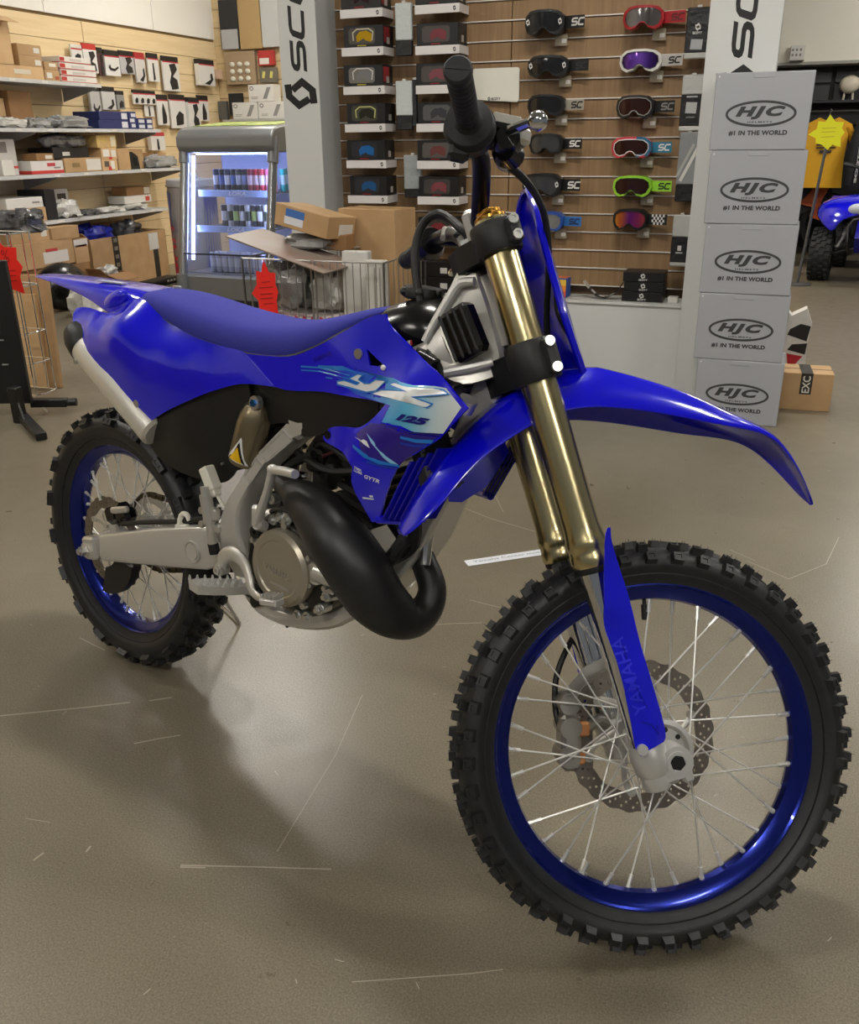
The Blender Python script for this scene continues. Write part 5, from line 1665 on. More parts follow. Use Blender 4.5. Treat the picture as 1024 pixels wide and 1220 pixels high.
goggles(.661, .86, 1.565, 1.661, 'd8d6d2', PURP, 'bdbab5', '1a1a1a', 'white goggles with purple mirror lens', rim='3a3440')
goggles(.659, .842, 1.362, 1.465, '1a191a', BRON, '151516', '7c7a78', 'black goggles with bronze lens under the white pair', rim='8a8684')
goggles(.647, .845, 1.182, 1.28, 'c83c4c', BRON, '2a7a9a', 'e0e0e0', 'red framed goggles with orange nose guard and teal strap', nose='d87038', rim='d8d6d4', frame2='2a6a90')
goggles(.667, .86, 1.003, 1.102, '9ad83a', BRON, '9ad83a', '1e3010', 'lime green goggles with green strap', rim='1c2414')
goggles(.678, .852, .844, .944, '1a1919', RAIN, '191919', 'none', 'black goggles with rainbow lens and checkered strap', checker=True)

# white brand placard
t = thing('brand_placard', 'white rounded placard with small black brand name on the goggle wall', 'sign', (.03, YW - .03, 1.53))
q = []
for cx_, cz_, a0 in ((.11, .066, 0), (-.11, .066, 90), (-.11, -.05, 180), (.11, -.066, 270)):
    for k in range(5):
        a = R(a0 + 22.5 * k); q.append((cx_ + .014 * math.cos(a), cz_ + .014 * math.sin(a)))
MB().prism(q, lambda a, c, h: (a, h, c), -.004, .004).build('plate', mat('placard_cream', (228, 226, 214), .35), t)
MB().box((0, .017, 0), (.03, .026, .03)).build('standoff', STEEL, t)
b = MB(); scott_word(b, lambda a, c: (-.022 + a * .0075, -.0048, -.067 + .009 * c), 'SCOTT', .3); scott_emblem(b, lambda a, c: (-.04 + .012 * a, -.0048, -.071 + .018 * c)); b.build('brand_print', INKB, t, None, 0)

# hanging packs on the slat wall
def hang_bag(x0, x1, z0, z1, cols, label, name='hanging_pack', cat='pack', y=None, emb=False, th=.02, labels=()):
    """cols = [(fraction from bottom, hex)...] stacked bands"""
    y = YW - .11 if y is None else y
    t = thing(name, label, cat, ((x0 + x1) / 2, y, z0))
    wd, h = x1 - x0, z1 - z0
    prev = 0
    for i, (f, c) in enumerate(cols):
        zc0, zc1 = prev * h, f * h
        MB().box((0, 0, (zc0 + zc1) / 2), (wd, th, zc1 - zc0), None, .004).build('pouch' if i == 0 else 'band', mat('pack_' + c, c, .3 if c in ('c4cbca', '9aa0a2', '8c8f90') else .45, bump=(40, .5)), t)
        prev = f
    MB().cyl((0, th / 2, h + .004), (0, YW - y, h + .004), .0035, n=6).build('hook', STEEL, t)
    MB().box((0, 0, h + .004), (.02, th * .6, .012), None, .002).build('hang_tab', mat('clear_tab', (200, 200, 196), .2), t)
    for (lx, lz, lw_, lh_, lr, lc2) in labels:
        MB().box((lx * wd, -th / 2 - .0012, lz * h), (lw_ * wd, .0016, lh_ * h), Matrix.Rotation(R(lr), 3, 'Y')).build('label', cmat(lc2), t)
    if emb:
        b = MB(); scott_emblem(b, lambda a, c: (.022 * (a - .5), -th / 2 - .001, h * .62 + .03 * (c - .5))); scott_word(b, lambda a, c: (-.022 + a * .0065, -th / 2 - .001, h * .62 - .028 + .008 * c), 'SCOTT', .3); b.build('emblem', cmat('cfcdc8'), t, None, 0)
    return t
hang_bag(-.482, -.391, 1.675, 1.915, [(.3, '1a1a1b'), (1, 'c4cbca')], 'upper pale grey lens pouch with black foot hanging between goggle boxes')
hang_bag(-.488, -.395, 1.325, 1.56, [(.3, '1a1a1b'), (1, 'c4cbca')], 'lower pale grey lens pouch with black foot hanging between goggle boxes')
hang_bag(-.395, -.37, 1.34, 1.565, [(1, '232426')], 'narrow black pouch hanging beside the lower pale pouch')
hang_bag(-.45, -.35, .988, 1.203, [(.2, '141415'), (1, '9aa0a2')], 'crinkled silver pouch with black cord hanging between goggle boxes')
hang_bag(.963, 1.068, 1.611, 1.821, [(.12, 'b8b8b4'), (1, '161617')], 'black glove pack with white emblem hanging beside the pillar, topmost of its column', emb=True, labels=[(0, .28, .5, .2, 3, 'a8aaac')])
hang_bag(.969, 1.068, 1.303, 1.542, [(.09, 'c8c8c4'), (.66, '161617'), (1, 'b8b9b6')], 'black and silver pack with white label hanging beside the pillar', labels=[(0, .42, .5, .2, 2, 'b4b6b6'), (0, .62, .5, .03, 0, 'a0a0a0'), (.0, .25, .4, .02, 0, '8a8a8a')])
hang_bag(.979, 1.068, .984, 1.299, [(.25, '141414'), (1, '8c8f90')], 'clear pack with white bars and black foot hanging beside the pillar', labels=[(.12, .55, .16, .55, 25, 'd8d6d0'), (-.1, .6, .14, .5, 25, 'b0b0ac')])
hang_bag(.983, 1.066, .676, .921, [(.08, 'a8a8a4'), (.58, '141415'), (1, 'b0b1ae')], 'clear topped black pack with emblem hanging lowest beside the pillar', labels=[(0, .36, .22, .10, 0, 'cfcdc8'), (0, .27, .4, .025, 0, 'b8b8b4')])
for nm, xx, zz, wd_, hh in (('top', 1.02, 1.68, .05, .035), ('mid', 1.02, 1.43, .05, .04)):
    pass

# items on the plinth
for k in range(3):
    t = thing('goggle_case', '%s black emblem box of the stack of three on the plinth' % ('lowest', 'middle', 'topmost')[k], 'box', (.868 + .004 * (k % 2), 3.11, PT + .049 * k))
    MB().box((0, 0, .0245), (.205 - .006 * (k % 2), .15, .048), None, .003).build('carton_body', BOXB, t)
    b = MB(); scott_emblem(b, lambda a, c: (-.003 + .02 * (a - .5), -.0762, .03 + .024 * (c - .5))); scott_word(b, lambda a, c: (-.022 + a * .0065, -.0762, .008 + .007 * c), 'SCOTT', .3); b.build('emblem', cmat('d8d6d2'), t, None, 0)
t = thing('lens_box', 'small orange and blue lens box on the plinth', 'box', (.42, 3.09, PT), R(-6))
MB().box((0, 0, .05), (.115, .08, .10), None, .002).build('carton_body', cmat('2a50a0'), t)
MB().box((-.018, -.0405, .055), (.07, .002, .08)).build('window', mat('window_dark', (40, 40, 44), .15), t)
for k, c in enumerate(('d84a28', 'e88a2c', 'e8c040')):
    MB().box((.04, -.0408, .018 + .03 * k), (.034, .002, .03)).build('colour_band', cmat(c), t)
MB().box((.0, 0, .1005), (.11, .075, .001)).build('lid_print', cmat('d06a30'), t)
t = thing('tear_off_pack', 'black and white tear-off lens strip pack leaning on the black boxes', 'pack', (.65, 3.08, PT))
P_ = [(-.09, .085), (-.06, .05), (-.02, .014), (.03, .006), (.08, .03), (.112, .085)]
for k in range(5):
    (xa, za), (xb, zb) = P_[k], P_[k + 1]
    b = MB().add([(xa, -.03, za), (xb, -.03, zb), (xb, .03, zb), (xa, .03, za), (xa, -.03, za + .004), (xb, -.03, zb + .004), (xb, .03, zb + .004), (xa, .03, za + .004)], [(0, 1, 2, 3), (7, 6, 5, 4), (0, 4, 5, 1), (1, 5, 6, 2), (2, 6, 7, 3), (3, 7, 4, 0)])
    b.build('lens_strip', mat('strip_clear', (190, 186, 178), .15) if k == 0 else cmat('1a1a1b'), t, None, 60)
    if 0 < k < 4:
        b = MB().add([(xa * .7 + xb * .3, -.022, za * .7 + zb * .3 + .0055), (xa * .2 + xb * .8, -.022, za * .2 + zb * .8 + .0055), (xa * .2 + xb * .8, .018, za * .2 + zb * .8 + .0055), (xa * .7 + xb * .3, .018, za * .7 + zb * .3 + .0055)], [(0, 1, 2, 3)])
        b.build('print', cmat('c8c6c2'), t, None, 0)
for k in range(2):
    t = thing('accessory_box', '%s black accessory box with white label on the plinth behind the steering head' % ('lower', 'upper')[k], 'box', (-.25, 3.10, PT + .082 * k))
    MB().box((0, 0, .04), (.2, .14, .08), None, .003).build('carton_body', BOXB, t)
    MB().box((.05, -.0705, .035), (.04, .001, .03)).build('label', cmat('c8c6c2'), t)
t = thing('small_clear_box', 'tiny clear box at the pillar end of the plinth', 'box', (1.02, 3.07, PT))
MB().box((0, 0, .015), (.05, .05, .03), None, .003).build('case', mat('clear_plastic', (205, 203, 196), .15), t)

# ---------------------------------------------------------------- helmet boxes
HB = mat('helmet_box_grey', (164, 166, 171), .4)
HI = mat('helmet_ink', (58, 60, 62), .5)
HX = [(1.195, 1.583), (1.171, 1.567), (1.169, 1.562), (1.156, 1.553), (1.148, 1.542)]
for k, (x0, x1) in enumerate(HX):
    lb = ('grey helmet box standing on the floor, lowest of the stack by the pillar', 'grey helmet box second from the floor in the stack by the pillar', 'grey helmet box in the middle of the stack of five by the pillar', 'grey helmet box just under the topmost one in the stack by the pillar', 'topmost grey helmet box of the stack by the pillar')[k]
    t = thing('helmet_box', lb, 'box', ((x0 + x1) / 2, 2.72 + .128, .3055 * k), R((.0, .6, -.5, .4, -.4)[k]), 'stacked helmet boxes')
    wd, h = x1 - x0, .304
    MB().box((0, 0, h / 2), (wd, .256, h), None, .003).build('carton_body', HB, t)
    yy = -.1288
    out = [(math.cos(R(6 * q)), math.sin(R(6 * q))) for q in range(60)]
    a, c, cz = .138, .047, h * .47
    b = MB(); stroke(b, [(x * a, cz + y * c) for x, y in out], .010, lambda p, r: (p, yy, r), True)
    put_text(b, 'HJC', lambda u, v: (-.102 + .2 * u, yy - .0004, cz - .022 + .052 * v), .06, .28, 1.25)
    put_text(b, 'HELMETS', lambda u, v: (-.05 + .1 * u, yy - .0004, cz - .036 + .007 * v), .02, 0, 1.3)
    put_text(b, '#1 IN THE WORLD', lambda u, v: (-.122 + .238 * u, yy - .0004, cz - .086 + .021 * v), .045, 0, 1.05)
    b.build('logo_print', HI, t, None, 0)
    b = MB(); stroke(b, [(x * a * .93, cz + y * c * .86) for x, y in out if abs(x) > .72 or 1], .003, lambda p, r: (p, yy - .0002, r), True); b.build('logo_line', cmat('a6a8ab'), t, None, 0)
    MB().box((.0, -.1285, h - .012), (.085, .003, .02), None, .001).build('tuck_flap', mat('helmet_box_flap', (166, 168, 172), .45), t)
    MB().box((-wd / 2 + .014, -.1284, h - .014), (.006, .001, .006)).build('corner_mark', cmat('dadada'), t)
# brown carton with printed tape, behind the helmet boxes
t = thing('taped_carton', 'brown carton with black printed tape beside the helmet boxes', 'box', (1.665, 3.16, 0), R(4))
KRAFT = mat('kraft_card', (184, 150, 108), .7, noise=(9, 'ae8c62', 3))
KRAFT2 = mat('kraft_card_dark', (150, 112, 72), .7, noise=(9, '8e6a44', 3))
KRAFT3 = mat('kraft_card_pale', (206, 172, 126), .7, noise=(9, 'c6a276', 3))
MB().box((0, 0, .094), (.31, .2, .188), None, .002).build('carton_body', KRAFT, t)
MB().box((0.03, -.1006, .135), (.055, .001, .105)).build('tape', cmat('26241f'), t)
MB().box((0.03, 0, .1886), (.055, .2, .001)).build('tape', cmat('26241f'), t)
MB().box((0, 0, .1884), (.31, .012, .001)).build('seam', cmat('5a4630'), t)
b = MB(); put_text(b, 'EXC', lambda u, v: (.03 + .018 - .036 * v, -.1016, .09 + .085 * u), .02); b.build('tape_lettering', cmat('d8d4c8'), t, None, 0)
t = thing('white_parts_bag', 'white parts bag with black and red print behind the brown taped carton', 'bag', (1.62, 3.50, 0))
b = MB().prism([(-.10, 0), (.09, 0), (.075, .25), (.085, .36), (.05, .44), (-.02, .40), (-.09, .47), (-.10, .3)], lambda a, c, h: (a + .0, h, c), -.05, .05)
o = b.build('bag_body', mat('bag_white', (214, 212, 208), .35, bump=(25, .8)), t)
MB().prism([(-.03, .30), (.07, .27), (.08, .35), (.03, .36), (-.02, .33)], lambda a, c, h: (a, h, c), -.052, -.05).build('black_print', cmat('1c1a1b'), t)
MB().prism([(.0, .10), (.06, .19), (-.02, .2)], lambda a, c, h: (a, h, c), -.052, -.05).build('red_print', cmat('b02030'), t)
MB().prism([(-.02, .22), (.07, .20), (.075, .26), (.0, .25)], lambda a, c, h: (a, h, c), -.052, -.05).build('black_print', cmat('1c1a1b'), t)

# paper strip on the floor
t = thing('floor_label_strip', 'narrow white printed paper strip lying on the floor behind the front wheel', 'label', (.80, .94, .0008), R(38))
MB().box((0, 0, .0005), (.36, .042, .001)).build('paper', mat('paper_white', (225, 228, 234), .6), t)
b = MB(); put_text(b, 'Yamaha Center motorcycle', lambda u, v: (-.155 + .32 * u, -.01 + .02 * v, .0014), .0); b.build('print', cmat('7c8496'), t, None, 0)
# ================================================================ PARTS SHELVES on the left wall
XS = -4.5                                            # shelf front
SZ = [1.775, 1.40, 1.035, .655]                      # shelf tops
SY1 = [5.78, 6.6, 6.96, 6.56]
for k in range(4):
    t = thing('wall_shelf', '%s grey metal shelf on the maple slat wall' % ('highest', 'second highest', 'third highest', 'lowest')[k], 'shelf', ((XS + XW) / 2, (3.2 + SY1[k]) / 2, SZ[k]))
    L = SY1[k] - 3.2
    MB().box((0, 0, -.011), (XS - XW - .01, L, .022), None, .002).build('board', SHELFM, t)
    MB().box(((XS - XW) / 2 - .004, 0, -.014), (.004, L, .03)).build('front_lip', mat('shelf_lip', (196, 197, 196), .4), t)
    for yy in (-L / 2 + .3, 0, L / 2 - .02):
        MB().prism([(-.21, -.022), (.18, -.022), (.17, -.045), (-.21, -.14)], lambda a, c, h: (a, h + yy, c), -.004, .004).build('bracket', SHELFM, t)
    for q in range(5):
        MB().box(((XS - XW) / 2 - .001, L / 2 - .25 - .42 * q - .05 * (q % 2), -.014), (.002, .07, .02)).build('price_ticket', cmat('d8d6d0'), t)

PAPER = '%s'
def carton(name, label, y0, y1, z0, z1, material, xf=-4.55, dep=.3, cat='box', stickers=(), band=None, open_top=False, rot=0.0, front_flap=True):
    """box whose front (towards +x) is at xf"""
    wd, h = y1 - y0, z1 - z0
    t = thing(name, label, cat, (xf - dep / 2, (y0 + y1) / 2, z0 + .0005), rot)
    if open_top:
        b = MB(); th = .004
        b.box((dep / 2 - th / 2, 0, h / 2), (th, wd, h)).box((-dep / 2 + th / 2, 0, h / 2), (th, wd, h)).box((0, -wd / 2 + th / 2, h / 2), (dep, th, h)).box((0, wd / 2 - th / 2, h / 2), (dep, th, h)).box((0, 0, th / 2), (dep, wd, th))
        b.build('carton_body', material, t)
        sgn_ = 1 if front_flap else -1
        f = MB().add([(sgn_ * dep / 2, -wd / 2, h), (sgn_ * dep / 2, wd / 2, h), (sgn_ * (dep / 2 + .10 * front_flap + .03), wd / 2 - .02, h - .05 if front_flap else h + .08), (sgn_ * (dep / 2 + .10 * front_flap + .03), -wd / 2 + .02, h - .05 if front_flap else h + .08)], [(0, 1, 2, 3)])
        o = f.build('flap', material, t, None, 0); m = o.modifiers.new('s', 'SOLIDIFY'); m.thickness = .004
        f = MB().add([(-dep / 2, -wd / 2, h), (dep / 2, -wd / 2, h), (dep / 2 - .02, -wd / 2 - .06, h + .06), (-dep / 2 + .02, -wd / 2 - .06, h + .06)], [(0, 1, 2, 3)])
        o = f.build('flap', material, t, None, 0); m = o.modifiers.new('s', 'SOLIDIFY'); m.thickness = .004
    else:
        MB().box((0, 0, h / 2), (dep, wd, h), None, .003).build('carton_body', material, t)
        if dep > .12 and 'kraft' in material.name:
            MB().box((0, 0, h + .0006), (dep, .035, .001)).build('tape', cmat('b08a58'), t)
    for (fy, fz, fw, fh, c) in stickers:             # fractions of the front face
        MB().box((dep / 2 + .0008, (fy - .5) * wd, fz * h), (.0014, fw * wd, fh * h)).build('label', cmat(c), t)
    if band:
        MB().box((dep / 2 + .0006, 0, h * band[0]), (.0012, wd, h * band[1])).build('print_band', cmat(band[2]), t)
        MB().box((0, -wd / 2 - .0006, h * band[0]), (dep, .0012, h * band[1])).build('print_band', cmat(band[2]), t)
    return t
PLG = mat('poly_bag_grey', (150, 150, 148), .22, noise=(14, '8a8a88', 4), bump=(22, 1.0))
PLW = mat('poly_bag_white', (205, 204, 198), .25, noise=(14, 'b4b2ab', 4), bump=(22, 1.0))
PLK = mat('poly_bag_black', (40, 40, 42), .15, noise=(12, '6a6a6c', 4), bump=(20, 1.0))
PLB = mat('poly_bag_blue', (30, 40, 150), .2, noise=(18, '1c2478', 4), bump=(22, 1.0))
def lump(name, label, c, s, material, cat='bag', seed=1, tail=None):
    """crumpled bag: centre of base c, size s"""
    rnd = random.Random(seed)
    n, m = 26, 13
    ph = [rnd.uniform(0, 6.28) for _ in range(8)]
    vs, fs = [], []
    sq = lambda v: math.copysign(abs(v) ** .62, v)
    for i in range(m + 1):
        a = math.pi * i / m
        for k in range(n):
            t = 2 * math.pi * k / n
            r = 1 + .13 * math.sin(3 * t + ph[0] + 2 * a) + .10 * math.sin(5 * t + ph[1] + 3 * a) + .08 * math.sin(7 * a + ph[2] + 2 * t) + rnd.uniform(-.09, .09) * math.sin(a)
            x, y, z = sq(math.sin(a) * math.cos(t)) * r, sq(math.sin(a) * math.sin(t)) * r, sq(math.cos(a)) * (r + .12 * math.sin(4 * t + ph[3]) + .1 * math.sin(9 * t * math.sin(a) + ph[4]))
            vs.append((x * s[0] / 2.3, y * s[1] / 2.3, max(0, s[2] / 2 + z * s[2] / 2)))
    for i in range(m):
        for k in range(n):
            l = (k + 1) % n
            fs.append((i * n + k, (i + 1) * n + k, (i + 1) * n + l, i * n + l))
    t = thing(name, label, cat, c)
    MB().add(vs, fs).build('bag_body', material, t, None, 16)
    b = MB()
    b.add([(s[0] * .3, s[1] * .30, s[2] * .3), (s[0] * .62, s[1] * .36, s[2] * .12), (s[0] * .60, s[1] * .10, s[2] * .1), (s[0] * .36, s[1] * .05, s[2] * .35)], [(0, 1, 2, 3)])
    b.build('bag_edge', material, t, None, 0)
    return t
K1, K2, K3 = KRAFT, KRAFT2, KRAFT3
S1, S2, S3, S4 = [z + .001 for z in SZ]
# highest shelf
carton('open_carton', 'tall open pale carton at the near end of the highest shelf', 4.50, 4.80, S1 + .10, 2.22, K3, dep=.36, open_top=True)
carton('flat_carton', 'long flat brown carton lying under the open carton on the highest shelf', 4.50, 5.12, S1, S1 + .10, K3, dep=.38, stickers=[(.6, .55, .3, .35, 'cfc6b4')])
carton('carton', 'brown carton with white label, upper of two beside the open carton', 4.86, 5.13, S1 + .18, S1 + .265, K1, stickers=[(.78, .5, .25, .45, 'd8d4cc')])
carton('carton', 'brown carton with white label, lower of two beside the open carton', 4.86, 5.12, S1 + .10, S1 + .18, K1, stickers=[(.8, .4, .26, .5, 'd8d4cc')])
carton('small_carton', 'small brown carton with two labels beside the red and white cartons', 5.13, 5.31, S1, S1 + .085, K1, stickers=[(.3, .5, .35, .5, 'd8d4cc'), (.8, .3, .25, .3, 'a04a30')])
carton('small_carton', 'small brown carton stacked next to the red and white cartons', 5.14, 5.30, S1 + .0855, S1 + .15, K1, stickers=[(.6, .6, .5, .4, 'ddd6c8')])
for k in range(4):
    carton('parts_box', '%s flat white and red parts box in the stack on the highest shelf' % ('lowest', 'second', 'third', 'topmost')[k], 5.325 + .008 * (k % 2), 5.79 - .05 * (k == 3), S1 + .0515 * k, S1 + .0515 * k + .05, cmat('d9d5cd', .5), stickers=[(.08, .55, .14, .6, 'b8342e'), (.5, .5, .35, .4, 'c2bdb5')], band=(.1, .14, 'b03a34'))
# second shelf
carton('carton', 'beige carton with grey print at the near end of the second shelf', 4.56, 4.77, S2 + .09, S2 + .23, K3, xf=-4.70, dep=.2, stickers=[(.4, .8, .5, .2, 'a08a68')])
carton('dark_carton', 'dark brown standing carton on the second shelf', 4.78, 5.04, S2 + .0, S2 + .29, K2, xf=-4.66, dep=.14)
lump('poly_bag', 'long white poly bag lying at the near end of the second shelf', (-4.585, 4.66, S2), (.14, .33, .075), PLW, seed=3)
lump('poly_bag', 'grey poly bag lying before the dark brown carton', (-4.585, 4.98, S2), (.13, .30, .08), PLG, seed=4)
lump('poly_bag', 'crumpled clear grey poly bag beside the navy parts boxes', (-4.66, 5.42, S2), (.24, .52, .10), PLG, seed=5)
NAVY = mat('navy_card', (34, 44, 96), .5)
for k, (a, c) in enumerate(((0, .075), (.076, .15))):
    carton('navy_box', '%s long navy parts box on the second shelf' % ('lower', 'upper')[k], 5.73 + .02 * k, 6.17, S2 + a, S2 + c, NAVY, stickers=[(.86, .5, .2, .7, 'cfd0d4')])
carton('navy_box', 'tall navy parts box with three white labels on the second shelf', 6.18, 6.295, S2, S2 + .155, NAVY, stickers=[(.6, .8, .6, .2, 'cfd0d4'), (.4, .5, .6, .2, 'cfd0d4'), (.5, .2, .5, .2, 'cfd0d4')])
carton('navy_box', 'short navy parts box with two labels next to the tall navy one', 6.305, 6.43, S2, S2 + .10, NAVY, stickers=[(.5, .72, .7, .3, 'cfd0d4'), (.5, .25, .7, .3, 'cfd0d4')])
carton('navy_box', 'short navy parts box with two labels at the end of the second shelf', 6.44, 6.545, S2, S2 + .10, NAVY, stickers=[(.5, .72, .7, .3, 'cfd0d4'), (.5, .25, .7, .3, 'cfd0d4')])
# third shelf
carton('white_carton', 'tall white carton with red and black bands on the third shelf', 4.44, 4.72, S3, S3 + .28, cmat('c2bfba', .5), xf=-4.62, stickers=[(.5, .78, .3, .3, '7c7470')], band=(.22, .07, 'b8322e'))
carton('white_carton', 'small white carton standing before the tall banded carton', 4.47, 4.60, S3, S3 + .12, cmat('d6d2c8', .5), dep=.06)
carton('parts_box', 'white and red parts box at the front of the third shelf', 4.79, 5.18, S3, S3 + .105, cmat('d8d4ce', .5), stickers=[(.62, .7, .25, .25, 'c04048'), (.8, .45, .2, .12, '8c8680')], band=(.14, .25, 'c0342e'))
carton('small_carton', 'small brown carton on the white and red parts box', 4.87, 5.08, S3 + .1055, S3 + .165, KRAFT2, dep=.16, stickers=[(.7, .5, .4, .5, 'd8cfc4')])
carton('carton', 'kraft carton with large white shipping label on the third shelf', 5.20, 5.69, S3, S3 + .12, K1, stickers=[(.78, .5, .4, .8, 'd2cdc2'), (.3, .5, .2, .3, '8a744c')])
carton('black_box', 'flat black box with white sticker on the kraft carton', 5.10, 5.56, S3 + .1215, S3 + .21, mat('matt_black_card', (26, 26, 30), .5), dep=.28, xf=-4.57, stickers=[(.35, .4, .2, .35, 'c8c8c4')])
lump('poly_bag', 'glossy black poly bag bunched on the flat black box', (-4.62, 5.27, S3 + .212), (.14, .60, .10), PLK, seed=8)
carton('parts_box', 'cream parts box with red mark, lower of two under the yellow carton', 5.70, 5.92, S3, S3 + .098, K3, stickers=[(.3, .6, .3, .5, '5a5048'), (.68, .5, .25, .7, 'd8d4cc'), (.5, .2, .2, .35, 'c03028')])
carton('parts_box', 'cream parts box with white labels, upper of two under the yellow carton', 5.71, 5.93, S3 + .0985, S3 + .20, K3, stickers=[(.3, .55, .4, .6, 'e0dcd4'), (.78, .5, .3, .6, 'dcd6cc'), (.55, .1, .2, .2, 'c03028')])
carton('yellow_carton', 'yellowish taped carton on top of the cream parts boxes', 5.67, 5.945, S3 + .2005, S3 + .31, mat('kraft_yellow', (208, 176, 98), .65, noise=(20, 'c0a070', 3)), stickers=[(.82, .5, .25, .8, 'd8ceb0')])
carton('carton', 'upright kraft carton next to the cream parts boxes', 5.94, 6.12, S3, S3 + .19, K1)
carton('carton', 'open kraft carton leaning behind the black frame piece', 6.20, 6.42, S3, S3 + .18, K1, xf=-4.62, dep=.2)
t = thing('black_bracket', 'black plastic frame piece standing on the third shelf', 'part', (-4.57, 6.19, S3), R(0))
MB().prism([(-.06, 0), (.07, 0), (.05, .12), (-.03, .16), (-.07, .15)], lambda a, c, h: (h, a, c), -.02, .02).build('frame', BLACKP, t)
MB().prism([(-.02, .03), (.04, .03), (.03, .10), (-.02, .11)], lambda a, c, h: (h, a, c), .0201, .023).build('opening', mat('hole_black'), t)
lump('poly_bag', 'flat grey poly bag at the end of the third shelf', (-4.62, 6.66, S3), (.19, .56, .11), PLG, seed=9)
carton('small_carton', 'brown carton behind the flat grey bag', 6.60, 6.79, S3 + .0, S3 + .145, K2, xf=-4.76, dep=.16)
carton('small_carton', 'brown carton with white label at the end of the third shelf', 6.80, 6.95, S3, S3 + .14, K1, xf=-4.72, dep=.2, stickers=[(.5, .6, .6, .4, 'd0c8bc')])
# lowest shelf
carton('carton', 'brown carton under a white box at the near end of the lowest shelf', 4.36, 4.88, S4, S4 + .115, K1, dep=.34)
carton('white_carton', 'flat white box on a brown carton on the lowest shelf', 4.44, 4.86, S4 + .1155, S4 + .20, cmat('d8d5cf', .5), dep=.28, stickers=[(.8, .5, .2, .15, '8a8680')])
carton('black_box', 'upright black box on the lowest shelf', 4.89, 5.02, S4, S4 + .25, mat('matt_black_card'), dep=.3)
lump('poly_bag', 'silver poly bag beside the upright black box', (-4.60, 5.16, S4), (.2, .28, .15), PLW, seed=11)
carton('white_carton', 'white box with black picture behind the silver poly bag', 5.20, 5.40, S4, S4 + .24, cmat('c9c5bd', .5), xf=-4.74, dep=.12, stickers=[(.55, .72, .55, .22, '3c3834')], band=(.4, .08, '8a3a34'))
lump('poly_bag', 'thin black and white bag lying in the middle of the lowest shelf', (-4.60, 5.45, S4), (.16, .28, .05), PLK, seed=12)
lump('poly_bag', 'thin clear bag lying along the lowest shelf', (-4.62, 5.80, S4), (.18, .36, .05), PLW, seed=13)
carton('parts_box', 'white parts box with red mark on the lowest shelf', 6.04, 6.47, S4 + .06, S4 + .13, cmat('d8d4cc', .5), xf=-4.62, dep=.2, stickers=[(.85, .5, .15, .6, 'b8403a')])
lump('poly_bag', 'flat clear bag under the white parts box', (-4.68, 6.2, S4), (.22, .42, .06), PLW, seed=14)
carton('small_carton', 'brown carton on the white parts box', 6.14, 6.52, S4 + .1305, S4 + .21, K2, xf=-4.66, dep=.18, stickers=[(.85, .5, .25, .8, 'cfc8bc')])
# on the floor under the shelves
XF_ = -4.36
carton('carton', 'wide brown carton with shipping label in the pile under the shelves', 4.22, 4.93, .30, .515, K1, xf=XF_, dep=.4, stickers=[(.68, .35, .42, .45, 'd6d0c6'), (.62, .62, .2, .12, 'b8342e')])
carton('carton', 'brown carton bearing the wide labelled carton in the pile', 4.15, 4.66, .0, .298, K2, xf=XF_ - .02, dep=.4)
carton('carton', 'brown carton on the wide labelled carton in the pile', 4.24, 4.69, .516, .632, K1, xf=XF_ - .02, dep=.34, stickers=[(.85, .55, .15, .5, 'd2ccc0')])
carton('carton', 'topmost long brown carton beside the shelf lip', 4.695, 5.03, .505, .61, K1, xf=XF_ + .0, dep=.13)
carton('carton', 'upright brown carton with red and white top beside the wide labelled carton', 4.94, 5.12, .285, .49, K1, xf=XF_, dep=.3, stickers=[(.5, .84, .98, .3, 'd0ccc6'), (.5, .72, .8, .08, 'b8342e')])
carton('carton', 'brown carton standing on the floor under the upright one', 4.70, 5.11, .0, .284, K2, xf=XF_, dep=.36)
t = carton('large_carton', 'large open carton with black printed tape on the floor under the shelves', 5.22, 6.36, .0, .46, K1, xf=-4.42, dep=.48, open_top=True, front_flap=False)
MB().box((.2405, -.22, .23), (.002, .09, .46)).build('printed_tape', cmat('24221f'), t)
MB().box((.2405, .38, .14), (.002, .08, .28)).build('printed_tape', cmat('24221f'), t)
MB().box((.2415, .36, .36), (.002, .15, .16)).build('paper_sheet', cmat('cfcdc8'), t)
b = MB()
for k in range(6):
    b.box((.242, -.22, .05 + .075 * k), (.001, .05, .035)); 
b.build('tape_print', cmat('7a766c'), t)
lump('poly_bag', 'blue and white plastic packing bulging from the large open carton', (-4.64, 5.52, .37), (.3, .42, .18), PLB, seed=21)
lump('poly_bag', 'black and silver plastic packing bulging from the large open carton', (-4.62, 6.0, .37), (.3, .36, .18), PLK, seed=22)
carton('small_carton', 'small open carton on the floor before the large taped carton', 5.10, 5.40, .0, .17, K2, xf=-4.18, dep=.2, open_top=True)
lump('poly_bag', 'white paper packing in the small open carton', (-4.28, 5.24, .11), (.16, .24, .12), PLW, seed=23)
t = thing('black_tray', 'black plastic tray with white stripes on the floor before the large carton', 'tray', (-4.10, 5.75, 0), R(4))
MB().box((0, 0, .03), (.16, .5, .06), None, .012).build('tray_body', BLACKP, t)
for k in range(4):
    MB().box((.0815, .02 + .055 * k, .035), (.002, .035, .018)).build('stripe', cmat('d0d0cc'), t)
t = thing('black_case', 'rounded black case on the floor beside the carton pile', 'case', (-4.02, 4.34, 0))
MB().sph((0, 0, .19), (.16, .26, .19), 24, 14).build('shell', BLACKG, t)
lump('poly_bag', 'crumpled white plastic bag on the floor before the rounded black case', (-3.66, 4.16, 0), (.18, .26, .24), PLW, seed=24)
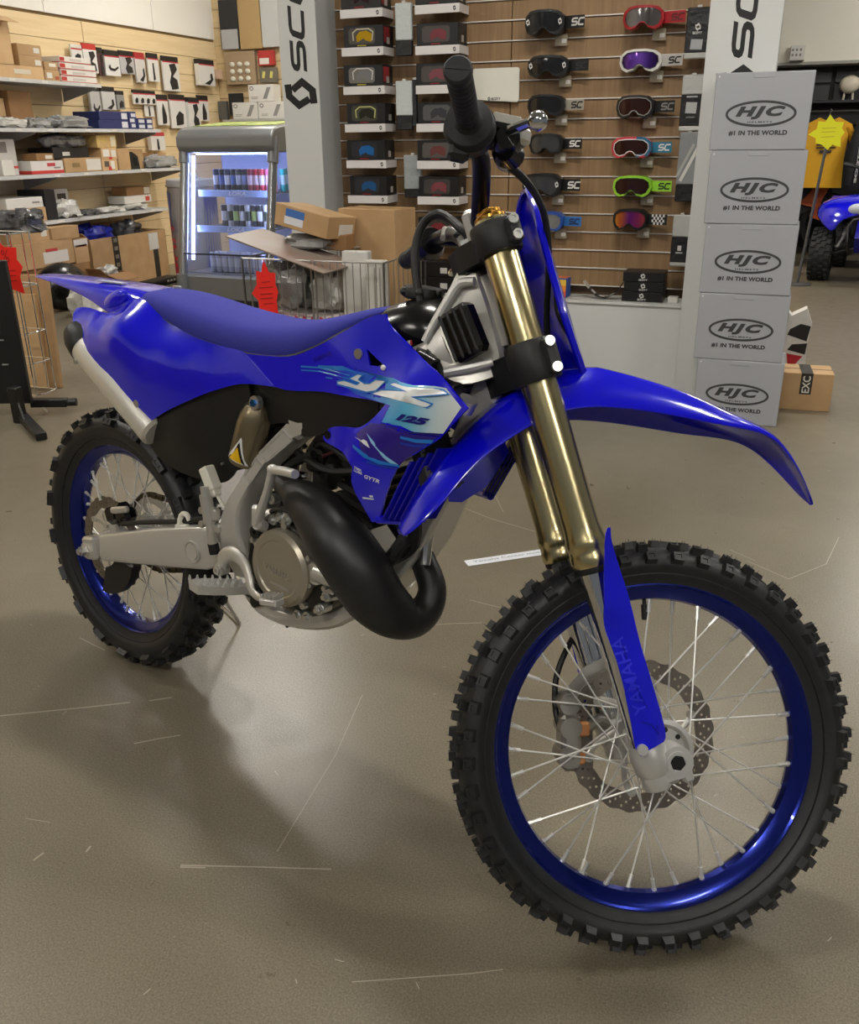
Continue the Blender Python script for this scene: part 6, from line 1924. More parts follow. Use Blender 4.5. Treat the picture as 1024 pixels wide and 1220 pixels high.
lump('poly_bag', 'dark wrapped bundle hanging over the wide carton by the wire rack', (-4.1, 4.06, .635), (.3, .40, .16), PLK, seed=25)

# ---------------------------------------------------------------- hanging cards on the maple slats
def card(label, y0, y1, z0, z1, shape, header='1c1a1a', body='d9d7d2', stripe='b8323a', th=.02, off=.045, name='parts_card'):
    wd, h = y1 - y0, z1 - z0
    t = thing(name, label, 'package', (XW + off + th / 2, (y0 + y1) / 2, z0))
    hh = min(.05, h * .22)
    MB().box((0, 0, (h - hh) / 2), (th, wd, h - hh), None, .002).build('backing_card', cmat(body), t)
    MB().box((0, 0, h - hh / 2), (th, wd, hh), None, .002).build('header', cmat(header), t)
    if stripe:
        MB().box((th / 2 + .0008, 0, h - hh - .006), (.0012, wd, .012)).build('stripe', cmat(stripe), t)
    sh = {'blade': [(.35, .05), (.7, .08), (.75, .35), (.6, .7), (.5, .85), (.4, .6)], 'curve': [(.2, .4), (.3, .28), (.6, .25), (.85, .4), (.85, .5), (.6, .36), (.35, .4), (.3, .55)],
          'twin': [(.4, .05), (.55, .1), (.5, .8), (.42, .8)], 'zig': [(.45, .05), (.85, .1), (.8, .4), (.55, .5), (.85, .75), (.75, .95), (.4, .9), (.5, .6), (.35, .3)], 'block': [(.3, .1), (.75, .15), (.8, .5), (.55, .6), (.3, .4)], 'hook': [(.3, .1), (.6, .05), (.85, .3), (.8, .6), (.7, .55), (.7, .3), (.5, .2)]}[shape]
    MB().prism([((p[0] - .5) * wd, p[1] * (h - hh)) for p in sh], lambda a, c, hgt: (hgt, a, c), th / 2, th / 2 + .006).build('part', cmat('242323'), t)
    MB().cyl((-off - th / 2, 0, h - hh * .4), (0, 0, h - hh * .4), .003, n=6).build('hook', STEEL, t)
    return t
W_ = 'd9d7d2'
card('white and red card above the red and white box stack', 5.90, 6.05, 1.99, 2.13, 'block', header='d9d5cf', stripe='b8323a')
card('bright red card above the red and white box stack', 6.06, 6.25, 1.90, 2.15, 'zig', header='c0322e', stripe='e0dcd6')
card('narrow dark red card next to the bright red one', 6.26, 6.34, 1.88, 2.13, 'zig', body='4a2c2c', stripe=None)
card('white card with a thin curved black part', 6.36, 6.58, 1.89, 2.12, 'curve')
card('grey card with a small twisted black part', 6.59, 6.81, 1.92, 2.13, 'zig', body='b2b0b2')
card('red edged card with black and grey part', 6.83, 6.99, 1.85, 2.13, 'hook', header='a82a2c', body='c8c4c0')
card('slim white card with two upright black blades', 7.04, 7.22, 1.87, 2.14, 'twin')
card('long white card with two black angled plates', 7.29, 7.58, 1.79, 2.13, 'zig')
card('white card with a jagged black lever at the far end of the upper row', 7.91, 8.22, 1.87, 2.14, 'hook', th=.06)
card('black headed bag with a chrome ring, nearest the grey bags', 6.06, 6.20, 1.50, 1.79, 'curve', body='b8b6b2', stripe=None, th=.03)
card('black headed bag with a pale ring beside the navy boxes', 6.23, 6.43, 1.58, 1.79, 'hook', body='c4c2be', stripe=None, th=.03)
card('small black headed bag with a grey oval part', 6.45, 6.57, 1.59, 1.76, 'block', body='8e8e8c', stripe=None, th=.03)
for k in range(4):
    card('short white card in the close row of four small cards', 6.73 + .095 * k, 6.82 + .095 * k, 1.645, 1.78, 'block').__setitem__('group', 'close row of four small cards')
card('white card half hidden below the small cards', 6.93, 7.09, 1.53, 1.69, 'twin', off=.028, th=.01)
card('white card with a tall black wedge', 7.115, 7.31, 1.45, 1.75, 'blade')
card('large white card with a framed black plate', 7.35, 7.63, 1.42, 1.76, 'block')
card('white card with two stacked black lever pieces', 7.645, 7.86, 1.41, 1.74, 'zig', th=.05)
card('white card with a black oval pad above the drinks fridge', 7.88, 8.09, 1.50, 1.77, 'blade')
card('white card with red header and two black pins over the flat grey bag', 6.90, 7.14, 1.20, 1.38, 'twin', header='b8383a', stripe=None, th=.05)
carton('small_box_white', 'plain small white box hanging at the wall corner', 8.25, 8.36, 1.95, 2.05, cmat('c8a890'), xf=XW + .12, dep=.08)
# back-corner goods on the maple back wall
def flat(label, x0, x1, z0, z1, c, name='wall_pack', th=.05, extra=(), cat='package', rough=.5):
    t = thing(name, label, cat, ((x0 + x1) / 2, YB - .04 - th / 2, z0))
    wd, h = x1 - x0, z1 - z0
    MB().box((0, 0, h / 2), (wd, th, h), None, .004).build('pack', mat('wall_pack_' + c, c, rough, bump=(15, .4)), t)
    for fx, fz, fw, fh, cc in extra:
        MB().box(((fx - .5) * wd, -th / 2 - .001, fz * h), (fw * wd, .002, fh * h)).build('print', cmat(cc), t)
    MB().cyl((0, th / 2, h * .97), (0, th / 2 + .04, h * .97), .004, n=6).build('hook', STEEL, t)
    return t
flat('tall black bag with grey lower panel at the wall corner', -4.81, -4.57, 2.26, 2.76, '1c1d1f', extra=[(.5, .2, .9, .4, 'a6a6a6')])
flat('plain kraft board hanging between the black bag and the clear bag', -4.56, -4.28, 2.25, 2.75, 'a88c5e')
flat('clear bag of white parts hanging beside the display pillar', -4.27, -4.0, 2.26, 2.75, 'b4b6b4', rough=.2)
t = flat('brown blister tray of round white bulbs on the back wall', -4.785, -4.39, 1.89, 2.235, '9a8468')
for i in range(3):
    for j in range(3):
        MB().sph((-.1 + .1 * i, -.03, .06 + .075 * j), (.035, .02, .028), 10, 6).build('bulb', cmat('d0cebe'), t)
flat('red pack with white label on the back wall', -4.344, -4.14, 2.075, 2.23, 'a8302c', extra=[(.4, .3, .6, .4, 'd6d0c8')])
t = flat('clear pack holding two yellow lamps on the back wall', -4.34, -4.12, 1.90, 2.055, '6a6458')
for i in (-1, 1):
    MB().box((.05 * i, -.03, .08), (.03, .02, .07), Matrix.Rotation(R(12), 3, 'Y'), .004).build('lamp', cmat('c8c26a'), t)
flat('black pouch hanging low on the back wall', -4.78, -4.60, 1.57, 1.80, '1e1e20')
flat('dull grey pack at the foot of the wall corner', -4.93, -4.815, 1.52, 1.72, '5c5c58')
sh = thing('back_shelf', 'pale shelf board on the back wall over the drinks fridge', 'shelf', (-4.15, YB - .12, 1.505))
MB().box((0, 0, 0), (1.3, .22, .02), None, .002).build('board', SHELFM, sh)
MB().box((-.5, .06, -.05), (.02, .1, .08)).build('bracket', SHELFM, sh)
def wbox(label, x0, x1, z0):
    t = thing('white_box', label, 'box', ((x0 + x1) / 2, YB - .14, z0))
    wd = x1 - x0
    MB().box((0, 0, .09), (wd, .16, .178), None, .003).build('carton_body', cmat('d4d2cc', .5), t)
    MB().prism([(.02, .03), (.07, .03), (.13, .15), (.08, .15)], lambda a, c, h: (a, h, c), -.082, -.08).build('picture', cmat('8a8a86'), t)
    b = MB(); stroke(b, [(-.12 + .022 * math.cos(R(30 * q)), .14 + .018 * math.sin(R(30 * q))) for q in range(12)], .008, lambda a, c: (a, -.0815, c), True); stroke(b, [(-.13, .05), (-.04, .05)], .004, lambda a, c: (a, -.0815, c)); stroke(b, [(-.13, .035), (-.05, .035)], .004, lambda a, c: (a, -.0815, c)); b.build('print', cmat('55534f'), t, None, 0)
wbox('white printed box, left one under the pair on the back shelf' if 0 else 'white printed box over the fridge nearer the wall corner', -4.655, -4.325, 1.516)
wbox('white printed box over the fridge nearer the display pillar', -4.31, -3.98, 1.516)
wbox('topmost white printed box on the back shelf', -4.425, -4.095, 1.696)

# ================================================================ DRINKS FRIDGE
FX, FY = -2.50, 4.42
fr = thing('drinks_fridge', 'grey drinks fridge with slanted glass front and lit blue-white inside', 'fridge', (FX, FY, 0), R(-2))
FG = mat('fridge_grey', (118, 120, 122), .35, .3)
FT = mat('fridge_tube', (150, 152, 155), .22, .8)
FW = mat('fridge_inside', (206, 216, 250), .5)
# local: front bottom at y=0, front leans back to y=.25 at the top; width +-.40
MB().box((0, .36, .16), (.82, .70, .32), None, .02).build('base_cabinet', FG, fr)
MB().box((-.02, -.0, .09), (.62, .02, .10), None, .004).build('base_grille', mat('grille_black', (16, 16, 17), .5), fr)
MB().box((0, .70, .80), (.80, .03, 1.0)).build('back_liner', FW, fr)
MB().prism([(.0, .32), (.70, .32), (.70, 1.25), (.22, 1.25)], lambda a, c, h: (h, a, c), .392, .402).build('side_glass', mat('fridge_glass', (235, 240, 255), .02, 0, trans=.95, ior=1.05), fr)
MB().prism([(.0, .32), (.70, .32), (.70, 1.25), (.22, 1.25)], lambda a, c, h: (h, a, c), -.402, -.392).build('side_glass', MATS['fridge_glass'], fr)
MB().prism([(-.37, .36), (.37, .36), (.37, 1.22), (-.37, 1.22)], lambda a, c, h: (a, .01 + (c - .32) * .236 + h, c), 0, .006).build('front_glass', MATS['fridge_glass'], fr)
MB().box((0, .02, .475), (.74, .012, .012)).build('glass_edge', mat('edge_dark', (40, 44, 60), .3), fr)
b = MB()
pr = [(.17, 1.20), (.145, 1.24), (.15, 1.32), (.19, 1.365), (.26, 1.385), (.72, 1.42), (.74, 1.40), (.74, 1.20)]
b.prism(pr, lambda a, c, h: (h, a, c), -.425, .425)
hd = b.build('hood', FG, fr)
m = hd.modifiers.new('b', 'BEVEL'); m.width = .03; m.segments = 3; m.limit_method = 'ANGLE'
gm = mat('hood_sticker', (90, 130, 40), .4, noise=(14, 'c8d070', 5))
MB().prism([(-.36, .29), (.36, .29), (.36, .70), (-.36, .70)], lambda a, c, h: (a, c, 1.3865 + (c - .26) * .0761 + h), .001, .004).build('hood_sticker', gm, fr)
b = MB(); put_text(b, 'monster', lambda u, v: (-.08 + .2 * u, .36 + .10 * v, 1.402), .03); b.build('hood_lettering', cmat('d8dcd0'), fr, None, 0)
for sx in (-1, 1):
    MB().tube([(sx * .395, .015, .30), (sx * .395, .115, .78), (sx * .395, .215, 1.26)], .034, n=18).build('front_tube', FT, fr)
    MB().tube([(sx * .395, .0, .0), (sx * .395, .0, .32)], [.045, .045], n=16).build('front_foot', FG, fr)
    MB().tube([(sx * .395, .185, 1.13), (sx * .395, .225, 1.31)], .043, n=18).build('tube_collar', FG, fr)
LED = mat('fridge_led', (190, 205, 255), .5, emit=22.0)
for sx in (-1, 1):
    MB().tube([(sx * .345, .10, .42), (sx * .345, .24, 1.18)], .013, n=8).build('led_strip', LED, fr)
MB().box((0, .27, 1.195), (.66, .03, .012)).build('led_strip', LED, fr)
FSH = [(.325, .12), (.66, .18), (.92, .24)]
for k, (z, y) in enumerate(FSH):
    if k:
        MB().box((0.02, (y + .69) / 2, z - .006), (.70, .69 - y, .012), None, .002).build('fridge_shelf', mat('shelf_ice', (200, 210, 240), .2), fr)
        sl = MB().box((0.02, y - .004, z - .012), (.70, .008, .05), None, .002).build('shelf_lip', mat('lip_ice', (170, 190, 230), .2), fr)
        b = MB(); put_text(b, 'LOKA', lambda u, v: (-.05 + .16 * u, y - .0092, z - .027 + .03 * v), .03, .2); b.build('lip_lettering', cmat('e8eef8'), fr, None, 0)
    else:
        MB().box((0, .38, .322), (.76, .6, .006)).build('fridge_floor', mat('shelf_ice'), fr)
MB().box((-.22, .683, 1.03), (.10, .012, .05)).build('control_panel', cmat('2a2c34'), fr)
# cans, one object each
Mf = Matrix.Translation((FX, FY, 0)) @ Matrix.Rotation(R(-2), 4, 'Z')
canM = {}
def can(x, y, z, r, h, c1, c2, label, grp):
    k = (r, h, c1, c2)
    if k not in canM:
        b = MB().m(cmat(c1, .3)).lathe([(0, 0), (r * .8, 0), (r, .008), (r, h * .3)], n=14)
        b.m(cmat(c2, .3)).lathe([(r, h * .3), (r, h * .72)], n=14)
        b.m(cmat(c1, .3)).lathe([(r, h * .72), (r, h - .012), (r * .86, h - .003)], n=14)
        me = b.mesh('can_body', None, 40)
        lid = MB().lathe([(r * .86, h - .003), (r * .86, h), (r * .78, h), (r * .76, h - .003), (0, h - .003)], n=14).mesh('can_lid', STEEL, 40)
        canM[k] = (me, lid)
    p = Mf @ Vector((x, y, z))
    t = thing('drink_can', label, 'can', p, 0, grp)
    link('can_body', canM[k][0], t); link('can_lid', canM[k][1], t)
top = [('1e2c4a', 'd8dce4'), ('1a1c28', '3a5ab0'), ('26324a', 'e4e4ea'), ('1a1c22', '4a78c8'), ('181a22', 'c4c8d4'), ('2a2a34', '7a90c0'), ('8a2030', 'e8c8cc'), ('b01c30', 'f0d0d4'), ('c02a3c', 'e8dcdc'), ('e06a90', 'f4c8d8'), ('e890ac', 'f6e0e8')]
tn = ['white banded navy', 'blue banded black', 'pale banded slate', 'sky blue banded black', 'silver banded black', 'grey blue', 'dark red', 'crimson and pale', 'red and cream', 'deep pink', 'pale pink']
for i, (a, c) in enumerate(top):
    can(-.185 + .052 * i, .285 + .004 * (i % 2), .921, .024, .165, a, c, tn[i] + ' drink can on the top fridge shelf', 'cans in the fridge')
for i in range(2):
    can(.385 - .055 * i - .02, .36 + .12 * i, .921, .024, .165, '28b8b0', 'd0f0ee', 'turquoise drink can at the glass side of the top fridge shelf', 'turquoise cans in the fridge')
for i in range(9):
    can(-.10 + .054 * i, .23 + .003 * (i % 2), .661, .025, .168, ('2a2c30', 'd4d6d8', '30343a')[i % 3], ('e8eaec', '2c3a2c', 'a8c060')[i % 3], ('black can with a white band', 'white can with a dark green band', 'charcoal can with a lime band')[i % 3] + ' on the middle fridge shelf', 'cans on the middle fridge shelf')
for r_ in range(2):
    for i in range(9):
        can(-.19 + .056 * i, .15 + .07 * r_, .327, .026, .15, 'b4bcd2', 'd8deea', 'silver white can on the fridge floor, %s row' % ('front', 'second')[r_], 'silver cans on the fridge floor')
for i in range(2):
    can(.325 + 0.0 * i, .15 + .07 * i, .327, .026, .14, '2a5ab8', '4a88e0', 'bright blue can at the end of the %s row on the fridge floor' % ('front', 'second')[i], 'blue cans on the fridge floor')

# can-shaped cooler beside the fridge
rb = thing('can_cooler', 'tall blue and silver can-shaped drinks cooler with red lettering behind the fridge', 'cooler', (-3.72, 5.88, 0))
RB = mat('cooler_blue', (24, 34, 130), .3, .3)
RSv = mat('cooler_silver', (176, 172, 170), .25, .6)
b = MB(); b.m(RSv).lathe([(0, .01), (.20, .01), (.225, .04), (.225, .85), (.215, .90)], n=40); b.build('drum', None, rb)
def wrap(a, z, r=.2262):
    return (r * math.sin(a), -r * math.cos(a), z)
for a0, a1 in ((-1.9, -.62), (.9, 2.2)):
    vs = []; n = 10
    for k in range(n + 1):
        a = a0 + (a1 - a0) * k / n
        vs += [wrap(a + .0, .03), wrap(a + .18, .85)]
    MB().add(vs, [(2 * k, 2 * k + 2, 2 * k + 3, 2 * k + 1) for k in range(n)]).build('blue_field', RB, rb, None, 60)
b = MB(); put_text(b, 'BULL', lambda u, v: wrap(-.75 + .34 * v, .12 + .5 * u, .2275), .04); b.build('cooler_lettering', cmat('c02030'), rb, None, 0)
MB().lathe([(.215, .90), (.222, .905), (.222, .955), (.20, .965), (0, .968)], n=40).build('lid', mat('cooler_lid', (190, 192, 194), .3, .4), rb)
MB().lathe([(.226, .895), (.232, .90), (.232, .912), (.226, .915)], n=40).build('lid_rim', STEEL, rb)
lump('poly_bag', 'small white crumpled paper on the can-shaped cooler lid', (-3.72, 5.86, .9685), (.16, .16, .05), PLW, seed=31)

# ================================================================ WIRE BASKET with goods in front of the left pillar
WIRE = mat('galvanised_wire', (150, 148, 144), .35, .8)
wbk = thing('wire_basket', 'galvanised wire basket full of packages beside the drinks fridge', 'basket', (-.50, 2.33, 0))
hx, hy, zb, zt = .36, .26, .02, .775
def wire_panel(name, p, q):
    b = MB()
    p, q = Vector(p), Vector(q)
    n = 9
    for i in range(n + 1):
        c = p.lerp(q, i / n)
        b.cyl((c.x, c.y, zb), (c.x, c.y, zt), .0022 if 0 < i < n else .005, n=6)
    for z in (zb, .25, .50, zt):
        b.cyl((p.x, p.y, z), (q.x, q.y, z), .004, n=6)
    b.build(name, WIRE, wbk)
wire_panel('front_wires', (-hx, -hy, 0), (hx * .0, -hy, 0))
wire_panel('front_wires', (.02, -hy, 0), (hx, -hy, 0))
wire_panel('side_wires', (-hx, -hy, 0), (-hx, hy, 0))
wire_panel('side_wires', (hx, -hy, 0), (hx, hy, 0))
wire_panel('back_wires', (-hx, hy, 0), (hx, hy, 0))
MB().box((0, 0, .018), (2 * hx, 2 * hy, .008)).build('basket_floor', WIRE, wbk)
bx, by = -.50, 2.33
def goods(name, label, c, s, material, rot=(0, 0, 0), cat='box', lab=(), lo=0):
    t = thing(name, label, cat, c)
    t.rotation_euler = rot
    MB().box((0, 0, s[2] / 2), s, None, .003).build('carton_body', material, t)
    for (x, z, wd, h, cc) in lab:
        MB().box((x, -s[1] / 2 - .0008, z), (wd, .0014, h)).build('label', cmat(cc), t)
    return t
# filling, from the bottom up
goods('carton', 'plain brown carton at the bottom of the wire basket', (bx, by, .023), (.60, .44, .42), KRAFT2)
lump('poly_bag', 'clear plastic bag on the red striped bag in the wire basket', (bx - .18, by - .08, .532), (.27, .28, .20), PLG, seed=41)
lump('poly_bag', 'silver crumpled bag in the wire basket', (bx + .02, by - .09, .532), (.15, .26, .19), PLW, seed=42)
RST = mat('red_stripe_bag', (190, 60, 70), .45)
t = lump('striped_bag', 'red and white striped bag in the wire basket', (bx - .11, by - .10, .444), (.40, .26, .08), mat('stripe_bag', (206, 196, 192), .4, bump=(20, .6)), seed=43)
for k in range(9):
    MB().box((-.18 + .044 * k, -.142, .045), (.016, .004, .06), Matrix.Rotation(R(25), 3, 'Y')).build('red_stripe', RST, t)
goods('white_carton', 'upright white slotted panel standing in the wire basket', (bx + .30, by - .20, .45), (.09, .05, .33), cmat('c9c6be', .5), lab=[(0, .16, .006, .28, '9a978f'), (.025, .16, .006, .28, '9a978f')])
goods('white_carton', 'flat white sleeve standing behind the silver bag in the basket', (bx + .17, by - .13, .45), (.13, .05, .36), cmat('d0cec8', .5))
t = thing('grey_panel', 'thin grey panel lying slanted on top of the wire basket', 'panel', (bx - .16, by - .14, .80))
t.rotation_euler = (R(3), R(13), R(-12))
MB().box((0, 0, .004), (.60, .26, .008), None, .002).build('sheet', mat('panel_grey', (140, 130, 120), .5, noise=(6, '8c7468', 3)), t)
lump('poly_bag', 'shiny clear bag on the slanted grey panel', (bx - .10, by - .02, .80), (.34, .2, .06), PLG, seed=44)
t = goods('labelled_carton', 'tilted brown carton with blue and white label on top of the wire basket', (bx - .10, by - .02, .88), (.33, .2, .10), KRAFT, rot=(R(-4), R(10), R(-14)), lab=[(-.04, .07, .115, .035, '3a6ab0'), (-.045, .035, .115, .034, 'd8dadf')])
MB().box((.1655, .03, .04), (.0014, .10, .05)).build('label', cmat('d4d0c8'), t)
t = goods('tall_carton', 'tall plain brown carton standing at the back of the wire basket', (bx + .16, by + .14, .45), (.32, .19, .53), KRAFT, rot=(0, 0, R(-10)))
MB().box((0, 0, .5306), (.32, .03, .001)).build('tape', cmat('a07c4c'), t)
goods('small_carton', 'small brown carton wedged before the tall plain one', (bx + .03, by - .02, .80), (.12, .10, .07), KRAFT2)
# red star price sign on the basket corner
def star(name, label, c, rz, w_, h_, col, pts, kind_cat='sign', tilt=0):
    t = thing(name, label, kind_cat, c, rz)
    q = []
    for i, (a, r) in enumerate(pts):
        q.append((math.sin(R(a)) * r * w_, math.cos(R(a)) * r * h_))
    MB().prism(q, lambda a, cc, h: (a, h, cc), -.0015, .0015).build('card', mat('star_' + col, col, .45), t)
    return t
SPK = []
for i in range(8):
    SPK += [(45 * i + (3 if i % 2 else -3), 1.0 - .12 * (i % 3)), (45 * i + 22, .66)]
s1 = star('red_star_sign', 'red star-shaped price sign on the wire basket', (-.735, 2.06, .625), R(8), .075, .15, 'e8281e', SPK)
b = MB()
for k, (z, a, c) in enumerate([(.045, -.02, .02), (.02, -.035, .035), (-.01, -.03, .03), (-.03, -.035, .03), (-.055, -.02, .03)]):
    stroke(b, [(a, z), (c, z + .006)], .004, lambda p, r: (p, -.003, r))
b.build('handwriting', cmat('a01812'), s1, None, 0)
MB().cyl((0, .012, .14), (0, -.004, .14), .003, n=6).build('clip', STEEL, s1)

# ================================================================ LEFT STAND, wire rack, red star
sd = thing('display_stand', 'black metal display stand with splayed feet at the wire rack', 'stand', (-2.0, 1.66, 0))
MB().box((-.11, .02, .42), (.34, .03, .70), Matrix.Rotation(R(20), 3, 'Z'), .004).build('panel', mat('stand_black', (18, 18, 19), .45), sd)
MB().box((.06, -.03, .09), (.05, .05, .18), None, .004).build('upright', MATS['stand_black'], sd)
a0, a1 = Vector((.05, .0, .03)), Vector((.37, -.23, .012))
def bar(b, p, q, w_, h_):
    d = (q - p); M = Matrix.Rotation(math.atan2(d.y, d.x), 3, 'Z') @ Matrix.Rotation(-math.atan2(d.z, math.hypot(d.x, d.y)), 3, 'Y')
    b.box((p + q) / 2, (d.length, w_, h_), M, .003)
b = MB(); bar(b, Vector((.0, .03, .025)), Vector((.38, -.235, .02)), .05, .035); b.prism([(0, .03), (.16, .03), (0, .16)], lambda p, r, h: (.03 + p * .82, -.01 - p * .57 + h, r), -.006, .006); b.build('foot', MATS['stand_black'], sd)
b = MB(); bar(b, Vector((.0, .12, .055)), Vector((.16, .20, .05)), .05, .04); b.cyl((.16, .2, .05), (.20, .22, .05), .02, n=12); b.build('foot', MATS['stand_black'], sd)
MB().cyl((.06, .13, .035), (.10, .12, .012), .006, n=8).build('lock_lever', STEEL, sd)
for z in (.15, .28, .40):
    MB().box((-.0, .0, z), (.03, .004, .006), Matrix.Rotation(R(20), 3, 'Z')).build('slot', cmat('8a8a88'), sd)
rk = thing('wire_rack', 'narrow chrome wire rack with a red star sign and cardboard inside', 'rack', (-2.20, 2.02, 0))
b = MB()
for x in (-.16, -.08, 0, .05):
    for y in (-.05, .10):
        b.cyl((x, y, .02), (x, y, .86), .0035, n=6)
b.build('uprights', CHROME, rk)
for z in (.03, .20, .36, .60, .86):
    MB().tube([(-.16, -.05, z), (.05, -.05, z), (.06, .02, z), (.05, .10, z), (-.16, .10, z)], .004, n=6, closed=True).build('hoop', CHROME, rk)
t = thing('cardboard_sheet', 'folded brown cardboard sheet standing in the wire rack', 'cardboard', (-2.35, 2.24, 0), R(10))
MB().box((0, 0, .31), (.26, .03, .62), Matrix.Rotation(R(-4), 3, 'X'), .003).build('sheet', KRAFT, t)
MB().box((-.02, -.03, .26), (.16, .03, .52), Matrix.Rotation(R(-4), 3, 'X'), .003).build('sheet', KRAFT3, t)
s2 = star('red_star_sign', 'red star-shaped sale sign on the narrow wire rack', (-2.19, 1.93, .70), R(14), .16, .17, 'e8281e', SPK)
b = MB(); put_text(b, '%', lambda u, v: (.02 + .04 * u, -.003, .03 + .06 * v), .0); 
for z in (-.02, -.045, -.07):
    stroke(b, [(-.09, z), (.08, z + .01)], .004, lambda p, r: (p, -.003, r))
b.build('handwriting', cmat('a01812'), s2, None, 0)

# ================================================================ FAR RIGHT: quad bike, clothes, star sign
qd = thing('quad_bike', 'blue quad bike with black knobbly tyres beyond the helmet boxes', 'quad bike', (2.35, 8.15, 0), R(-8))
# local: forward = -y; half track .42
def qwheel(x, y, w_, r):
    b = MB().lathe([(r * .5, -w_ * .42), (r * .72, -w_ * .5), (r * .93, -w_ * .48), (r * .97, -w_ * .3), (r * .98, 0), (r * .97, w_ * .3), (r * .93, w_ * .48), (r * .72, w_ * .5), (r * .5, w_ * .42)], (x, y, r), (1, 0, 0), 40)
    o = b.build('tyre', mat('quad_rubber', (30, 30, 31), .65), qd)
    b = MB()
    for k in range(22):
        a = 2 * math.pi * k / 22
        for j, xx in enumerate((-.36, -.12, .12, .36)):
            aa = a + (math.pi / 22 if j % 2 else 0)
            c = Vector((x + xx * w_, y + math.sin(aa) * r * .985, r + math.cos(aa) * r * .985))
            b.box(c, (w_ * .2, r * .15, .02), Matrix.Rotation(-aa, 3, 'X'), .003)
    tag(b.build('tread_blocks', MATS['quad_rubber'], o), kind='stuff')
    MB().lathe([(r * .1, -w_ * .1), (r * .5, -w_ * .4), (r * .52, -w_ * .42), (r * .52, w_ * .42), (r * .1, w_ * .1)], (x, y, r), (1, 0, 0), 32).build('wheel_rim', ALUB, o)
qwheel(-.42, -.35, .19, .235); qwheel(.42, -.35, .19, .235); qwheel(-.40, .75, .24, .235); qwheel(.40, .75, .24, .235)
for sx in (-1, 1):
    rg = []
    for y, zt, wi, wo in ((-.66, .56, .10, .30), (-.52, .68, .12, .46), (-.30, .74, .13, .52), (-.08, .70, .14, .50), (.05, .60, .15, .42)):
        rg.append([(sx * wi, y, zt + .05), (sx * (wi + wo) / 2, y, zt + .04), (sx * wo, y, zt - .02), (sx * (wo + .01), y, zt - .14)])
    o = MB().loft(rg, False, False).build('front_fender', BLUE, qd, None, 40)
    m = o.modifiers.new('s', 'SOLIDIFY'); m.thickness = .01
    m = o.modifiers.new('u', 'SUBSURF'); m.levels = 1; m.render_levels = 1
    MB().tube([(sx * .12, -.30, .30), (sx * .36, -.35, .24)], .014, n=8).build('lower_arm', BLACKP, qd)
    MB().tube([(sx * .12, -.28, .42), (sx * .36, -.35, .30)], .012, n=8).build('upper_arm', BLACKP, qd)
    MB().tube([(sx * .14, -.25, .66), (sx * .30, -.33, .30)], .025, n=10).build('damper', mat('damper_yellow', (170, 170, 168), .3, .5), qd)
    MB().sph((sx * .15, -.60, .66), (.08, .05, .05), 14, 8).build('headlight', mat('lamp_glass', (190, 196, 205), .1), qd)
MB().prism([(-.72, .42), (-.55, .72), (-.30, .84), (.2, .80), (.3, .60), (.3, .30), (-.55, .28)], lambda a, c, h: (h, a, c), -.13, .13).build('front_cowl', BLUED, qd)
MB().tube([(-.16, -.70, .28), (-.18, -.80, .40), (-.16, -.74, .58), (.16, -.74, .58), (.18, -.80, .40), (.16, -.70, .28)], .014, n=8, sub=3).build('bumper', mat('bumper_black', (28, 28, 30), .35, .3), qd)
MB().prism([(.15, .74), (.5, .70), (1.0, .76), (1.0, .68), (.2, .62)], lambda a, c, h: (h, a, c), -.14, .14).build('saddle', BLACKP, qd)
MB().prism([(.45, .62), (.75, .70), (1.05, .66), (1.08, .56), (.5, .52)], lambda a, c, h: (h, a, c), -.5, .5).build('rear_fender', BLUE, qd)
MB().tube([(-.38, .10, 1.02), (-.2, .02, .98), (0, 0, .94), (.2, .02, .98), (.38, .10, 1.02)], .014, n=10, sub=3).build('handlebar', BLACKP, qd)
MB().cyl((0, 0, .94), (0, -.08, .78), .02, n=10).build('steering_post', DARKM, qd)
for sx in (-1, 1):
    MB().cyl((sx * .38, .10, 1.02), (sx * .28, .055, 1.0), .02, n=10).build('grip', GRIPM, qd)
MB().box((0, .2, .35), (.3, .8, .22), None, .03).build('engine_block', DARKM, qd)
# motorcycle shapes behind: an orange-black machine under the jerseys
mk = thing('orange_bike', 'dark motocross bike with orange plastics standing beneath the yellow jersey', 'motorcycle', (1.45, 10.12, 0), R(4))
for x in (-.55, .55):
    MB().lathe([(.24, -.03), (.30, -.045), (.33, 0), (.30, .045), (.24, .03)], (x, 0, .33), (0, 1, 0), 32).build('tyre', MATS['quad_rubber'], mk)
MB().prism([(-.5, .78), (.1, .72), (.4, .85), (.5, .6), (.2, .4), (-.2, .45)], lambda a, c, h: (a, h, c), -.08, .08).build('frame_body', mat('matt_black_card'), mk)
MB().prism([(.2, .55), (.45, .86), (.55, .84), (.4, .50)], lambda a, c, h: (a, h, c), -.14, .14).build('shroud', cmat('d0602a'), mk)
MB().prism([(.35, .40), (.58, .33), (.60, .38), (.40, .60)], lambda a, c, h: (a, h, c), -.10, .10).build('fork_guard', cmat('d0602a'), mk)
MB().tube([(.42, -.35, 1.02), (.46, 0, 1.0), (.42, .35, 1.02)], .014, n=8).build('handlebar', BLACKP, mk)
MB().tube([(.46, -.08, 1.0), (.58, -.08, .33)], .025, n=10).build('fork_leg', DARKM, mk)
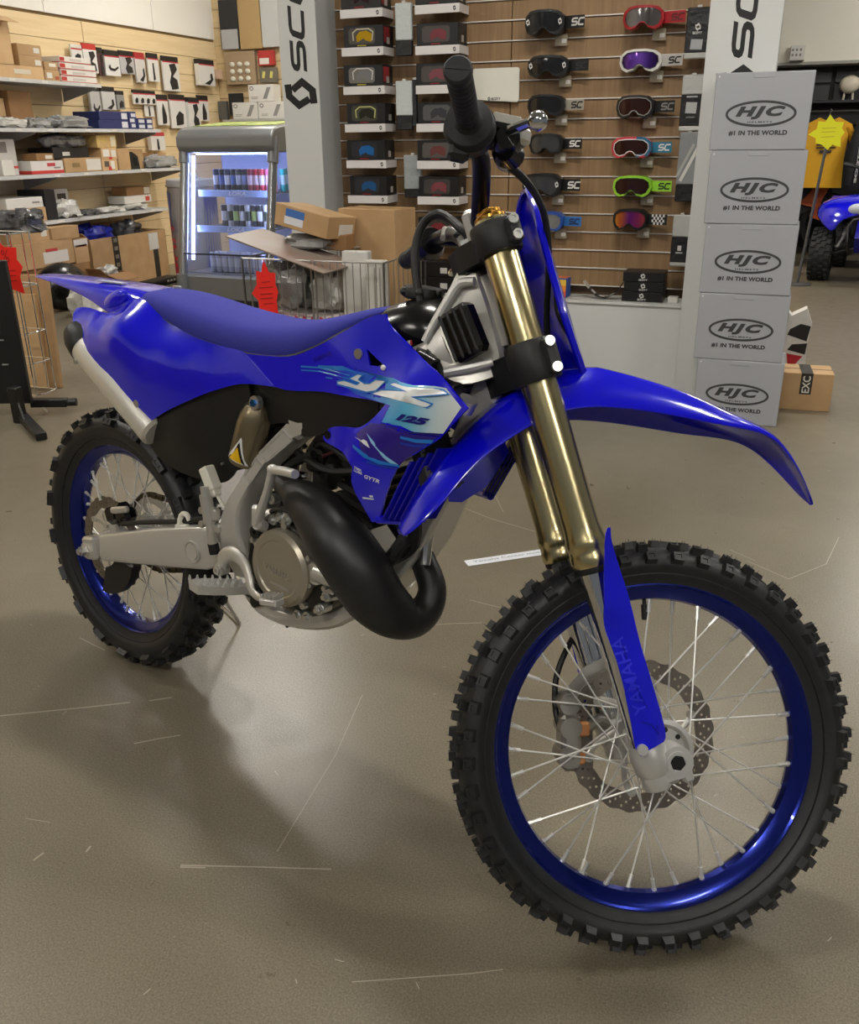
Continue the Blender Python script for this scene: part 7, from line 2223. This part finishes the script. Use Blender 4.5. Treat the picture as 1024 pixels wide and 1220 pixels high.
# clothes rail with jerseys
rl = thing('clothes_rail', 'black clothes rail carrying motocross jerseys', 'clothes rail', (2.2, 9.75, 0))
for x in (-.75, .75):
    MB().cyl((x, 0, 0), (x, 0, 1.53), .018, n=10).build('rail_post', BLACKP, rl)
    MB().box((x, 0, .015), (.05, .45, .03), None, .004).build('rail_foot', BLACKP, rl)
MB().cyl((-.75, 0, 1.51), (.75, 0, 1.51), .014, n=10).build('rail_bar', BLACKP, rl)
def jersey(x, y, rz, body, sleeve, label, text=None):
    t = thing('jersey', label, 'jersey', (x, y, 0), rz)
    th = .045
    bod = [(-.22, .74), (.22, .74), (.21, 1.02), (.20, 1.30), (.24, 1.38), (.10, 1.45), (.06, 1.43), (0, 1.41), (-.06, 1.43), (-.10, 1.45), (-.24, 1.38), (-.20, 1.30), (-.21, 1.02)]
    o = MB().prism(bod, lambda a, c, h: (a + .012 * math.sin(c * 30) * (a / .2), h * (1 + .25 * math.sin(a * 40 + c * 8)), c), -th, th).build('torso', mat('jersey_' + body, body, .75, bump=(8, .6)), t)
    for sx in (-1, 1):
        MB().tube([(sx * .20, 0, 1.36), (sx * .28, 0, 1.20), (sx * .30, .01, .95), (sx * .30, .01, .78)], [.065, .07, .06, .045], n=10, sub=3, flat=.6).build('sleeve', mat('jersey_' + sleeve, sleeve, .75, bump=(8, .6)), t)
        if text:
            b = MB(); put_text(b, text, lambda u, v: (sx * .30 + (.03 - .06 * v), -.062, .80 + .36 * u), .05); b.build('sleeve_lettering', cmat('d8d6d0'), t, None, 0)
    MB().tube([(0, 0, 1.43), (0, 0, 1.50), (.02, 0, 1.52), (.0, 0, 1.535)], .004, n=6).build('hanger_hook', STEEL, t)
    b = MB()
    for z in (1.18, 1.15):
        b.box((0, -th * 1.3, z), (.2, .006, .014))
    b.box((.0, -th * 1.3, 1.11), (.12, .006, .03))
    b.build('chest_print', cmat('2a2420' if body != '202022' else '8a8a88'), t)
    return t
jersey(1.84, 9.70, R(6), 'e0a81c', 'd89c18', 'yellow motocross jersey with black chest stripes on the rail')
jersey(2.26, 9.72, R(62), '202022', '1c1c1e', 'black motocross jersey with white sleeve lettering on the rail', 'SCOTT')
jersey(2.52, 9.74, R(60), '2a2c44', '202232', 'dark navy motocross jersey behind the quad bike', 'SCOTT')
jersey(1.42, 9.76, R(20), '1e1e20', '1a1a1c', 'plain black motocross jersey hanging before the yellow one')
sf = thing('far_shelf', 'black shelf over the clothes rail at the far wall', 'shelf', (2.6, YF - .25, 1.62))
MB().box((0, 0, 0), (2.6, .4, .03), None, .004).build('board', mat('matt_black_card'), sf)
MB().box((0, .17, -.12), (2.6, .03, .22)).build('support', mat('matt_black_card'), sf)
pt = thing('white_ornament', 'round white ornament on two legs on the far black shelf', 'ornament', (2.02, YF - .28, 1.6355))
MB().sph((0, 0, .16), (.11, .08, .095), 20, 12).build('body', mat('ornament_white', (216, 206, 186), .6, bump=(12, .6)), pt)
for sx in (-1, 1):
    MB().cyl((sx * .05, 0, 0), (sx * .04, 0, .10), .012, n=8).build('leg', mat('ornament_white'), pt)
t = thing('white_far_box', 'white box at the end of the far black shelf', 'box', (2.32, YF - .27, 1.6355))
MB().box((0, 0, .14), (.14, .14, .28), None, .004).build('carton_body', cmat('d8d4cc'), t)
MB().box((0, -.071, .18), (.08, .002, .1)).build('print', cmat('8a8880'), t)
t = thing('sprinkler_box', 'small patterned white box on the bulkhead behind the helmet boxes', 'box', (1.43, YF - .53, 2.05))
MB().box((0, 0, .06), (.15, .10, .15), None, .004).build('housing', cmat('cfcdc6'), t)
for k in range(6):
    MB().box((-.05 + .04 * (k % 3), -.051, .04 + .05 * (k // 3)), (.02, .002, .025)).build('vent', cmat('77756f'), t)
ss = thing('star_sign_stand', 'yellow star sign on a slanting grey pole before the jerseys', 'sign', (1.72, 7.45, 0))
MB().tube([(-.02, 0, 0), (.06, .0, 1.25)], .022, n=10, flat=.6).build('pole', mat('pole_grey', (92, 94, 96), .4, .4), ss)
MB().lathe([(0, 0), (.12, 0), (.12, .012), (.03, .02), (0, .02)], (-.02, 0, 0), (0, 0, 1), 24).build('pole_base', mat('pole_grey'), ss)
q = [(math.sin(R(a)) * r * .165, 1.29 + math.cos(R(a)) * r * .15) for a, r in SPK]
MB().prism([(a + .06, c) for a, c in q], lambda a, c, h: (a, h, c), -.03, -.026).build('star_card', mat('star_yellow', (232, 232, 30), .45), ss)
b = MB()
for z in (1.33, 1.30, 1.26):
    stroke(b, [(.0, z), (.11, z + .004)], .005, lambda a, c: (a, -.031, c))
b.build('handwriting', cmat('b8b020'), ss, None, 0)
